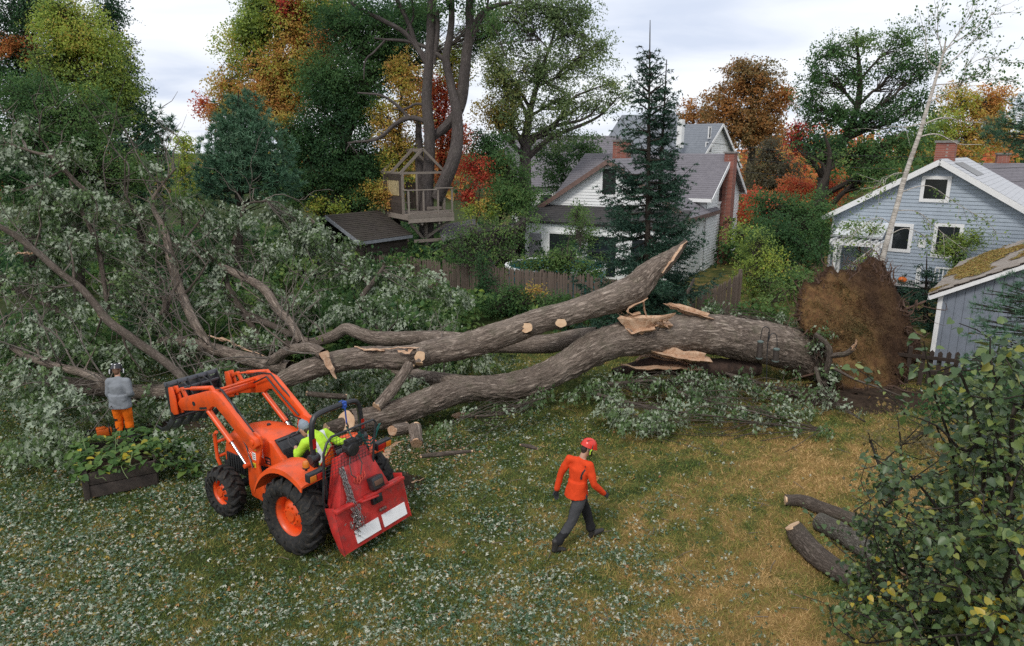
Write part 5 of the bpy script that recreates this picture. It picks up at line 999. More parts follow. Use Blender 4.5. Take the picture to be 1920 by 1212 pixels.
for pts, s_ in (([(415, 634, 17.6), (450, 650, 17.2), (490, 666, 16.8), (520, 674, 16.6)], 5), ([(420, 640, 17.55), (400, 632, 17.6), (385, 628, 17.7), (375, 624, 17.8)], 6), ([(62, 476, 16.9), (45, 473, 16.9), (35, 474, 16.9), (28, 477, 16.9)], 7), ([(190, 595, 16), (186, 590, 16), (198, 600, 15.9), (206, 606, 15.8)], 8)): shard([at(*p) for p in pts], .1, .03, SPLIT, ft, fo, 70 + s_)
# root plate: the turf and soil torn up with the roots
TURF = None
def _turf():
    t = NT('torn_up_turf'); c = t.coord(); n1 = t.noise(c, 2.2, 6, .7); n2 = t.noise(c, 9, 6, .7)
    k = t.ramp(t.math('ADD', t.math('MULTIPLY', n1, .6), t.math('MULTIPLY', n2, .4)), [(.3, (.04, .022, .013)), (.46, (.135, .072, .034)), (.6, (.18, .11, .045)), (.75, (.07, .075, .03))])
    a = t.n('Attribute', attribute_name='tone'); k = t.mix(a.outputs['Fac'], k, t.ramp(n2, [(.3, (.02, .012, .008)), (.7, (.06, .034, .022))])); t.col(k).rgh(.95); t.b.inputs['Specular IOR Level'].default_value = .1; t.bump(t.noise(c, 22, 5), .8, .04); return t.m
TURF = _turf()
ol = [(1500, 590), (1510, 545), (1532, 518), (1562, 512), (1600, 500), (1640, 492), (1662, 520), (1690, 560), (1704, 605), (1716, 650), (1700, 690), (1672, 722), (1645, 738), (1600, 728), (1572, 722), (1548, 690), (1525, 640)]
O3 = np.array([at(x, y, 18.3 + (620 - y) * .0088 + (x - 1600) * .0035) for x, y in ol]); cen = at(1610, 625, 18.0); axis = nrm(np.array([.72, .62, -.35]))
m_, rn = 120, 26; ring = spline(np.vstack([O3, O3[:1]]), m_ + 1)[:m_]; ring = cen + (ring - cen) * (.86 + .32 * fbm(ring * 2.4, 37, 3))[:, None]; V, Tn_ = [], []
for layer, (f0, dp) in enumerate([(i / rn, 0) for i in range(1, rn + 1)] + [(1.02, .12), (.99, .35), (.9, .7), (.65, 1.0), (.3, 1.1), (.02, 1.15)]):
    bul = (1 - min(f0, 1) ** 2) * -.28 if dp == 0 else 0
    V.append(cen + (ring - cen) * f0 + axis * (bul + dp)); Tn_.append(np.full(m_, sstep(.86, 1.0, f0) if dp == 0 else 1.0))
V = np.vstack(V); Tn_ = np.concatenate(Tn_); nl_ = len(V) // m_
lat = sstep(-.02, .46, (V - cen) @ np.array([.85, .2, .2]) / 1.7); Tn_ = np.clip(np.maximum(Tn_, lat * .9) + (fbm(V * 2.2, 31, 4) - .5) * .8, 0, 1)
V = V + axis * ((fbm(V * 1.6, 33, 4) - .5) * -.55 + (fbm(V * 5, 35, 4) - .5) * -.36)[:, None] + (fbm(V * 3, 36, 3) - .5)[:, None] * UP * .4
T_ = [(i * m_ + j, i * m_ + (j + 1) % m_, (i + 1) * m_ + (j + 1) % m_, (i + 1) * m_ + j) for i in range(nl_ - 1) for j in range(m_)] + [(0, j, j + 1, j + 1) for j in range(1, m_ - 1)]
me = mesh_np('root_plate', V - fo, np.array(T_), TURF, tone=Tn_); me.validate(); rp = link('root_plate', me, ft)
rg = np.random.default_rng(55); k = 26000; i0 = rg.integers(0, rn * m_, k); Pb = V[i0] + rg.normal(0, .03, (k, 3)); dn = .2 + .8 * (fbm(Pb * 2.5, 38, 3) > .42); kp = rg.random(k) < dn; Pb = Pb[kp]; k = len(Pb); tnb = Tn_[i0][kp]
leaves('hanging_grass', Pb, nrm(-axis * .6 + rg.normal(0, .6, (k, 3)) - UP * .7), rg.normal(0, 1, (k, 3)), rg.uniform(.04, .11, k), np.full(k, .014), 'needle', leafmat('root_grass', [(0, (.045, .05, .016)), (.35, (.15, .098, .04)), (.65, (.1, .058, .028)), (1, (.045, .024, .014))], trans=.1, rough=.9), np.clip(.35 + tnb * .5 + (fbm(Pb * 2, 39, 3) - .5) * .8 + rg.normal(0, .12, k), 0, 1), ft, fo); tag(ft.children[-1], kind='stuff')
b_ = TB()
for k in range(300):
    i = rg.integers((rn - 5) * m_, (nl_ - 3) * m_); p = V[i]; hi = p[2] > 2.0
    d = nrm((p - cen) * .5 + rg.normal(0, .55, 3) + (UP * .7 if hi else -UP * .3)); ln = rg.uniform(.12, .6) if rg.random() < .85 else rg.uniform(.6, 1.2)
    q = wiggle(p - d * .1, p + d * ln, rg, .16, 5); q[:, 2] = np.maximum(q[:, 2], .05); b_.tube(q, np.linspace(rg.uniform(.008, .045) if rg.random() < .4 else .01, .004, 5), 6, .12, capend=False, wob=.08)
b_.build('root', plain('root_brown', (.075, .042, .028), .9, var=.4), ft, off=fo)
# torn limb lying on top (a piece of its own)
lo = at(800, 668, 15.6) * [1, 1, 0]; tl = root('torn_limb', 'long torn off maple stem with a jagged raised tip resting on the fallen trunk', 'fallen stem', lo)
p, q = px3([(1287, 452, 17.6, 4), (1268, 473, 17.45, 11), (1245, 492, 17.3, 18), (1220, 510, 17.1, 23), (1190, 540, 16.9, 29), (1160, 556, 16.7, 29), (1125, 568, 16.5, 26), (1064, 588, 16.3, 23), (1012, 602, 16.15, 23.5), (943, 627, 15.95, 24), (873, 648, 15.8, 24), (814, 659, 15.65, 23), (760, 671, 15.5, 22.5), (700, 670, 15.4, 22), (654, 674, 15.3, 21.5), (588, 690, 15.1, 20), (539, 709, 14.9, 17), (508, 724, 14.75, 12)])
b_ = TB(); P2_, r2_ = b_.tube(p, q, 90, .04, .06, 41); b_.build('bark_stem', BARK, tl, off=lo)
for c, d, r in ((at(987, 615, 15.72), (-.35, -.85, .25), .135), (at(1052, 606, 15.85), (.1, -.9, .25), .12), (at(787, 669, 15.12), (-.15, -.9, .2), .13), (at(786, 683, 15.14), (-.1, -.6, -.75), .1)):
    d = nrm(np.array(d)); b_ = TB(); b_.tube([c - d * .35, c - d * .005], [r * 1.35, r * 1.03], 18, .06, .008, 5, capend=False); ob = b_.build('branch_stub', BARK, tl, off=lo); cutface(c, d, r, ob, lo)
for k, (pts, w, th) in enumerate([([at(1210, 590, 16.7), at(1206, 560, 16.72), at(1215, 535, 16.9), at(1262, 482, 17.2)], .16, .03), ([at(1200, 585, 16.5), at(1185, 590, 16.45), at(1178, 580, 16.45), at(1215, 560, 16.6)], .2, .05), ([at(1240, 510, 17.0), at(1255, 492, 17.1), at(1270, 472, 17.25), at(1287, 452, 17.5)], .2, .03), ([at(720, 656, 15.3), at(700, 656, 15.2), at(685, 655, 15.18), at(664, 650, 15.2)], .2, .04), ([at(790, 652, 15.45), at(760, 652, 15.3), at(735, 653, 15.25), at(712, 655, 15.2)], .12, .025), ([at(770, 658, 15.2), at(765, 662, 15.15), at(758, 660, 15.15), at(745, 657, 15.2)], .12, .03)]): shard(pts, w, th, SPLIT, tl, lo, 90 + k)
# short broken pieces lying about the stems
def log(name, label, pts, mat, cuts=(1, 1), sides=24, group=None, rough=.02, seed=1, cat='log', split=(), world=False):
    p, q = (np.array([x[:3] for x in pts]), np.array([x[3] for x in pts])) if world else px3(pts); o3 = p.mean(0) * [1, 1, 0]; r = root(name, label, cat, o3, 0, group); b_ = TB(); pp, rr = b_.tube(p, q, sides, .05, rough, seed, capend=False); b_.build('bark', mat, r, off=o3)
    for e_, s in ((0, -1), (-1, 1)):
        d = nrm(pp[e_] - pp[e_ + (1 if e_ == 0 else -1)])
        if cuts[0 if e_ == 0 else 1]: cutface(pp[e_] + d * .004, d, rr[e_] * 1.0, r, o3, 'split_face' if e_ in split else 'cut_face', SPLIT if e_ in split else CUTW)
    return r
log('leaning_branch', 'short leaning branch stub with pale broken top between the two stems', [(769, 683, 15.0, 9), (748, 714, 14.7, 10), (728, 740, 14.4, 11), (706, 764, 14.1, 10)], BARK, seed=4)
log('broken_branch', 'thin broken branch with sawn end lying under the torn stem', [(575, 738, 14.9, 5), (610, 742, 14.9, 5.5), (650, 744, 15, 5)], BARKB, seed=6, rough=.005)
log('log_end', 'short split log showing rough orange end grain behind the tractor', [(735, 808, 13.2, 11), (762, 803, 13.5, 12)], BARK, seed=7, split=(0,)); log('log_end', 'chunky split log with ragged pale end standing on the lawn', [(781, 832, 12.9, 12), (778, 800, 13.3, 12)], BARK, seed=8, split=(0,))
log('sawn_log', 'sawn log lying behind the roll bar with round pale end', [(612, 808, 13.6, 14), (660, 792, 14.0, 15), (690, 780, 14.2, 14)], BARKB, seed=9)
log('dead_stick', 'flat grey broken stick lying on the grass behind the walker', [(788, 856, 12.25, 4), (835, 851, 12.35, 5), (886, 846, 12.45, 3)], BARKB, seed=10, rough=.006, cat='stick')
log('dead_stick', 'small brown bark piece lying on the grass near the helmet', [(975, 834, 12.7, 2.5), (995, 838, 12.65, 4), (1008, 842, 12.6, 2.5)], BARKB, seed=11, rough=.006, cat='stick')
for k, (lb, pts, w, th) in enumerate([('curved strip of pale stripped bark wood on the lawn', [(722, 868, 12.0), (726, 845, 12.3), (750, 828, 12.6), (772, 824, 12.7)], .16, .03), ('pale flat wood chip slab near the trunk end', [(858, 782, 13.8), (870, 778, 13.9), (882, 778, 13.9), (890, 782, 13.8)], .3, .05), ('thin long sliver of split wood by the winch', [(742, 910, 11.3), (760, 905, 11.35), (778, 902, 11.4), (795, 898, 11.45)], .07, .02), ('short pale wood shard between the tractor and split logs', [(716, 880, 11.8), (722, 862, 12), (728, 850, 12.1), (735, 838, 12.3)], .12, .03)]):
    P4_ = [gr(a, b, .05) for a, b, c in pts]; o4 = np.array(P4_).mean(0) * [1, 1, 0]; o = shard(P4_, w, th, SPLIT, None, o4, 120 + k, 'wood_splinter'); o.location = o4; tag(o, lb, 'wood chip')
rg = np.random.default_rng(44); k = 900; xx = rg.normal(0, .9, k); yy = rg.normal(0, .45, k); c = gr(745, 850); P = np.c_[c[0] + xx, c[1] + yy, gz(c[0] + xx, c[1] + yy) + .02]; an = rg.random(k) * 6.28
leaves('wood_chips', P, np.c_[np.cos(an), np.sin(an), rg.normal(0, .2, k)], np.c_[rg.normal(0, .4, (k, 2)), np.ones(k)], rg.uniform(.02, .09, k), rg.uniform(.01, .035, k), 'kite', leafmat('wood_chip', [(0, (.3, .17, .09)), (1, (.55, .38, .24))], trans=0), rg.random(k)); tag(bpy.data.objects['wood_chips'], kind='stuff')
# foliage of the fallen crown, hanging in silvery bunches
def silver(name, lobes, cover, seed, parent, off, per=16, Lf=.14, cr=.17, power=.5, gap=.45, fl=.5):
    rg = np.random.default_rng(seed); LW = lobes_w(lobes); C, O, Tn = clumps(LW, cover * 2.3, Lf * Lf * .25, per, rg, gap, power); Tn = .32 + (fbm(C * .7, 71, 3) - .5) * .9 + rg.normal(0, .1, len(C))
    n = len(C) * per; m_ = len(C); R_ = lambda v: np.repeat(v, per, 0); flip = R_(rg.random(m_) < fl) ^ (rg.random(n) < .14)
    ax = nrm(O * np.array([.7, .7, .2]) + rg.normal(0, .35, (m_, 3)) - np.array([.1, .1, .7])); cn = nrm(O * .6 + np.array([0, -.45, .5]) + rg.normal(0, .4, (m_, 3))); ln = cr * rg.uniform(1.0, 2.4, m_)
    P = R_(C) + R_(ax * ln[:, None]) * rg.uniform(-.5, .5, n)[:, None] + np.clip(rg.normal(0, 1, (n, 3)), -1.7, 1.7) * cr * .36; A = nrm(R_(ax) + rg.normal(0, .42, (n, 3)) - UP * .25); N = np.where(flip[:, None], -1, 1) * (R_(cn) + rg.normal(0, .3, (n, 3)))
    L = Lf * rg.uniform(.6, 1.3, n); return tag(leaves(name, P, A, N, L, L * rg.uniform(.36, .7, n), 'trilobe', SILV, np.clip(np.repeat(Tn, per) + rg.normal(0, .1, n), 0, 1), parent, off), kind='stuff'), C
f1, C1 = silver('foliage', [(40, 300, 18.4, 60, 60), (140, 290, 18.6, 40, 30), (60, 380, 18.2, 90, 60), (170, 380, 18.6, 80, 55), (80, 460, 17.8, 90, 55), (200, 460, 18.4, 90, 60), (280, 400, 19.2, 60, 36), (280, 315, 19, 22, 18), (310, 480, 18.8, 60, 60), (240, 540, 18, 80, 50), (60, 530, 17.8, 80, 40), (130, 590, 17.2, 90, 45), (40, 230, 18.4, 24, 14), (85, 245, 18.4, 14, 12)], 1.25, 401, ft, fo)
f2, C2 = silver('foliage', [(360, 400, 19.4, 50, 36), (430, 420, 20, 60, 36), (520, 400, 20.5, 50, 36), (585, 440, 20.8, 60, 40), (400, 480, 19.6, 70, 50), (500, 480, 20.2, 70, 50), (620, 510, 20.8, 70, 45), (700, 520, 21, 70, 40), (780, 530, 21, 60, 36), (840, 560, 20.6, 40, 30), (400, 560, 19, 70, 50), (500, 560, 19.4, 80, 46), (600, 580, 19.6, 80, 40), (700, 590, 19.4, 80, 40), (800, 600, 19, 70, 30), (290, 590, 18.4, 60, 50), (650, 600, 18.8, 60, 30), (750, 610, 18.6, 60, 24), (640, 470, 21.5, 50, 30), (545, 440, 20.6, 40, 20)], 1.3, 402, ft, fo)
f3, C3 = silver('foliage', [(40, 640, 16.2, 90, 50), (130, 650, 16, 80, 40), (230, 670, 16, 60, 40), (340, 660, 17, 60, 36), (60, 720, 14.9, 90, 45), (150, 760, 14.3, 80, 40), (60, 790, 13.6, 90, 45), (150, 820, 13.2, 70, 30), (290, 770, 14.8, 50, 40), (350, 800, 13.8, 50, 30), (420, 700, 16.4, 60, 30), (480, 640, 17.6, 60, 30), (40, 850, 12.6, 80, 36), (110, 870, 12.3, 50, 26), (320, 850, 12.7, 45, 22), (280, 830, 13.2, 50, 22)], 1.25, 403, ft, fo)
f4, C4 = silver('foliage', [(640, 720, 15.8, 80, 30), (560, 740, 15.4, 60, 24), (700, 730, 16, 60, 26), (840, 690, 17.2, 60, 24), (900, 680, 17.6, 60, 20), (760, 720, 15.6, 36, 24), (700, 690, 16.8, 60, 26), (480, 750, 15.2, 50, 24), (540, 780, 14.4, 50, 20), (410, 770, 14.6, 40, 24)], 1.2, 404, ft, fo)
b_ = TB(); bt_p = np.array([a for a, b in bt_]); rg = np.random.default_rng(77)
for CC in (C1, C2, C3, C4):
    for j in rg.permutation(len(CC))[:int(len(CC) * .1)]:
        d = np.linalg.norm(bt_p - CC[j], axis=1); i = int(d.argmin())
        if d[i] < 2.6: b_.tube(wiggle(bt_p[i], CC[j], rg, .1, 4), [.014, .011, .008, .004], 4, .35, capend=False)
for q_ in range(170):                       # long bare shoots standing out of the leaves
    j = rg.integers(0, len(bt_p))
    if proj(bt_p[j])[0] > 620 and rg.random() < .8: continue
    d = nrm(np.array([-.35, .1, .75]) + rg.normal(0, .55, 3)); ln = rg.uniform(1.0, 3.0); w0 = wiggle(bt_p[j], bt_p[j] + d * ln, rg, .07, 5); w0[:, 2] = np.maximum(w0[:, 2], .3); r0 = rg.uniform(.012, .026)
    pp, _ = b_.tube(w0, np.linspace(r0, .005, 5), 5, .2, capend=False, wob=.12)
    for s_ in range(4):
        i = rg.integers(len(pp) // 3, len(pp)); e_ = pp[i] + nrm(d + rg.normal(0, .8, 3)) * rg.uniform(.3, .9); b_.tube(wiggle(pp[i], e_, rg, .08, 4), np.linspace(r0 * .5, .004, 4), 4, .3, capend=False)
b_.build('twigs', BARKW, ft, off=fo); tag(ft.children[-1], kind='stuff')
# severed leafy branches on the grass in front of the trunk
def leafy(label, lobes, stem, seed, cover=.95, fl=.3):
    p, q = px3(stem); o3 = p.mean(0) * [1, 1, 0]; r = root('leafy_branch', label, 'branch', o3, 0, 'severed leafy branches along the trunk'); b_ = TB(); pp, rr = b_.tube(p, q, 7, .15, .003, seed, wob=.12); rg = np.random.default_rng(seed)
    f, C = silver('foliage', lobes, cover, seed, r, o3, per=14, Lf=.12, cr=.17, gap=.36, fl=fl)
    for j in rg.permutation(len(C))[:40]: k = rg.integers(0, len(pp)); b_.tube(wiggle(pp[k], C[j], rg, .1, 3), [.012, .008, .004], 4, .3, capend=False)
    b_.build('stem', BARKB, r, off=o3)
leafy('silvery leafy branch lying nearest the walking man', [(1170, 770, 14.8, 60, 20), (1220, 780, 14.5, 60, 18), (1150, 745, 15.2, 36, 18), (1260, 765, 14.9, 50, 18), (1210, 795, 14.2, 60, 10)], [(1120, 740, 15.4, 4), (1200, 760, 15, 3), (1290, 772, 14.7, 1.5)], 501, 1.5, .62)
leafy('dark leafy branch under the middle of the trunk', [(1190, 712, 16.4, 50, 24), (1250, 722, 16.2, 60, 28), (1310, 712, 16.6, 50, 28), (1130, 722, 16.2, 44, 20), (1085, 738, 15.8, 40, 14)], [(1140, 720, 16.2, 4), (1230, 715, 16.3, 3), (1330, 720, 16.5, 1.5)], 502)
leafy('broad leafy branch spread on the lawn before the trunk', [(1340, 765, 15, 70, 20), (1400, 780, 14.7, 60, 16), (1310, 755, 15.3, 50, 22), (1440, 770, 15, 40, 18), (1480, 765, 15.2, 50, 22), (1330, 735, 16, 60, 22)], [(1270, 735, 15.8, 3.5), (1360, 760, 15.2, 3), (1460, 785, 14.6, 1.5)], 503)
leafy('leafy branch below the bird feeders', [(1380, 725, 16.5, 50, 26), (1440, 735, 16.3, 50, 24), (1480, 720, 16.8, 36, 24)], [(1360, 700, 17, 3), (1430, 722, 16.5, 3), (1500, 740, 16.2, 1.5)], 504)
leafy('leafy branch draped below the root plate', [(1540, 745, 16.2, 40, 22), (1580, 770, 15.5, 50, 18), (1510, 770, 15.4, 40, 18), (1610, 790, 15, 40, 16)], [(1530, 690, 17.4, 4), (1550, 740, 16.4, 3), (1620, 790, 15, 1.5)], 505)
leafy('leafy branch caught between the trunk base and root plate', [(1545, 650, 17.6, 26, 26), (1530, 625, 17.7, 26, 14), (1560, 690, 17.2, 22, 30)], [(1545, 720, 17.2, 5), (1553, 660, 17.5, 5), (1525, 628, 17.6, 3)], 506)
leafy('fallen leafy branch behind the trunk near the fence corner', [(1340, 582, 19.5, 36, 14), (1400, 592, 19.6, 50, 18), (1460, 605, 19.6, 50, 18), (1500, 622, 19.4, 36, 18)], [(1320, 585, 19.5, 2), (1400, 595, 19.5, 3), (1500, 620, 19.3, 4)], 507)
leafy('small sprig of leaves lying below the near stem', [(935, 770, 14.4, 26, 12), (880, 775, 14.3, 30, 10), (990, 755, 14.8, 30, 14), (1020, 745, 15.1, 20, 14), (835, 800, 13.5, 36, 8)], [(860, 782, 14.1, 1.5), (930, 775, 14.3, 2), (1010, 750, 14.9, 2)], 508, 1.0)
leafy('ragged spray of leaves strewn over grass past the twigs', [(1500, 800, 14.3, 50, 10), (1420, 800, 14.3, 60, 10), (1570, 810, 14.1, 50, 10), (1250, 795, 14.3, 60, 10), (1180, 805, 14, 40, 8)], [(1400, 790, 14.5, 1.5), (1480, 800, 14.3, 2), (1560, 808, 14.1, 1.5)], 509, .9)
p, q = px3([(1548, 700, 17.1, 5), (1556, 665, 17.0, 5.5), (1550, 645, 17.1, 4.5), (1528, 626, 17.3, 4)]); 
br = root('broken_branch', 'curved grey branch with broken pale tip in front of the root plate', 'branch', p.mean(0) * [1, 1, 0]); b_ = TB(); o3 = p.mean(0) * [1, 1, 0]; b_.tube(p, q, 10, .08, .006, 3)
p2, q2 = px3([(1556, 668, 17.0, 4.5), (1570, 666, 16.9, 5), (1585, 664, 16.8, 5), (1598, 655, 16.75, 5), (1604, 645, 16.7, 3.5)]); b_.tube(p2, q2, 10, .08, .006, 4)
p3, q3 = px3([(1560, 690, 17, 3), (1600, 712, 16.7, 2.4), (1650, 728, 16.5, 1.8), (1700, 745, 16.3, 1)]); b_.tube(p3, q3, 7, .1, .003, 4, wob=.1); b_.build('stem', BARKB, br, off=o3); shard([at(1598, 655, 16.72), at(1601, 650, 16.68), at(1604, 644, 16.66), at(1606, 637, 16.64)], .11, .05, SPLIT, br, o3, 140)
# cut logs by the shrub
SPB = BARKB
def glog(pts):
    out = []
    for px, py, rr in pts:
        z = rr / F * 11.3 + (.2 if (px, py) == (1486, 985) else 0); p = gr(px, py, z * .95); out.append((*p, rr / ppm(p)))
    return out
log('cut_log', 'curved dark log with the sawn end up, farthest of the logs by the shrub', glog([(1472, 938, 10), (1505, 940, 12), (1545, 955, 13), (1600, 975, 13), (1650, 1000, 12)]), BARKB, seed=21, cuts=(1, 0), world=True)
log('cut_log', 'log with round pale sawn end nearest the bare grass by the shrub', glog([(1486, 985, 15), (1500, 1008, 20), (1530, 1040, 21), (1575, 1072, 20), (1620, 1100, 18)]), BARKB, seed=22, cuts=(1, 0), world=True)
log('cut_log', 'thick lichen covered log lying between the other two logs', glog([(1535, 978, 17), (1575, 998, 19), (1620, 1028, 20), (1680, 1060, 19)]), LICH, seed=23, cuts=(0, 0), world=True)
log('split_log', 'pale freshly split log half hidden under the shrub leaves', glog([(1660, 1040, 16), (1720, 1075, 18), (1790, 1100, 18)]), SPLIT, seed=24, world=True)
log('cut_log', 'grey log deep under the shrub below the split log', glog([(1800, 1160, 24), (1890, 1150, 26), (1960, 1140, 26)]), BARKB, seed=25, world=True)
# ---------------------------------------------------------------- tractor with loader, winch, chain
TO = np.array([-2.99, 10.45, .0]); TRZ = math.atan2(.568, -.823)
tr_ = root('tractor', 'bright orange compact tractor with raised front loader seen from behind', 'tractor', TO, TRZ)
XZ = lambda u, v, w: (u, w, v); YZ = lambda u, v, w: (w, u, v)
def part(name, mat, par=tr_, bevel=.008, **k):
    m = MB(); return m, (lambda: m.build(name, mat, par, bevel=bevel, **k))
def wheel(c, Rr, Wd, rim, side, nl):
    c = np.array(c, float); ax = np.array([0, side, 0.]); m = MB()
    m.lathe([(rim + .015, .30 * Wd), (rim - .005, .26 * Wd), (rim - .03, .22 * Wd), (rim - .045, .02 * Wd), (rim * .86, -.02), (rim * .62, .03), (rim * .5, .075), (rim * .3, .085), (rim * .28, .11), (.0, .112)], c, ax, 36)
    m.lathe([(rim + .015, .30 * Wd), (rim + .02, -.3 * Wd), (rim * .4, -.3 * Wd), (0, -.3 * Wd)], c, ax, 30); w = m.build('wheel', ORANGE, tr_, ang=50)
    for k in range(8): a = k * .785 + .3; q = c + np.array([math.cos(a) * rim * .42, 0, math.sin(a) * rim * .42]); MB().cyl(q + ax * .07, q + ax * .105, .016, n=6).build('wheel_bolt', ORANGE, w)
    m = MB(); Rc = Rr - .05; m.lathe([(rim - .01, .3 * Wd), (rim + .03, .40 * Wd), (rim + .1, .475 * Wd), (Rc * .8, .5 * Wd), (Rc * .93, .455 * Wd), (Rc * .985, .36 * Wd), (Rc, .18 * Wd), (Rc, -.18 * Wd), (Rc * .985, -.36 * Wd), (Rc * .93, -.455 * Wd), (Rc * .8, -.5 * Wd), (rim + .03, -.4 * Wd), (rim - .01, -.3 * Wd)], c, ax, 48)
    t = m.build('tyre', RUBBER, w, ang=60); m = MB()
    for k in range(nl):
        for s in (-1, 1):
            a0 = (k + (.5 if s > 0 else 0)) / nl * 6.283; S_ = [-.03, .16, .36, .455, .50]; Ro = [Rr, Rr, Rr - .012, Rr - .06, Rr - .15]; Ri = [Rc - .03, Rc - .03, Rc - .05, Rc - .09, Rc - .19]; V = []
            for q in range(5):
                a = a0 + [0, .06, .17, .22, .23][q] * (1 if side > 0 else -1) * 1.0; h = [.05, .055, .06, .06, .05][q] * 20 / nl * .55 / Rr
                for da, rr in ((-h, Ri[q]), (h, Ri[q]), (h * .75, Ro[q]), (-h * .75, Ro[q])): V.append(c + np.array([math.cos(a + da) * rr, 0, math.sin(a + da) * rr]) + np.array([0, s * S_[q] * Wd * (1.0 if q < 4 else 1.01), 0]))
            m.add(V, [(q * 4 + i, q * 4 + (i + 1) % 4, q * 4 + 4 + (i + 1) % 4, q * 4 + 4 + i) for q in range(4) for i in range(4)] + [(0, 1, 2, 3), (19, 18, 17, 16)])
    tag(m.build('tread', RUBBER, w, bevel=.006, segs=1), kind='stuff'); return w
wheel((0, .72, .635), .64, .44, .335, 1, 17); wheel((0, -.72, .635), .64, .44, .335, -1, 17); wheel((1.93, .69, .44), .45, .33, .23, 1, 15); wheel((1.93, -.69, .44), .45, .33, .23, -1, 15)
m, b = part('chassis', BLACKM); m.box((1.0, 0, .62), (2.6, .36, .34)); m.box((-.05, 0, .66), (.5, .5, .42)); m.box((1.75, 0, .86), (1.2, .46, .3)); m.cyl((0, -.6, .635), (0, .6, .635), .12); m.cyl((1.93, -.6, .44), (1.93, .6, .44), .075); m.box((2.55, 0, .5), (.2, .45, .3)); m.box((.7, .38, .5), (.5, .2, .25)); b()
m, b = part('platform', BLACKM); m.box((.5, 0, .83), (.95, 1.15, .05)); m.box((.55, .52, .6), (.3, .12, .04)); m.box((.55, .52, .42), (.3, .1, .03)); b()
def loft(secs, name, mat, par=tr_, ang=40):
    m = MB(); V = []; k = 13
    for x, w, zb, zt in secs:
        h = zt - zb; ol = [(-w, zb), (-w * 1.02, zb + h * .45), (-w, zt - .16), (-w * .94, zt - .07), (-w * .8, zt - .022), (-w * .45, zt), (0, zt + .008), (w * .45, zt), (w * .8, zt - .022), (w * .94, zt - .07), (w, zt - .16), (w * 1.02, zb + h * .45), (w, zb)]; V += [(x, y, z) for y, z in ol]
    m.add(V, [(i * k + j, i * k + (j + 1) % k, (i + 1) * k + (j + 1) % k, (i + 1) * k + j) for i in range(len(secs) - 1) for j in range(k)] + [tuple(range(k)), tuple(range(len(V) - 1, len(V) - k - 1, -1))], True); return m.build(name, mat, par, ang=ang)
hd_ = loft([(1.02, .335, 1.0, 1.43), (1.2, .345, .95, 1.49), (1.5, .345, .9, 1.5), (1.9, .335, .86, 1.45), (2.2, .315, .8, 1.36), (2.42, .285, .74, 1.2), (2.53, .25, .7, 1.02), (2.56, .22, .68, .9)], 'hood', ORANGE)
for s in (-1, 1):
    m, b = part('side_grille', BLACKM, hd_, .004); m.box((2.1, s * .33, .78), (.5, .02, .32)); g_ = b()
    for i in range(6): m, b = part('grille_slat', BLACKM, hd_, .003); m.box((1.92 + i * .07, s * .345, .78), (.03, .02, .3)); b()
m, b = part('hood_cap', BLACKM, hd_, .004); m.cyl((1.55, -.02, 1.5), (1.55, -.02, 1.53), .035); b()
m = MB(); m.prism([(1.24, 1.10), (1.36, 1.10), (1.36, 1.125), (1.265, 1.125), (1.285, 1.3), (1.255, 1.3)], XZ, .349, .353); m.build('white_letter', WHITEP, hd_)
m = MB(); m.box((1.13, .352, 1.08), (.14, .006, .13)); dp_ = m.build('model_badge', BLACKM, hd_); m = MB(); m.box((1.13, .356, 1.10), (.11, .004, .028)); m.box((1.11, .356, 1.05), (.07, .004, .02)); m.build('badge_lettering', plain('badge_red', (.5, .12, .08), .4), dp_)
m, b = part('dashboard', BLACKM); m.prism([(1.06, .85), (1.06, 1.40), (.98, 1.44), (.82, 1.32), (.78, 1.22), (.7, .85)], XZ, -.27, .27); m.box((1.0, 0, 1.42), (.1, .5, .05)); b()
for s in (-1, 1):
    m, b = part('cowl_panel', ORANGE, bevel=.02); m.prism([(1.10, .9), (1.10, 1.44), (1.0, 1.42), (.86, 1.30), (.70, 1.17), (.62, 1.02), (.66, .92)], XZ, s * .27 - .03, s * .345); b()
m, b = part('steering_column', BLACKM); m.cyl((.86, 0, 1.25), (.72, 0, 1.40), .03); sc_ = b()
m = MB(); cst, tdir = np.array([.71, 0, 1.42]), nrm(np.array([-.55, 0, .83])); yv = np.array([0, 1., 0]); xv = np.cross(yv, tdir); ring_ = [cst + .19 * (math.cos(a) * xv + math.sin(a) * yv) for a in np.linspace(0, 6.283, 29)]; m.tube(ring_, .016, 8, cap=False)
for a in (.5, 2.6, 4.7): m.cyl(cst - tdir * .03, cst + .185 * (math.cos(a) * xv + math.sin(a) * yv), .012, n=6)
m.build('steering_wheel', BLACKM, tr_)
m, b = part('lever', BLACKM); m.tube([(.75, -.25, 1.2), (.62, -.28, 1.38), (.6, -.28, 1.44)], .01, 6); m.ball((.6, -.28, 1.46), .022, 5); b()
m, b = part('seat', BLACKM, bevel=.04, segs=3); m.box((.0, 0, 1.02), (.5, .5, .13)); m.box((-.24, 0, 1.27), (.12, .48, .48), (0, -.15, 0)); b()
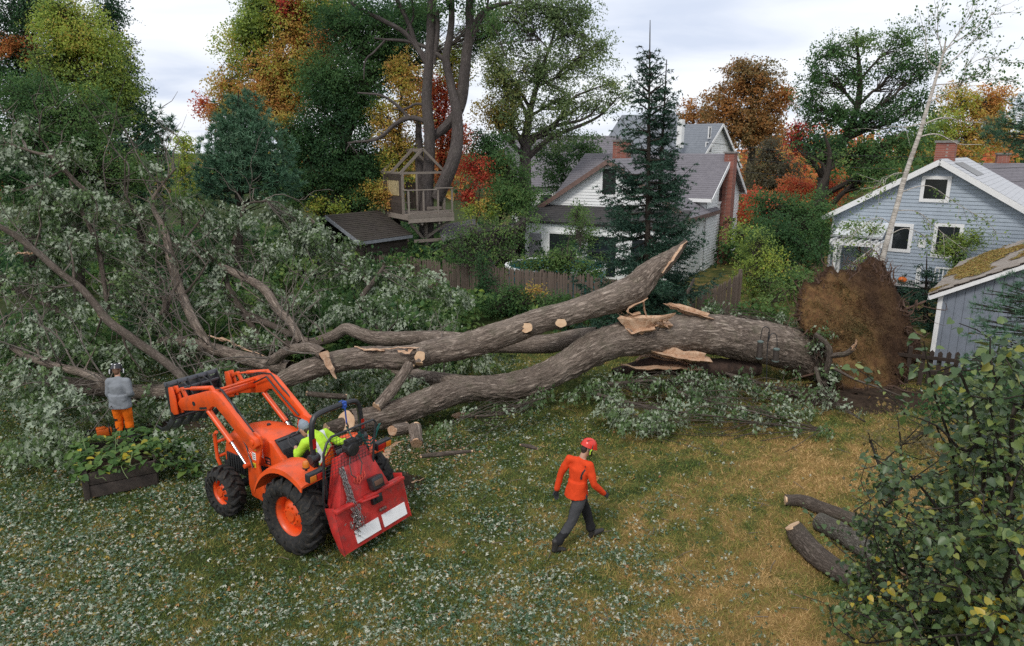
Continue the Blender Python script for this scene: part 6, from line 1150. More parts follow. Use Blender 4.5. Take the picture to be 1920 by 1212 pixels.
for s in (-1, 1):
    q_ = 0 if s > 0 else .14
    m = MB(); V = []; angs = np.linspace(R(20), R(128), 14)
    prof = [(x, z) for x, z in [(.76 * math.cos(a), .62 + .80 * math.sin(a)) for a in angs]]; prof = [(x, min(z, 1.43)) for x, z in prof]
    for (x, z) in prof:
        for (y, dz) in ((.47, .0), (.47, .05), (.52, .065), (.86 - q_, .055), (.93 - q_, .035), (.94 - q_, -.04), (.925 - q_, -.04), (.915 - q_, .015), (.5, .03), (.487, .0)): V.append((x, s * y, z + dz))
    k = 10; m.add(V, [(i * k + j, i * k + (j + 1) % k, (i + 1) * k + (j + 1) % k, (i + 1) * k + j) for i in range(13) for j in range(k)] + [tuple(range(k)), tuple(range(len(V) - 1, len(V) - k - 1, -1))], True); fd = m.build('fender', ORANGE, tr_, ang=50)
    m = MB(); m.prism([(.55, .86), (.5, 1.12), (.3, 1.38), (.0, 1.44), (-.45, 1.44), (-.5, .9), (.0, .8)], XZ, s * .455, s * .475); m.build('inner_panel', BLACKM, fd, bevel=.004)
    m = MB(); m.box((-.60, s * (.76 - q_), 1.47), (.11, .32, .14)); tl_ = m.build('tail_light', BLACKM, fd, bevel=.02)
    m = MB(); m.box((-.66, s * (.70 - q_), 1.46), (.012, .16, .09)); m.build('red_lens', REDL, tl_, bevel=.004); m = MB(); m.box((-.661, s * (.85 - q_), 1.46), (.012, .11, .09)); m.build('amber_lens', AMBER, tl_, bevel=.004)
    q = np.array([-.42, s * .78, 1.5]) if s > 0 else np.array([-.46, -.3, 1.5]); m = MB(); m.cyl(q, q + UP * .05, .02); m.cyl(q + UP * .04, q + UP * .06, .055, n=18); la = m.build('beacon', BLACKM, tr_)
    m = MB(); m.lathe([(.05, .06), (.05, .12), (.035, .15), (0, .155)], q, UP, 18); m.build('amber_lens', AMBER, la)
m = MB(); m.tube(spline(np.array([(-.28, .5, .9), (-.26, .5, 1.4), (-.25, .5, 1.95), (-.245, .45, 2.16), (-.245, .3, 2.23), (-.245, -.3, 2.23), (-.245, -.45, 2.16), (-.25, -.5, 1.95), (-.26, -.5, 1.4), (-.28, -.5, .9)]), 40), .046, 10); rops = m.build('roll_bar', BLACKM, tr_)
for s in (-1, 1):
    m = MB(); m.cyl((-.26, s * .42, 1.55), (-.26, s * .58, 1.55), .075, n=16); m.box((-.26, s * .5, 1.5), (.11, .1, .16)); m.build('hinge', BLACKM, rops, bevel=.008)
    m = MB(); m.box((-.304, s * .5, 1.80), (.006, .06, .16)); m.build('reflector', REDL, rops)
m = MB(); m.tube([(-.245, -.15, 2.275), (-.30, -.15, 2.23), (-.245, -.15, 2.18), (-.19, -.15, 2.23), (-.245, -.15, 2.278)], .02, 6, cap=False); m.box((-.245, -.15, 2.23), (.1, .08, .1)); m.tube([(-.29, -.15, 2.2), (-.3, -.16, 1.9)], .013, 6); m.build('blue_strap', plain('blue_webbing', (.02, .07, .32), .6), rops)
m = MB(); m.tube([(-.30, -.16, 1.93), (-.33, -.16, 1.88), (-.31, -.17, 1.82), (-.28, -.16, 1.86)], .014, 7); m.build('hook', BLACKM, rops)
# slow-vehicle triangle
m = MB(); m.prism([(-.06, -.19), (.16, -.19), (.19, -.15), (.04, .17), (-.0, .17), (-.17, -.1)], lambda u, v, w: (-.40 + w - v * .25, .30 - u * 1.05, 1.55 + v), 0, .012); sm_ = m.build('warning_triangle', plain('dark_red_border', (.45, .03, .02), .4), tr_); m = MB(); m.prism([(-.03, -.155), (.135, -.155), (.02, .12), (-.12, -.08)], lambda u, v, w: (-.404 + w - v * .25, .30 - u * 1.05, 1.55 + v), -.004, .004); m.build('triangle_face', SMV, sm_)
m = MB(); m.bar((-.3, .2, 1.1), (-.38, .25, 1.6), .04, .02); m.build('bracket', BLACKM, tr_)
# loader
for s in (-1, 1):
    m, b = part('loader_post', ORANGE); m.prism([(1.0, .5), (1.12, .40), (1.42, .42), (1.48, .62), (1.46, 1.0), (1.34, 1.56), (1.2, 1.64), (1.05, 1.6), (1.02, 1.46), (1.16, 1.05), (1.1, .8)], XZ, s * .50 - .02, s * .50 + .02); m.box((1.2, s * .40, .62), (.3, .2, .16)); m.cyl((1.14, s * .43, 1.5), (1.14, s * .63, 1.5), .05); m.cyl((1.42, s * .44, 1.0), (1.42, s * .62, 1.0), .04); po_ = b()
    if s > 0:
        for zc, cl, hh in ((1.36, (.62, .5, .03), .1), (1.2, (.7, .7, .68), .13), (1.03, (.62, .5, .03), .08)):
            m = MB(); m.box((1.25 + (1.2 - zc) * .12, .524, zc), (.09, .006, hh)); st = m.build('sticker', plain('sticker_yellow' if cl[2] < .1 else 'sticker_white', cl, .5), po_); m = MB()
            for k in range(3): m.box((1.25 + (1.2 - zc) * .12, .528, zc + hh * (.28 - .28 * k)), (.06, .004, hh * .1))
            m.build('print_line', BLACKM, st)
    y0 = s * .565
    m, b = part('loader_arm', ORANGE, bevel=.014); m.prism([(1.02, 1.46), (1.06, 1.58), (1.17, 1.62), (2.02, 2.29), (2.2, 2.33), (2.42, 2.27), (3.3, 1.92), (3.44, 1.78), (3.36, 1.66), (3.2, 1.66), (2.62, 1.80), (2.4, 1.86), (2.25, 1.98), (2.12, 1.99), (1.3, 1.40), (1.14, 1.36)], XZ, y0 - .045, y0 + .045)
    arm = b(); m = MB(); m.cyl((2.85, y0 - .05, 1.9), (2.85, y0 + .05, 1.9), .05, n=18); m.build('arm_hole', BLACKM, arm); 
    m = MB(); m.box((2.55, y0 + s * .047, 1.87), (.26, .004, .05), (0, .27, 0)); m.build('maker_decal', BLACKM, arm)
    m = MB(); m.cyl((2.45, y0, 1.82), (1.82, y0, 1.33), .05, n=16); m.build('lift_cylinder', ORANGE, arm); m = MB(); m.cyl((1.84, y0, 1.345), (1.42, y0, 1.0), .024, n=12); m.build('piston_rod', CHROME, arm)
    m = MB(); m.cyl((2.3, y0 + .0, 2.36), (2.95, y0, 2.2), .042, n=14); m.cyl((2.95, y0, 2.2), (3.32, y0, 2.1), .02, n=10); m.bar((2.2, y0, 2.28), (2.32, y0, 2.37), .06, .08); m.build('tilt_cylinder', ORANGE, arm, bevel=.004)
    m = MB(); m.bar((3.08, y0, 1.82), (3.30, y0, 2.14), .05, .07); m.bar((3.30, y0, 2.12), (3.52, y0, 1.98), .05, .06); m.build('link', ORANGE, arm, bevel=.006)
    m, b = part('coupler_plate', ORANGE); m.prism([(3.38, 1.55), (3.52, 1.5), (3.62, 1.55), (3.62, 2.1), (3.5, 2.14), (3.42, 1.95)], XZ, y0 - .04, y0 - .0); m.prism([(3.38, 1.55), (3.52, 1.5), (3.62, 1.55), (3.62, 2.1), (3.5, 2.14), (3.42, 1.95)], XZ, y0 + .06, y0 + .09); b()
    m = MB(); m.tube([(1.35, y0 + .0, 1.72), (1.8, y0 - s * .06, 2.12), (2.1, y0 - s * .06, 2.36), (2.5, y0 - s * .05, 2.3), (2.9, y0 - s * .04, 2.16)], .016, 7); m.tube([(1.3, y0 - s * .1, 1.62), (1.8, y0 - s * .12, 2.02), (2.15, y0 - s * .12, 2.3), (2.6, y0 - s * .1, 2.06)], .018, 7); m.tube([(1.25, y0, 1.0), (1.5, y0 - s * .08, 1.3), (1.7, y0 - s * .08, 1.55), (1.25, y0 - s * .1, 1.55)], .014, 7); m.build('hydraulic_hose', plain('black_hose', (.015, .015, .016), .45), arm)
m, b = part('cross_tube', ORANGE); m.cyl((2.72, -.53, 1.98), (2.72, .53, 1.98), .075, n=18); m.cyl((2.66, -.53, 2.12), (2.66, .53, 2.12), .03); b()
m, b = part('front_guard', ORANGE); m.tube([(2.6, -.3, .5), (2.72, -.3, .7), (2.74, -.3, 1.15), (2.66, -.3, 1.22)], .035, 8); m.tube([(2.6, .3, .5), (2.72, .3, .7), (2.74, .3, 1.15), (2.66, .3, 1.22)], .035, 8); m.cyl((2.73, -.3, 1.0), (2.73, .3, 1.0), .03); m.cyl((2.72, -.3, .72), (2.72, .3, .72), .03); b()
# grapple on the loader
gp_, b = part('grapple_frame', BLACKM); 
for y in np.linspace(-.62, .72, 6): gp_.prism([(3.60, 1.40), (3.72, 1.36), (3.86, 2.05), (3.84, 2.24), (3.74, 2.26), (3.62, 2.05)], XZ, y - .012, y + .012)
gp_.box((3.72, .05, 1.78), (.03, 1.36, .72), (0, .17, 0)); gp_.cyl((3.64, -.62, 1.42), (3.64, .72, 1.42), .04); gf = b()
m = MB(); m.box((3.80, .05, 2.22), (.07, 1.42, .10), (0, .3, 0)); m.box((3.68, .05, 2.06), (.05, 1.3, .06)); m.build('top_bar', GREYST, tr_, bevel=.01)
for y in np.linspace(-.6, .7, 6): m = MB(); m.prism([(3.66, 1.46), (3.8, 1.38), (4.0, 1.16), (4.26, 1.02), (4.5, 1.04), (4.25, .94), (3.96, 1.02), (3.7, 1.28), (3.6, 1.38)], XZ, y - .016, y + .016); m.build('tine', BLACKM, tr_, bevel=.004)
for y in (-.25, .35):
    m = MB(); m.prism([(3.78, 2.20), (3.9, 2.24), (4.2, 2.1), (4.42, 1.78), (4.46, 1.5), (4.36, 1.72), (4.14, 1.98), (3.88, 2.08)], XZ, y - .02, y + .02); m.build('grapple_claw', BLACKM, tr_, bevel=.004)
m = MB()
for y in (.45, -.1): m.tube([(3.1, y * 1.0, 1.98), (3.3, y, 2.2), (3.55, y, 2.26), (3.75, y * .8, 2.2)], .015, 6)
m.build('hydraulic_hose', plain('black_hose', (.015, .015, .016), .45), tr_)
m = MB()
for s in (-1, 1): m.bar((-.05, s * .3, .5), (-.78, s * .38, .52), .05, .07); m.cyl((-.3, s * .33, 1.15), (-.6, s * .36, .56), .025)
m.cyl((-.2, 0, 1.05), (-.72, 0, 1.2), .03); m.build('three_point_hitch', BLACKM, tr_, bevel=.004)

def warp(o, f):
    n_ = len(o.data.vertices); a = np.empty(n_ * 3, np.float32); o.data.vertices.foreach_get('co', a); a = a.reshape(-1, 3); a = f(a.astype(float)); o.data.vertices.foreach_set('co', np.ascontiguousarray(a, np.float32).ravel()); o.data.update()
    for c in o.children: warp(c, f)
def _arm(a):
    b = a.copy(); b[:, 0] = np.where(a[:, 0] > 1.5, 1.5 + (a[:, 0] - 1.5) * .93, a[:, 0]); b[:, 2] = np.where(a[:, 2] > 1.5, 1.5 + (a[:, 2] - 1.5) * .84, a[:, 2]); return b
def _grp(a):
    b = a.copy(); b[:, 0] = 3.42 + (a[:, 0] - 3.62) * .8; b[:, 2] = 1.5 + (a[:, 2] - 1.5) * .78 - .02; b[:, 1] = a[:, 1] * .74 + .10; return b
for o in list(tr_.children):
    k_ = o.name.split('.')[0]
    if k_ in ('loader_arm', 'cross_tube', 'coupler_plate'): warp(o, _arm)
    if k_ in ('grapple_frame', 'top_bar', 'tine', 'grapple_claw', 'hydraulic_hose'): warp(o, _grp)

# logging winch on the hitch (a separate implement)
wi = root('logging_winch', 'red logging winch with scraper blade and two white panels hung behind the tractor', 'winch', TO + np.array([.7, -.4, 0]) * 0, TRZ)
def wpart(name, mat=WINCHRED, bevel=.006, par=None): m = MB(); return m, (lambda: m.build(name, mat, par or wi, bevel=bevel))
m, b = wpart('tower'); top = lambda y, z, d=0: (-.88 + (z - .86) * .33 - d, y, z)
m.add([top(.26, 1.62), top(-.22, 1.60), top(-.5, .84), top(.56, .86), top(.26, 1.62, -.05), top(-.22, 1.6, -.05), top(-.5, .84, -.05), top(.56, .86, -.05)], [(0, 1, 2, 3), (7, 6, 5, 4), (0, 4, 5, 1), (1, 5, 6, 2), (2, 6, 7, 3), (3, 7, 4, 0)]); b()
for s, y0, y1 in ((1, .26, .56), (-1, -.22, -.5)):
    m, b = wpart('side_plate'); A_ = top(y0, 1.62); B_ = top(y1, .86); m.add([A_, B_, (B_[0] + .32, y1, .7), (A_[0] + .22, y0, 1.5), (A_[0], y0 + .02, 1.62), (B_[0], y1 + .02, .86), (B_[0] + .32, y1 + .02, .7), (A_[0] + .22, y0 + .02, 1.5)], [(0, 1, 2, 3), (7, 6, 5, 4), (0, 4, 5, 1), (1, 5, 6, 2), (2, 6, 7, 3), (3, 7, 4, 0)]); b()
m, b = wpart('blade', bevel=.008); V = []; prof = [(-.84, .92), (-.90, .86), (-.93, .66), (-.95, .52), (-1.04, .23), (-1.0, .22), (-.91, .52), (-.89, .66), (-.86, .84)]
for y in (-.77, .67): V += [(x, y, z) for x, z in prof]
m.add(V, [tuple(range(9)), tuple(range(17, 8, -1))] + [(i, (i + 1) % 9, 9 + (i + 1) % 9, 9 + i) for i in range(9)]); b()
for y, s in ((.67, 1), (-.77, -1)):
    m, b = wpart('blade_cheek'); m.prism([(-.66, .9), (-.86, .96), (-.955, .54), (-1.05, .22), (-.95, .26), (-.78, .55)], XZ, y, y + s * .02); b()
m, b = wpart('blade_ledge'); m.box((-.92, -.32, .90), (.07, .86, .05), (0, .2, 0)); m.box((-.93, .55, .93), (.1, .34, .05)); b()
for y0, y1 in ((.40, -.10), (-.18, -.70)):
    m = MB(); f_ = lambda y, z: (-.952 - (.52 - z) * .32, y, z); m.add([f_(y0, .49), f_(y1, .49), f_(y1, .30), f_(y0, .30)] + [tuple(np.add(f_(y, z), (-.012, 0, -.002))) for y, z in ((y0, .49), (y1, .49), (y1, .30), (y0, .30))], [(0, 1, 2, 3), (7, 6, 5, 4), (0, 4, 5, 1), (1, 5, 6, 2), (2, 6, 7, 3), (3, 7, 4, 0)]); m.build('white_panel', WHITEP, wi)
m, b = wpart('cable_box', BLACKM, .02); m.box((-.90, -.16, 1.06), (.13, .24, .2), (0, .3, 0)); cb_ = b(); m, b = wpart('box_slot', plain('rust_brown', (.1, .05, .03), .8), .004, cb_); m.box((-.965, -.16, 1.08), (.02, .17, .08), (0, .3, 0)); b()
m, b = wpart('small_shelf'); m.box((-.95, .06, .88), (.12, .34, .03), (.1, .35, 0)); b()
m, b = wpart('pulley', BLACKM); m.cyl((-.72, .09, 1.66), (-.56, .09, 1.66), .11, n=20); m.box((-.64, .09, 1.7), (.1, .18, .24)); m.cyl((-.68, -.08, 1.72), (-.6, -.08, 1.72), .07); b()
m, b = wpart('pulley_lower', BLACKM); m.box((-.93, -.12, .80), (.08, .2, .14), (0, .2, 0)); m.cyl((-1.0, -.12, .82), (-.92, -.12, .82), .06); b()
m, b = wpart('bolt_cluster', plain('rusty_shackle', (.1, .05, .04), .6), .003)
for y in (-.15, -.2, -.25): m.ball((-.985, y, .60), .03, 5)
b()
m, b = wpart('red_shackle', plain('shackle_red', (.5, .07, .05), .4), 0)
for k, (y, z) in enumerate(((.16, 1.2), (.11, 1.18), (.06, 1.2), (.0, 1.22))):
    x = -.80 + (z - 1.1) * .33 - .03; m.tube([(x, y - .03, z + .05), (x - .01, y - .035, z - .02), (x - .01, y, z - .06), (x - .01, y + .035, z - .02), (x, y + .03, z + .05)], .011, 6)
b()
m, b = wpart('winch_cable', plain('wire_rope', (.05, .045, .04), .5), 0); m.tube([(-.66, .12, 1.6), (-.72, .2, 1.45), (-.78, .22, 1.3), (-.80, .14, 1.22)], .009, 6); m.tube([(-.7, .0, 1.55), (-.76, -.02, 1.4), (-.8, .06, 1.25)], .009, 6); b()
GB = np.array([(-.66, .70, 1.0), (-.69, .68, 1.45), (-.69, .66, 1.78), (-.68, .58, 1.93), (-.68, .48, 2.0), (-.67, -.38, 1.99), (-.68, -.43, 1.93), (-.70, -.36, 1.7), (-.72, -.30, 1.42), (-.7, -.28, 1.1)])
m, b = wpart('guard_frame', BLACKM, 0); m.tube(GB[:6], .02, 8); m.tube(GB[5:], .02, 8); m.tube([(-.66, .7, 1.0), (-.6, .6, .6), (-.75, .5, .5)], .018, 7); b()
m, b = wpart('guard_mesh', plain('mesh_wire', (.02, .02, .02), .5), 0)
for k in range(17): y = .64 - k * .062; zt = 1.98 if y < .5 else 1.98 - (y - .5) * 1.3; m.cyl((-.69, y, 1.35 if y > -.3 else 1.45), (-.68, y, zt), .0035, n=4, cap=False)
for k in range(11): z = 1.40 + k * .056; m.cyl((-.69, .66 if z < 1.8 else .58, z), (-.69, -.34, z), .0035, n=4, cap=False)
tag(b(), kind='stuff')
m = MB(); rg = np.random.default_rng(9)
for k in range(5): t = np.linspace(0, 1, 16); P_ = np.c_[-.64 + .0 * t, -.1 - .45 * t + rg.normal(0, .015, 16), 1.86 - .35 * np.sin(t * 3.14) * rg.uniform(.4, 1) + rg.normal(0, .01, 16)]; m.tube(P_, .009, 5)
m.tube([(-.3, -.16, 1.85), (-.38, -.17, 1.7), (-.5, -.18, 1.62), (-.6, -.15, 1.7)], .012, 6)
o = m.build('rope_bundle', plain('green_rope', (.01, .13, .11), .7), None); o.location = TO; o.rotation_euler = (0, 0, TRZ); tag(o, 'teal green rope draped over winch guard below the blue strap', 'rope')
# chain
ch = root('chain', 'bundle of bare steel chain hanging down the red winch', 'chain', TO, TRZ); m = MB(); rg = np.random.default_rng(12)
def link_(c, t, n_):
    t = nrm(t); n_ = nrm(np.cross(np.cross(t, n_), t)); m.tube([c + t * .026 * math.cos(a) + n_ * .014 * math.sin(a) for a in np.linspace(0, 6.283, 9)], .0052, 5, cap=False)
for k in range(8):
    y = .34 + rg.uniform(-.07, .1); z1 = rg.uniform(.55, .85) if k < 6 else 1.0; a = np.array([-.70, .38 + rg.uniform(-.04, .04), 1.45]); c = np.array([-.98 - rg.uniform(0, .06), y, z1]); n = int(np.linalg.norm(c - a) / .042)
    for i in range(n):
        t = i / n; p = a + (c - a) * t; p[0] = -.88 + (p[2] - .86) * .33 - .05 if p[2] > .9 else c[0]; p += rg.normal(0, .006, 3); link_(p, c - a + rg.normal(0, .05, 3), (0, 1, 0) if i % 2 else (1, 0, .1))
for i in range(90): link_(np.array([-1.0, .36, .66]) + rg.normal(0, 1, 3) * (.03, .06, .08), rg.normal(0, 1, 3), rg.normal(0, 1, 3))
for i in range(12): link_(np.array([-.98, .36 - .012 * i, .56 - .03 * i + .0]), np.array([0, -.3, -1]), (1, 0, 0) if i % 2 else (0, 1, 0))
tag(m.build('chain_links', CHAINM, ch), kind='stuff')
# ---------------------------------------------------------------- people
SKIN = plain('skin', (.45, .25, .17), .5, var=.08, scale=12); CLOTH_O = plain('orange_red_jersey', (.62, .055, .012), .8, var=.12, scale=9, bump=.15, spec=.2)
CLOTH_G = plain('grey_work_jacket', (.2, .215, .235), .85, var=.12, scale=7, bump=.15, spec=.2); TROU_G = plain('charcoal_trousers', (.055, .056, .06), .85, var=.2, scale=7, spec=.2); TROU_D = plain('black_panel_cloth', (.018, .018, .02), .85, var=.2, spec=.2)
TROU_O = plain('orange_chainsaw_trousers', (.78, .15, .008), .75, var=.12, scale=7, spec=.2); HIVIS = plain('hi_vis_yellow_cloth', (.42, .68, .045), .7, var=.1, scale=8, spec=.2); REFL = plain('reflective_tape', (.55, .57, .57), .4, var=.1); BOOT = plain('dark_boot', (.022, .02, .019), .6, var=.3, scale=12)
GLOVE = plain('dark_glove', (.025, .027, .032), .75, var=.3); HELR = plain('red_helmet', (.62, .035, .02), .25, var=.06); HAIR = plain('brown_hair', (.03, .02, .014), .7, var=.3, scale=30); WHITEH = plain('white_helmet', (.7, .7, .7), .3, var=.05); LIME = plain('lime_plastic', (.4, .65, .04), .4)
def limb(m, secs, side=(1, 0, 0), n=12):
    """a tapering limb; secs = (x,y,z, half width along side, half depth)"""
    P = np.array([s[:3] for s in secs], float); Tn = nrm(np.gradient(P, axis=0)); V = []; rings = []
    a0, b0 = secs[0][3:5]; a1, b1 = secs[-1][3:5]
    for i, (p, t) in enumerate(zip(P, Tn)):
        x = nrm(np.asarray(side, float) - t * np.dot(side, t)); y = np.cross(t, x); rr = [(p, secs[i][3], secs[i][4])]
        if i == 0: rr = [(p - t * min(a0, b0) * .75, a0 * .5, b0 * .5), (p - t * min(a0, b0) * .45, a0 * .82, b0 * .82)] + rr
        if i == len(P) - 1: rr = rr + [(p + t * min(a1, b1) * .45, a1 * .82, b1 * .82), (p + t * min(a1, b1) * .75, a1 * .5, b1 * .5)]
        for q, a, b in rr: rings.append([q + x * a * math.cos(k * 6.28319 / n) + y * b * math.sin(k * 6.28319 / n) for k in range(n)])
    for r_ in rings: V += r_
    m.add(V, [(i * n + k, i * n + (k + 1) % n, (i + 1) * n + (k + 1) % n, (i + 1) * n + k) for i in range(len(rings) - 1) for k in range(n)] + [tuple(range(n))[::-1], tuple(range((len(rings) - 1) * n, len(rings) * n))], True)
def fuse(m, name, mats, parent, voxel=.014, smooth=3, fold=0., fscale=9, seed=1, pick=None, folddir=(1, 1, 1)):
    """melt the shapes into one continuous skin"""
    o = m.build('tmp_' + name, mats if isinstance(mats, list) else [mats], None); md = o.modifiers.new('r', 'REMESH'); md.mode = 'VOXEL'; md.voxel_size = voxel; sm = o.modifiers.new('s', 'SMOOTH'); sm.factor = .5; sm.iterations = smooth
    dg = bpy.context.evaluated_depsgraph_get(); me = bpy.data.meshes.new_from_object(o.evaluated_get(dg)); bpy.data.objects.remove(o); me.name = name; me.materials.clear()
    for q in (mats if isinstance(mats, list) else [mats]): me.materials.append(q)
    n_ = len(me.vertices); V = np.empty(n_ * 3, np.float32); me.vertices.foreach_get('co', V); V = V.reshape(-1, 3).astype(float); N = np.empty(n_ * 3, np.float32); me.vertices.foreach_get('normal', N); N = N.reshape(-1, 3)
    if fold: V = V + N * ((np.abs(fbm(V * fscale * np.array(folddir), seed, 3) - .5) * 2 - .3) * fold)[:, None]; me.vertices.foreach_set('co', np.ascontiguousarray(V, np.float32).ravel())
    me.polygons.foreach_set('use_smooth', [True] * len(me.polygons))
    if pick:
        c = np.empty(len(me.polygons) * 3, np.float32); me.polygons.foreach_get('center', c); me.polygons.foreach_set('material_index', np.ascontiguousarray(pick(c.reshape(-1, 3)), np.int32))
    me.update(); return link(name, me, parent)
def hand(m, wrist, d, palm_n, thumb, s=1.0, curl=.5):
    """palm, four unequal bent fingers, thumb from the palm's side"""
    w = np.asarray(wrist, float); d = nrm(np.asarray(d, float)); pn = nrm(np.asarray(palm_n, float) - d * np.dot(palm_n, d)); x = np.cross(d, pn) * thumb
    limb(m, [(*(w - d * .01), .027 * s, .02 * s), (*(w + d * .045 * s), .042 * s, .018 * s), (*(w + d * .085 * s), .043 * s, .016 * s)], x)
    for k, (off, L) in enumerate(((.033, .072), (.011, .082), (-.011, .077), (-.033, .06))):
        a = w + d * .085 * s + x * off * s; b = a + (d + pn * curl * .4) * L * .45 * s; c = b + (d * .75 + pn * curl) * L * .33 * s; e = c + (d * .4 + pn * curl * 1.3) * L * .26 * s; limb(m, [(*a, .0105 * s, .0105 * s), (*b, .0098 * s, .0098 * s), (*c, .009 * s, .009 * s), (*e, .0078 * s, .0078 * s)], x, 8)
    a = w + d * .03 * s + x * .034 * s; b = a + (d * .5 + x * .75 + pn * .25) * .04 * s; c = b + (d * .85 + x * .25 + pn * .35) * .035 * s; limb(m, [(*a, .014 * s, .013 * s), (*b, .012 * s, .0115 * s), (*c, .009 * s, .009 * s)], pn, 8)
def headparts(m, c, fwd, up, s=1.0):
    """skull, jaw, nose, ears, neck base around centre c"""
    f, u = nrm(np.asarray(fwd, float)), nrm(np.asarray(up, float)); x = np.cross(f, u); c = np.asarray(c, float); q = lambda a, b, d: c + (x * a + f * b + u * d) * s
    limb(m, [(*q(0, -.01, .105), .05 * s, .06 * s), (*q(0, -.012, .06), .073 * s, .09 * s), (*q(0, -.005, .01), .076 * s, .095 * s), (*q(0, .012, -.045), .068 * s, .078 * s), (*q(0, .03, -.09), .05 * s, .055 * s), (*q(0, .04, -.112), .03 * s, .03 * s)], x)
    limb(m, [(*q(0, .088, .02), .009 * s, .01 * s), (*q(0, .105, -.012), .012 * s, .014 * s), (*q(0, .104, -.022), .015 * s, .012 * s)], x, 8)
    for sg in (-1, 1):
        limb(m, [(*q(sg * .078, -.008, .02), .006 * s, .02 * s), (*q(sg * .084, -.012, -.005), .008 * s, .018 * s), (*q(sg * .076, -.002, -.032), .006 * s, .012 * s)], x, 8); limb(m, [(*q(sg * .05, .078, .032), .02 * s, .01 * s), (*q(sg * .018, .088, .034), .014 * s, .01 * s)], u, 8)
def face(parent, c, fwd, up, s=1.0):
    f, u = nrm(np.asarray(fwd, float)), nrm(np.asarray(up, float)); x = np.cross(f, u); c = np.asarray(c, float); q = lambda a, b, d: c + (x * a + f * b + u * d) * s
    for sg in (-1, 1): MB().ball(q(sg * .032, .079, .012), .0115 * s, 6).build('eye', plain('eye_white', (.6, .58, .55), .2), parent); 
    m = MB(); limb(m, [(*q(-.024, .082, -.062), .004, .006), (*q(0, .09, -.06), .006, .008), (*q(.024, .082, -.062), .004, .006)], u, 8); m.build('mouth', plain('lip', (.35, .13, .1), .5), parent)
def boot(m, heel, toe, ankle, s=1.0):
    h, t, a = (np.asarray(v, float) for v in (heel, toe, ankle)); limb(m, [(*(h * .95 + t * .05), .036 * s, .04 * s), (*(h * .55 + t * .45 + UP * .012), .046 * s, .046 * s), (*(h * .2 + t * .8), .048 * s, .036 * s), (*(t), .038 * s, .027 * s)], np.cross(nrm(t - h), UP)); limb(m, [(*(h * .85 + t * .15), .042 * s, .045 * s), (*a, .05 * s, .055 * s), (*(a + (a - (h * .8 + t * .2)) * .9), .056 * s, .062 * s)], np.cross(nrm(t - h), UP))
def helmet(parent, c, fwd, up, mat, s=1.0, bands=None):
    f, u = nrm(np.asarray(fwd, float)), nrm(np.asarray(up, float)); x = np.cross(f, u); Mx = np.column_stack([x, f, u]); c = np.asarray(c, float) + u * .028 * s; V, Fs = [], []; nA, nB = 9, 28
    for i in range(nA + 1):
        for j in range(nB):
            th, ph = (math.pi * .56) * i / nA, 2 * math.pi * j / nB; rr = s * (1 + (.02 * abs(math.cos(3 * ph)) if 1 < i < 7 else 0) + (.05 if i == nA else 0)); V.append(c + Mx @ np.array([.108 * rr * math.sin(th) * math.cos(ph), (.128 + (.02 if math.sin(ph) > .5 and i > 7 else 0)) * rr * math.sin(th) * math.sin(ph), .118 * s * math.cos(th)]))
    for i in range(nA):
        for j in range(nB): Fs.append((i * nB + j, (i + 1) * nB + j, (i + 1) * nB + (j + 1) % nB, i * nB + (j + 1) % nB))
    m = MB(); m.add(V, Fs, True); me = m.build('helmet', mat, parent, ang=60); md = None
    m = MB()
    for k in (-1, 0, 1): m.bar(c + Mx @ np.array([k * .05, -.02, .112 - .012 * abs(k)]) * s, c + Mx @ np.array([k * .055, -.1, .07]) * s, .012, .006, u)
    m.build('helmet_vent', BLACKM, me); m = MB()
    for sg in (-1, 1):
        p = c + Mx @ np.array([sg * .098, -.005, -.055]) * s; m.ball(p, np.abs(Mx @ np.diag([.03, .045, .055]) @ Mx.T).sum(1) * .72 * s, 7); m.tube([p, p + u * .05 * s + x * sg * .012, p + u * .10 * s - x * sg * .004], .009 * s, 6)
    m.build('ear_defender', BLACKM, parent); m = MB()
    for sg in (-1, 1): p = c + Mx @ np.array([sg * .126, -.01, -.055]) * s; m.tube([p + u * .035 * s, p - f * .015 * s, p - u * .05 * s], .010 * s, 6)
    m.build('ear_band', bands or LIME, parent); return me
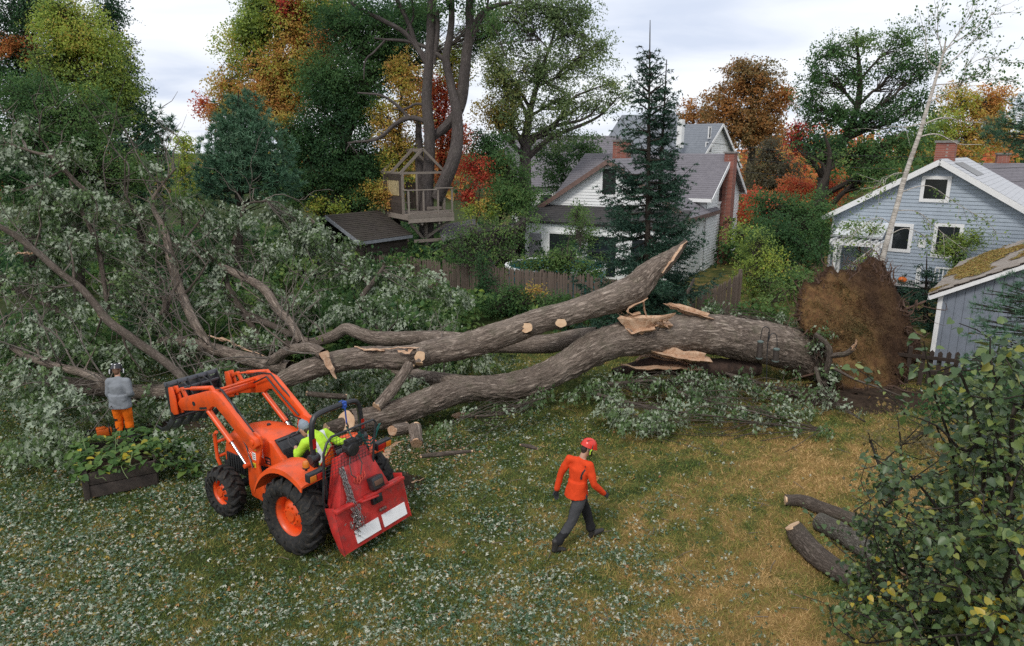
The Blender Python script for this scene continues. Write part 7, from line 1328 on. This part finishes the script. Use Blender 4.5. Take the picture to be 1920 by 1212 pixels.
def torso_arms(m, hips, chest, neck, sh, arms, g=0., wide=.9):
    """hips, chest, neck: centres; sh: shoulder points; arms: per side [elbow, wrist]; g inflates (clothing)"""
    hips, chest, neck = map(lambda q: np.asarray(q, float), (hips, chest, neck)); sx = nrm(np.asarray(sh[1], float) - np.asarray(sh[0], float)); mid = (hips + chest) / 2
    limb(m, [(*hips, .165 * wide + g, .115 + g), (*(hips * .6 + chest * .4), .148 * wide + g, .105 + g), (*(hips * .25 + chest * .75), .168 * wide + g, .118 + g), (*chest, .178 * wide + g, .118 + g), (*(chest * .55 + neck * .45), .135 * wide + g, .09 + g), (*(chest * .15 + neck * .85), .06 + g, .06 + g)], sx)
    for s_, (el, wr) in zip(sh, arms):
        s_, el, wr = map(lambda q: np.asarray(q, float), (s_, el, wr)); inn = neck * .55 + chest * .45
        limb(m, [(*inn, .06 + g, .065 + g), (*(inn * .5 + s_ * .5 + UP * .004), .058 + g, .06 + g), (*(s_ * .93 + inn * .07), .05 + g, .054 + g)], (0, 1, 0)); m.ball(s_ - UP * .004, .06 + g, 8)
        limb(m, [(*(s_ - UP * .01), .058 + g, .06 + g), (*(s_ * .5 + el * .5), .052 + g, .055 + g), (*el, .043 + g, .045 + g)], (0, .3, 1) if abs((el - s_)[2]) < .1 else (1, 0, 0)); limb(m, [(*el, .043 + g, .045 + g), (*(el * .6 + wr * .4), .044 + g, .046 + g), (*wr, .03 + g * 1.3, .032 + g * 1.3)], (1, .2, 0))
def legs(m, hip, knee, ank, g=0., cuff=1.0):
    for h, k, a in zip(hip, knee, ank):
        h, k, a = map(lambda q: np.asarray(q, float), (h, k, a)); limb(m, [(*(h * np.array([.85, 1, 1]) + UP * .04), .08 + g, .095 + g), (*h, .085 + g, .1 + g), (*(h * .5 + k * .5), .08 + g, .088 + g), (*k, .06 + g, .064 + g)]); limb(m, [(*k, .06 + g, .064 + g), (*(k * .62 + a * .38), .058 + g, .064 + g), (*(k * .25 + a * .75), (.046 + g) * cuff, .05 + g), (*a, (.042 + g * 1.6) * cuff, (.045 + g * 1.6) * cuff)])
# --- walking man
wl = np.array([1.035, 9.995, 0]); wrz = math.atan2(-.85, .53)
w_ = root('person', 'man walking in orange red jersey, red helmet, charcoal trousers and dark gloves', 'person', wl, wrz)
hp = [(.085, .005, .92), (-.085, .03, .92)]; kn = [(.085, -.16, .50), (-.05, .22, .53)]; an_ = [(.05, -.45, .145), (-.02, .33, .12)]
sh = [(.160, .09, 1.425), (-.168, -.045, 1.44)]; ar_ = [((.26, .12, 1.13), (.25, .33, .92)), ((-.265, -.14, 1.17), (-.275, -.20, .91))]
hc, hf, hu = (.02, .175, 1.655), (.15, .9, -.42), (.05, .42, .9)
m = MB(); torso_arms(m, (0, 0, .97), (0, .03, 1.32), (.0, .08, 1.51), sh, ar_); legs(m, hp, kn, an_); headparts(m, hc, hf, hu); limb(m, [(0, .06, 1.45, .062, .062), (.01, .10, 1.54, .055, .058), (.015, .14, 1.6, .055, .06)]); limb(m, [(0, 0, .9, .16, .12), (0, 0, 1.0, .16, .115)])
body = fuse(m, 'body', [SKIN], w_, .011, 2); face(w_, hc, hf, hu)
m = MB(); torso_arms(m, (0, -.005, .93), (0, .03, 1.32), (.0, .07, 1.485), sh, ar_, .013); m.prism([(.196 * math.cos(a), .188 * math.sin(a) - .022) for a in np.linspace(0, 6.1, 22)], lambda u, v, w: (u * (1 - (w - .87) * .62), v * (1 - (w - .87) * .95) + (w - .87) * .06, w), .87, 1.14); jr = fuse(m, 'jersey', [CLOTH_O, plain('jersey_black_stripe', (.02, .02, .02), .8)], w_, .012, 5, .022, 7, 3, lambda c: ((np.abs(c[:, 0] - .135 - (c[:, 2] - 1.3) * .12) < .009) & (c[:, 1] < .03) & (c[:, 2] > 1.2) & (c[:, 2] < 1.42)).astype(int), (1, 1, .6))
m = MB(); legs(m, hp, kn, [tuple(np.array(k) * .18 + np.array(a) * .82) for k, a in zip(kn, an_)], .018, 1.15); limb(m, [(0, 0, .86, .165, .125), (0, 0, .93, .155, .115)])
fuse(m, 'trousers', [TROU_G, TROU_D], w_, .012, 2, .016, 8, 5, lambda c: ((c[:, 2] < .36) | (np.abs(c[:, 0]) < .055) | ((c[:, 0] < -.03) & (c[:, 1] > .02))).astype(int))
for h_, t_, a_ in (((.05, -.50, .085), (.06, -.275, .035), (.05, -.45, .155)), ((-.02, .285, .045), (-.0, .54, .10), (-.02, .32, .14))): m = MB(); boot(m, h_, t_, a_); fuse(m, 'boot', [BOOT], w_, .01, 1)
m = MB(); hand(m, ar_[0][1], (.0, .75, -.55), (-.8, -.1, -.3), 1, 1.05, .8); fuse(m, 'glove', [GLOVE], w_, .0055, 1); m = MB(); hand(m, ar_[1][1], (.0, -.12, -.98), (.9, .0, .1), 1, 1.08, .6); fuse(m, 'glove', [GLOVE], w_, .0055, 1)
helmet(w_, hc, hf, hu, HELR, 1.04); m = MB(); x_ = np.cross(hf, hu); limb(m, [tuple(np.array(hc) - nrm(np.array(hf)) * .055 + np.array(hu) * .02) + (.068, .055), tuple(np.array(hc) - nrm(np.array(hf)) * .06 - np.array(hu) * .05) + (.06, .05), tuple(np.array(hc) - nrm(np.array(hf)) * .045 - np.array(hu) * .1) + (.045, .035)]); fuse(m, 'hair', [HAIR], w_, .01, 2, .008, 30)
m = MB(); fq = lambda a, b, d: np.array(hc) + x_ * a + nrm(np.array(hf)) * b + nrm(np.array(hu)) * d; limb(m, [(*fq(.06, .03, -.06), .018, .03), (*fq(.045, .075, -.10), .02, .025), (*fq(0, .09, -.115), .02, .028), (*fq(-.045, .075, -.10), .02, .025), (*fq(-.06, .03, -.06), .018, .03)], (0, 0, 1)); fuse(m, 'beard', [HAIR], w_, .009, 2, .006, 40)
# --- worker standing in the branches
ws_ = gr(236, 826) * [1, 1, 0]; v_ = root('person', 'worker seen from behind in grey jacket, orange trousers and black and white helmet', 'person', ws_, R(4))
hp = [(.095, 0, .86), (-.095, 0, .86)]; kn = [(.11, .04, .46), (-.10, .03, .46)]; an_ = [(.115, 0, .09), (-.1, -.02, .09)]; sh = [(.18, .03, 1.345), (-.18, .03, 1.35)]; ar_ = [((.25, -.05, 1.10), (.16, .18, 1.0)), ((-.225, .02, 1.08), (-.2, .14, .86))]
hc, hf, hu = (-.055, .14, 1.58), (-.35, .85, -.4), (-.1, .4, .9)
m = MB(); torso_arms(m, (0, 0, .9), (0, .01, 1.25), (-.01, .06, 1.44), sh, ar_); legs(m, hp, kn, an_); headparts(m, hc, hf, hu); limb(m, [(0, .04, 1.38, .062, .062), (-.02, .08, 1.46, .055, .058), (-.04, .11, 1.53, .055, .06)]); limb(m, [(0, 0, .83, .16, .12), (0, 0, .93, .16, .115)])
fuse(m, 'body', [SKIN], v_, .011, 2); face(v_, hc, hf, hu)
m = MB(); torso_arms(m, (0, -.01, .94), (0, .01, 1.25), (-.01, .055, 1.42), sh, ar_, .03, .95); m.prism([(.238 * math.cos(a), .178 * math.sin(a) - .01) for a in np.linspace(0, 6.1, 22)], lambda u, v, w: (u * (1 - (w - .78) * .3), v * (1 - (w - .78) * .3), w), .78, 1.08); fuse(m, 'jacket', [CLOTH_G], v_, .012, 7, .024, 6, 9)
m = MB(); legs(m, hp, kn, an_, .026, 1.2); limb(m, [(0, 0, .82, .17, .13), (0, 0, .92, .17, .13)]); fuse(m, 'trousers', [TROU_O, TROU_D], v_, .012, 2, .02, 8, 11, lambda c: (((c[:, 0] < -.075) & (np.abs(c[:, 2] - .42) < .11) & (fbm(c * 9, 3, 2) > .45)) | ((c[:, 2] < .2) & (c[:, 0] > 0)) | ((c[:, 2] < .3) & (np.abs(c[:, 0] + .1 - (c[:, 2] - .1) * .2) > .045))).astype(int))
for h_, t_, a_ in (((.12, -.06, .045), (.15, .2, .035), (.115, 0, .13)), ((-.1, -.08, .045), (-.14, .18, .035), (-.1, -.02, .13))): m = MB(); boot(m, h_, t_, a_); fuse(m, 'boot', [BOOT], v_, .01, 1)
m = MB(); hand(m, ar_[0][1], (-.8, .4, -.1), (0, 0, -1), 1, 1, .8); fuse(m, 'hand', [SKIN], v_, .0055, 1); m = MB(); hand(m, ar_[1][1], (.05, .3, -.95), (.9, .1, .1), -1, 1, .7); fuse(m, 'hand', [SKIN], v_, .0055, 1)
hl = helmet(v_, hc, hf, hu, plain('black_helmet', (.02, .021, .025), .3), 1.04, plain('white_band', (.7, .7, .7), .4)); m = MB(); f_, u_ = nrm(np.array(hf)), nrm(np.array(hu)); x_ = np.cross(f_, u_)
for k in range(6): a = k * 1.05 + .3; p = np.array(hc) + u_ * .035 + (x_ * math.cos(a) * .108 + f_ * math.sin(a) * .125) * .8 + u_ * (.085 if k % 2 else .06); m.ball(p, (.022, .022, .016), 5)
m.build('white_pattern', WHITEH, hl); m = MB(); limb(m, [tuple(np.array(hc) - f_ * .05 - u_ * .02) + (.068, .05), tuple(np.array(hc) - f_ * .055 - u_ * .075) + (.058, .045), tuple(np.array(hc) - f_ * .04 - u_ * .11) + (.045, .035)]); fuse(m, 'hair', [plain('reddish_hair', (.11, .05, .025), .7, var=.3, scale=30)], v_, .01, 2, .008, 30)
# --- driver, leaning forward in the seat (tractor axes: x ahead, y left)
d_ = root('person', 'tractor driver in bright yellow high visibility shirt leaning forward in the seat', 'person', TO, TRZ)
Q = lambda x, y, z: (x, y, z); sh = [(.30, -.19, 1.60), (.28, .21, 1.58)]; ar_ = [((.12, -.34, 1.42), (-.12, -.36, 1.50)), ((.40, .30, 1.33), (.60, .17, 1.40))]
hc, hf, hu = (.50, .05, 1.70), (.75, .1, -.6), (.55, 0, .8)
def seat_torso(m, g):
    limb(m, [(.0, 0, 1.13, .165 + g, .13 + g), (.09, 0, 1.30, .155 + g, .12 + g), (.20, .01, 1.47, .175 + g, .12 + g), (.28, .01, 1.58, .15 + g, .1 + g), (.36, .02, 1.66, .06 + g, .06 + g)], (0, 1, 0))
    for s_, (el, wr) in zip(sh, ar_):
        s_, el, wr = map(np.array, (s_, el, wr)); limb(m, [(*(s_ * .8 + np.array((.24, 0, 1.52)) * .2), .07 + g, .07 + g), (*s_, .064 + g, .064 + g), (*(s_ * .5 + el * .5), .054 + g, .055 + g), (*el, .044 + g, .046 + g)], (1, 0, 0)); yield el, wr
m = MB()
for el, wr in seat_torso(m, 0): limb(m, [(*el, .043, .045), (*(el * .6 + wr * .4), .043, .044), (*wr, .03, .032)], (0, 0, 1))
headparts(m, hc, hf, hu); limb(m, [(.33, .01, 1.6, .06, .06), (.42, .02, 1.67, .056, .058), (.47, .03, 1.71, .055, .06)], (0, 1, 0))
for y in (-.11, .12): limb(m, [(.0, y, 1.12, .09, .09), (.22, y * 1.15, 1.14, .08, .08), (.43, y * 1.25, 1.17, .062, .062)], (0, 1, 0)); limb(m, [(.43, y * 1.25, 1.17, .062, .062), (.50, y * 1.3, 1.02, .056, .058), (.52, y * 1.3, .93, .042, .045)], (0, 1, 0))
fuse(m, 'body', [SKIN], d_, .012, 2); face(d_, hc, hf, hu)
m = MB()
for el, wr in seat_torso(m, .022): limb(m, [(*el, .06, .062), (*(el * .45 + wr * .55), .058, .06)], (0, 0, 1))
fuse(m, 'shirt', [HIVIS, REFL], d_, .012, 2, .018, 7, 13, lambda c: ((np.abs(c[:, 2] - c[:, 0] * 0.0 - 1.29) < .028) | ((np.abs(np.abs(c[:, 1]) - .12) < .024) & (c[:, 2] > 1.31) & (c[:, 2] < 1.7) & (np.abs(c[:, 1]) < .15))).astype(int))
m = MB(); limb(m, [(-.02, 0, 1.1, .18, .14), (.05, 0, 1.15, .18, .13)], (0, 1, 0))
for y in (-.11, .12): limb(m, [(.0, y, 1.12, .105, .1), (.22, y * 1.15, 1.14, .092, .092), (.43, y * 1.25, 1.17, .075, .075)], (0, 1, 0)); limb(m, [(.43, y * 1.25, 1.17, .075, .075), (.50, y * 1.3, 1.02, .07, .072), (.52, y * 1.3, .93, .06, .06)], (0, 1, 0))
fuse(m, 'trousers', [TROU_D], d_, .013, 2, .015, 8)
for y in (-.145, .155): m = MB(); boot(m, (.5, y, .885), (.74, y, .885), (.52, y, .95)); fuse(m, 'boot', [BOOT], d_, .011, 1)
m = MB(); hand(m, ar_[0][1], (-.9, -.1, .1), (0, 0, -1), -1, 1, .8); fuse(m, 'glove', [GLOVE], d_, .006, 1); m = MB(); hand(m, ar_[1][1], (.6, -.5, -.1), (.3, 0, -1), -1, 1, 1.0); fuse(m, 'glove', [GLOVE], d_, .006, 1)
m = MB(); f_, u_ = nrm(np.array(hf)), nrm(np.array(hu)); c_ = np.array(hc); limb(m, [(*(c_ + u_ * .13 - f_ * .02), .05, .06), (*(c_ + u_ * .09 - f_ * .02), .082, .1), (*(c_ + u_ * .02 - f_ * .025), .088, .105)], (0, 1, 0)); limb(m, [(*(c_ + u_ * .035 + f_ * .05), .07, .012), (*(c_ + u_ * .02 + f_ * .16), .06, .01)], (0, 1, 0)); fuse(m, 'cap', [plain('pale_grey_cap', (.2, .24, .28), .8, var=.15)], d_, .01, 1)
m = MB(); limb(m, [(*(c_ - f_ * .055), .07, .05), (*(c_ - f_ * .06 - u_ * .06), .06, .045)], (0, 1, 0)); fuse(m, 'hair', [HAIR], d_, .01, 2)
# ---------------------------------------------------------------- raised bed, feeder, chainsaw, near shrub
BEDW = woodmat('bed_board', (.045, .036, .032), (.1, .08, .068), axis=0)
c0 = gr(157, 888, .5) * [1, 1, 0]; rb = root('raised_bed', 'weathered plank raised garden bed overrun with squash vines', 'raised bed', c0)
e1 = nrm(gr(272, 866, .5) - gr(157, 888, .5)); e1[2] = 0; e1 = nrm(e1); e2 = np.array([-e1[1], e1[0], 0]); LB, WB = 1.15, 1.5
for z in (.12, .37):
    MB().bar(e1 * 0 + UP * z, e1 * LB + UP * z, .05, .235, UP).build('plank', BEDW, rb, bevel=.006); MB().bar(e2 * .028 + UP * (z + .003), e2 * WB + UP * (z + .003), .05, .235, UP).build('plank', BEDW, rb, bevel=.006)
    MB().bar(e1 * LB + e2 * .028 + UP * z, e1 * LB + e2 * WB + UP * z, .05, .235, UP).build('plank', BEDW, rb, bevel=.006); MB().bar(e2 * WB + UP * z + e1 * .03, e2 * WB + e1 * (LB - .03) + UP * z, .05, .235, UP).build('plank', BEDW, rb, bevel=.006)
MB().box((0, 0, .26), (.1, .1, .54), np.column_stack([e1, e2, UP])).build('corner_post', BEDW, rb, bevel=.006)
m = MB(); m.bar(e1 * .55 + e2 * .05 + UP * .2, e1 * .55 + e2 * (WB - .05) + UP * .2, 1.05, .36, UP); m.build('soil', SOIL, rb)
rg = np.random.default_rng(3); VINE = leafmat('squash_leaf', [(0, (.03, .07, .018)), (.5, (.065, .14, .03)), (.85, (.13, .2, .045)), (1, (.45, .36, .03))], trans=.3)
vr = root('squash_plant', 'sprawling bright green squash vines spilling over the raised bed', 'plant', c0); n = 620; tt_ = rg.random(n); P = e1 * rg.uniform(-.25, LB + .8, n)[:, None] + e2 * rg.uniform(-.18, WB + .1, n)[:, None]; P[:, 2] = .45 + .3 * fbm(P * 2.4, 5, 2) - .42 * np.clip(np.maximum(-(P @ e2), P @ e1 - LB), 0, .8) * 1.6; P = P + c0; ok = P[:, 2] > .06; P = P[ok]; n = len(P)
sel = rg.permutation(n)[:90]; oth = np.setdiff1d(np.arange(n), sel); A = nrm(np.c_[rg.normal(0, 1, (n, 2)), rg.normal(-.25, .3, n)]); N = np.c_[rg.normal(0, .4, (n, 2)), np.ones(n)]; Lq = rg.uniform(.07, .19, n)
leaves('leaf_mass', P[oth], A[oth], N[oth], Lq[oth] * .8, Lq[oth] * .8, 'heart', VINE, np.clip(rg.normal(.5, .25, len(oth)), 0, 1), vr, c0); tag(vr.children[-1], kind='stuff')
def leaf_protos(mat, tones, shape='heart', cup=1.0):
    out = []
    for t in tones:
        V, T, k = leaf_arrays(np.zeros((1, 3)), np.array([[1., 0, -.1]]), np.array([[0, 0, 1.]]), np.ones(1), np.array([.88]), shape)
        out.append(mesh_np('leaf', V, T, mat, tone=np.full(len(V), t)))
    return out
def single(P, A, N, L, par, off, protos, idx):
    for i in range(len(P)):
        x = nrm(A[i]); y = nrm(np.cross(N[i], x)); z = np.cross(x, y); o = link('leaf', protos[idx[i]], par); o.matrix_local = Matrix.Translation(Vector(P[i] - off)) @ Matrix(np.column_stack([x, y, z]).tolist()).to_4x4() @ Matrix.Diagonal((L[i], L[i], L[i], 1))
pv = leaf_protos(VINE, (.2, .45, .6, .85)); single(P[sel], A[sel], N[sel], Lq[sel], vr, c0, pv, rg.integers(0, 4, len(sel)))
b_ = TB()
for k in range(26): a = c0 + e1 * rg.uniform(0, LB) + e2 * rg.uniform(0, WB) + UP * .5; q = wiggle(a, a + np.array([rg.normal(.2, .4), rg.normal(-.1, .4), rg.uniform(-.1, .15)]), rg, .15, 5); b_.tube(q, [.009, .008, .007, .006, .004], 5, .1, capend=False)
b_.build('stem', plain('vine_stem', (.12, .17, .06), .7), vr, off=c0)
# old stump-like clod with yellow flowers beside the vines
pl = gr(352, 862) * [1, 1, 0]; bush('garden_plant', 'low yellowing garden plant by the right end of the bed', [(345, 835, 12.6, 20, 16, .34), (325, 825, 12.9, 24, 12, .3), (360, 845, 12.4, 10, 10, .54)], 71, base=pl, cover=1.0, Lf=.09) if False else None
# bird feeders on a hooked pole caught against the trunk
fb = at(1438, 668, 17.2); fr = root('bird_feeder_pole', 'black double hook pole with two bird feeders leaning at the trunk', 'bird feeder', np.array([fb[0], fb[1], 0])); off = np.array(fr.location); m = MB(); top = at(1441, 622, 17.0); m.tube([at(1437, 720, 16.9), at(1438, 668, 17.0), top], .013, 6)
for sg, pts in ((-1, [(1441, 640), (1443, 620), (1437, 613), (1430, 616), (1427, 630), (1426, 637)]), (1, [(1441, 640), (1445, 628), (1451, 625), (1456, 630), (1457, 645), (1457, 652)])): m.tube(spline(np.array([at(x, y, 17.0) for x, y in pts]), 14), .011, 6)
m.build('pole', BLACKM, fr, off=off)
for (px, py, r_, h_) in ((1426, 640, .07, .46), (1456, 654, .075, .34)):
    a = at(px, py, 17.0); m = MB(); m.lathe([(.0, .03), (r_ * 1.1, .0), (r_ * 1.1, -.03), (0, -.03)], a, UP, 16); f_ = m.build('feeder_cap', plain('grey_green_cap', (.09, .12, .11), .5), fr, off=off)
    MB().lathe([(r_, -.03), (r_, -h_ + .02)], a, UP, 16).build('seed_tube', plain('seed_brown', (.055, .045, .04), .4, var=.4, scale=40), f_, off=off); MB().lathe([(0, -h_), (r_ * 1.2, -h_), (r_ * 1.2, -h_ + .03), (0, -h_ + .03)], a, UP, 16).build('tray', plain('grey_green_cap', (.09, .12, .11), .5), fr, off=off)
# chainsaw on the ground by the worker
cs = gr(196, 812, .12); cw = root('chainsaw', 'orange and black chainsaw lying among leaves at the worker feet', 'chainsaw', cs * [1, 1, 0], R(35)); z0 = .14
m = MB(); m.box((0, 0, z0), (.3, .17, .17)); m.box((-.06, 0, z0 + .1), (.2, .13, .07)); m.build('engine_cover', plain('saw_orange', (.7, .14, .02), .4), cw, bevel=.03); m = MB(); m.tube(spline(np.array([(.1, -.11, z0 - .04), (.09, -.13, z0 + .12), (.1, 0, z0 + .18), (.1, .13, z0 + .1)]), 12), .014, 7); m.tube(spline(np.array([(-.15, 0, z0 - .05), (-.32, 0, z0 - .04), (-.34, 0, z0 + .08), (-.15, 0, z0 + .1)]), 12), .02, 7); m.build('handle', BLACKM, cw)
m = MB(); m.prism([(.12, -.03), (.5, -.035), (.56, -.01), (.56, .015), (.5, .04), (.12, .035)], lambda u, v, w: (u, w, z0 - .04 + v), -.08, -.074); m.build('guide_bar', CHROME, cw)
# near shrub: big heart leaves, some yellowing
rg = np.random.default_rng(17); NEAR = leafmat('shrub_leaf', [(0, (.018, .04, .017)), (.35, (.052, .096, .03)), (.6, (.11, .165, .045)), (.8, (.2, .235, .055)), (.9, (.2, .2, .03)), (1, (.42, .3, .02))], back=(.09, .125, .085), trans=.2, rough=.42, spec=.5)
sb_ = np.array([4.6, 6.2, 0]); sr = root('broadleaf_shrub', 'tall shrub of big heart shaped leaves with a few yellow ones close by', 'shrub', sb_); b_ = TB(); LP = []
def stem(pts, r0, Y):
    p = np.array([sb_ + np.array([rg.normal(0, .25), rg.normal(0, .3), 0])] + [at(x, y, q) for x, y, q in pts]); pp, rr = b_.tube(p, np.linspace(r0, .004, len(p)), 7, .12, .002, int(pts[0][0]), wob=.1); return pp, rr
STEMS = [[(1740, 1180, 6.3), (1660, 1120, 6.3), (1620, 1030, 6.4), (1650, 960, 6.5)], [(1760, 1180, 6.2), (1700, 1200, 6.1), (1620, 1210, 6.2), (1570, 1170, 6.3)], [(1740, 1130, 6.4), (1680, 1060, 6.4), (1690, 990, 6.4), (1720, 930, 6.4)], [(1800, 1080, 6), (1740, 1080, 6), (1680, 1090, 6), (1640, 1130, 6.1)], [(1800, 1000, 5.6), (1790, 850, 5.4), (1760, 740, 5.3), (1738, 640, 5.2)], [(1840, 980, 5.2), (1830, 800, 5.0), (1800, 700, 4.9), (1790, 690, 4.9)], [(1880, 1000, 5.0), (1880, 850, 4.9), (1860, 740, 4.9), (1890, 690, 4.8)], [(1780, 1050, 6.0), (1740, 940, 6.0), (1690, 880, 6.0), (1640, 860, 6.1)],
         [(1760, 1120, 6.3), (1700, 1040, 6.3), (1650, 990, 6.4), (1600, 960, 6.5)], [(1770, 1150, 6.2), (1690, 1120, 6.2), (1640, 1080, 6.3), (1600, 1060, 6.4)], [(1800, 1160, 5.8), (1740, 1150, 5.7), (1660, 1160, 5.7), (1590, 1140, 5.8)], [(1840, 1100, 5.3), (1800, 1060, 5.2), (1760, 1000, 5.2), (1720, 960, 5.2)], [(1890, 1100, 4.9), (1890, 1000, 4.8), (1900, 920, 4.8), (1930, 850, 4.8)],
         [(1860, 1150, 5.0), (1830, 1120, 4.9), (1780, 1100, 4.9), (1720, 1090, 5.0)], [(1920, 1150, 4.8), (1920, 1080, 4.6), (1890, 1010, 4.6), (1850, 960, 4.6)], [(1880, 1180, 4.9), (1840, 1190, 4.8), (1780, 1190, 4.8), (1700, 1200, 4.9)], [(1850, 900, 5.2), (1800, 840, 5.2), (1750, 790, 5.3), (1690, 770, 5.4)], [(1900, 850, 4.9), (1930, 760, 4.8), (1945, 700, 4.8), (1950, 640, 4.8)], [(1830, 1000, 5.6), (1800, 900, 5.6), (1830, 820, 5.6), (1850, 780, 5.6)], [(1790, 1050, 6.4), (1700, 1000, 6.6), (1650, 930, 6.7), (1660, 900, 6.7)]]
for s_ in STEMS:
    pp, rr = stem(s_, .022, 0); L_ = len(pp)
    for i in range(int(L_ * .22), L_):
        LP.append((pp[i], nrm(pp[min(i + 1, L_ - 1)] - pp[i - 1])))
        if rg.random() < .42:
            ln = rg.uniform(.25, .75); d = nrm(rg.normal(0, 1, 3) + np.array([0, 0, .35])); q, _ = b_.tube(wiggle(pp[i], pp[i] + d * ln, rg, .1, 4), [.008, .006, .005, .003], 5, .1, capend=False, wob=.04)
            for j in range(1, len(q)): LP.append((q[j], d))
b_.build('stem', BARKD, sr, off=sb_); LP_p = np.array([a for a, b in LP]); LP_d = np.array([b for a, b in LP]); k = 4; n = len(LP) * k
P = np.repeat(LP_p, k, 0) + rg.normal(0, .035, (n, 3)); dd_ = nrm(np.repeat(LP_d, k, 0) * .35 + rg.normal(0, .8, (n, 3)) * [1, 1, .5]); P = P + dd_ * .05; A = nrm(dd_ + np.array([0, 0, -.55])); N = rg.normal(0, .38, (n, 3)) + np.array([-.15, -.2, 1.0]); L = rg.uniform(.042, .08, n) * np.where(P[:, 1] > 5.9, .74, 1.0) * rg.choice([.7, 1.0, 1.15], n); tn = np.clip(rg.normal(.45, .2, n), 0, .85); px, py = proj(P)
yel = (rg.random(n) < .03) | ((rg.random(n) < .30) & (np.hypot((px - 1800) / 50, (py - 930) / 30) < 1)) | ((rg.random(n) < .28) & (np.hypot((px - 1850) / 50, (py - 1150) / 36) < 1)) | ((rg.random(n) < .25) & (np.hypot((px - 1665) / 40, (py - 1110) / 40) < 1)); tn = np.where(yel, rg.uniform(.88, 1, n), tn)
inside = (px > 1380) & (px < 2150) & (py > 560) & (P[:, 2] > .15); P, A, N, L, tn, px, py = P[inside], A[inside], N[inside], L[inside], tn[inside], px[inside], py[inside]; n = len(P); size = np.where((px > 0) & (px < 1915) & (py < 1205), L / P[:, 1], 0); big = np.argsort(-size)[:290]; oth = np.setdiff1d(np.arange(n), big)
tv = np.array([.12, .28, .4, .5, .62, .76, .9, .97]); pn_ = leaf_protos(NEAR, tv); single(P[big], A[big], N[big], L[big], sr, sb_, pn_, [int(np.abs(tv - t).argmin()) for t in tn[big]])
fl = lobes_w([(1625, 1090, 6.8, 50, 60), (1605, 1170, 6.8, 50, 40), (1660, 900, 7.0, 50, 40), (1790, 690, 5.4, 70, 60), (1870, 700, 5.2, 60, 70), (1700, 1050, 6.7, 90, 90), (1810, 1000, 6.3, 90, 120), (1870, 1130, 5.8, 90, 90), (1650, 1150, 6.7, 80, 60), (1770, 930, 6.5, 70, 60), (1890, 850, 5.9, 60, 90), (1750, 1190, 6.2, 90, 50), (1830, 780, 5.9, 70, 70), (1640, 980, 6.9, 40, 40)]); FC, FO, FT = clumps(fl, 2.6, .08 * .08 * .45, 7, rg, .35, .5); kk_ = len(FC) * 7
FP = np.repeat(FC, 7, 0) + rg.normal(0, .07, (kk_, 3)); FA = nrm(np.repeat(FO, 7, 0) * .3 + rg.normal(0, .7, (kk_, 3)) - UP * .5); FN = rg.normal(0, .4, (kk_, 3)) + np.array([-.15, -.2, 1.0]); FL = rg.uniform(.04, .075, kk_); FK = FP[:, 2] > .1
tag(leaves('foliage', FP[FK], FA[FK], FN[FK], FL[FK], FL[FK] * .86, 'heart', NEAR, np.clip(rg.normal(.4, .2, kk_), 0, .9)[FK], sr, sb_), kind='stuff')
tag(leaves('foliage', P[oth], A[oth], N[oth], L[oth], L[oth] * .88, 'heart', NEAR, tn[oth], sr, sb_), kind='stuff')
# thin twiggy growth behind it, below the root plate
bush('twiggy_shrub', 'thin twiggy shrub with dull red brown leaves behind the big leaved shrub', [(1680, 790, 10, 50, 40, .5), (1630, 830, 10.4, 40, 30, .45), (1740, 820, 9.6, 60, 50, .4), (1800, 860, 9, 60, 60, .3), (1650, 880, 9.8, 40, 30, .4)], 72, base=np.array([5.6, 9.6, 0]), cover=.32, Lf=.07, mat=DULLM, twigs=1.0)
bush('dark_shrub', 'dark leafy undergrowth shrub at the foot of the pine by the shed', [(1790, 760, 12.5, 70, 40, .12), (1860, 740, 12.5, 70, 60, .1), (1920, 800, 11.5, 70, 70, .1), (1880, 880, 10.5, 80, 60, .1), (1900, 1040, 8.2, 70, 60, .12), (1840, 1100, 8, 70, 50, .12)], 73, base=np.array([8.6, 11.8, 0]), cover=1.5, Lf=.08)

# small twigs blown over the lawn
m = MB(); rg = np.random.default_rng(123); x, y = lawn_pts(170, 6.6, 16, 1.1)
for i in range(170):
    a = rg.random() * 6.283; L_ = rg.uniform(.08, .38); d = np.array([math.cos(a), math.sin(a), 0]); c = np.array([x[i], y[i], float(gz(x[i], y[i])[0]) + .03]); m.tube([c - d * L_ / 2, c + np.array([d[1], -d[0], .2]) * L_ * rg.uniform(-.12, .12), c + d * L_ / 2], [.007, .006, .003], 4, cap=False)
tag(m.build('fallen_twigs', BARKW, None), kind='stuff')
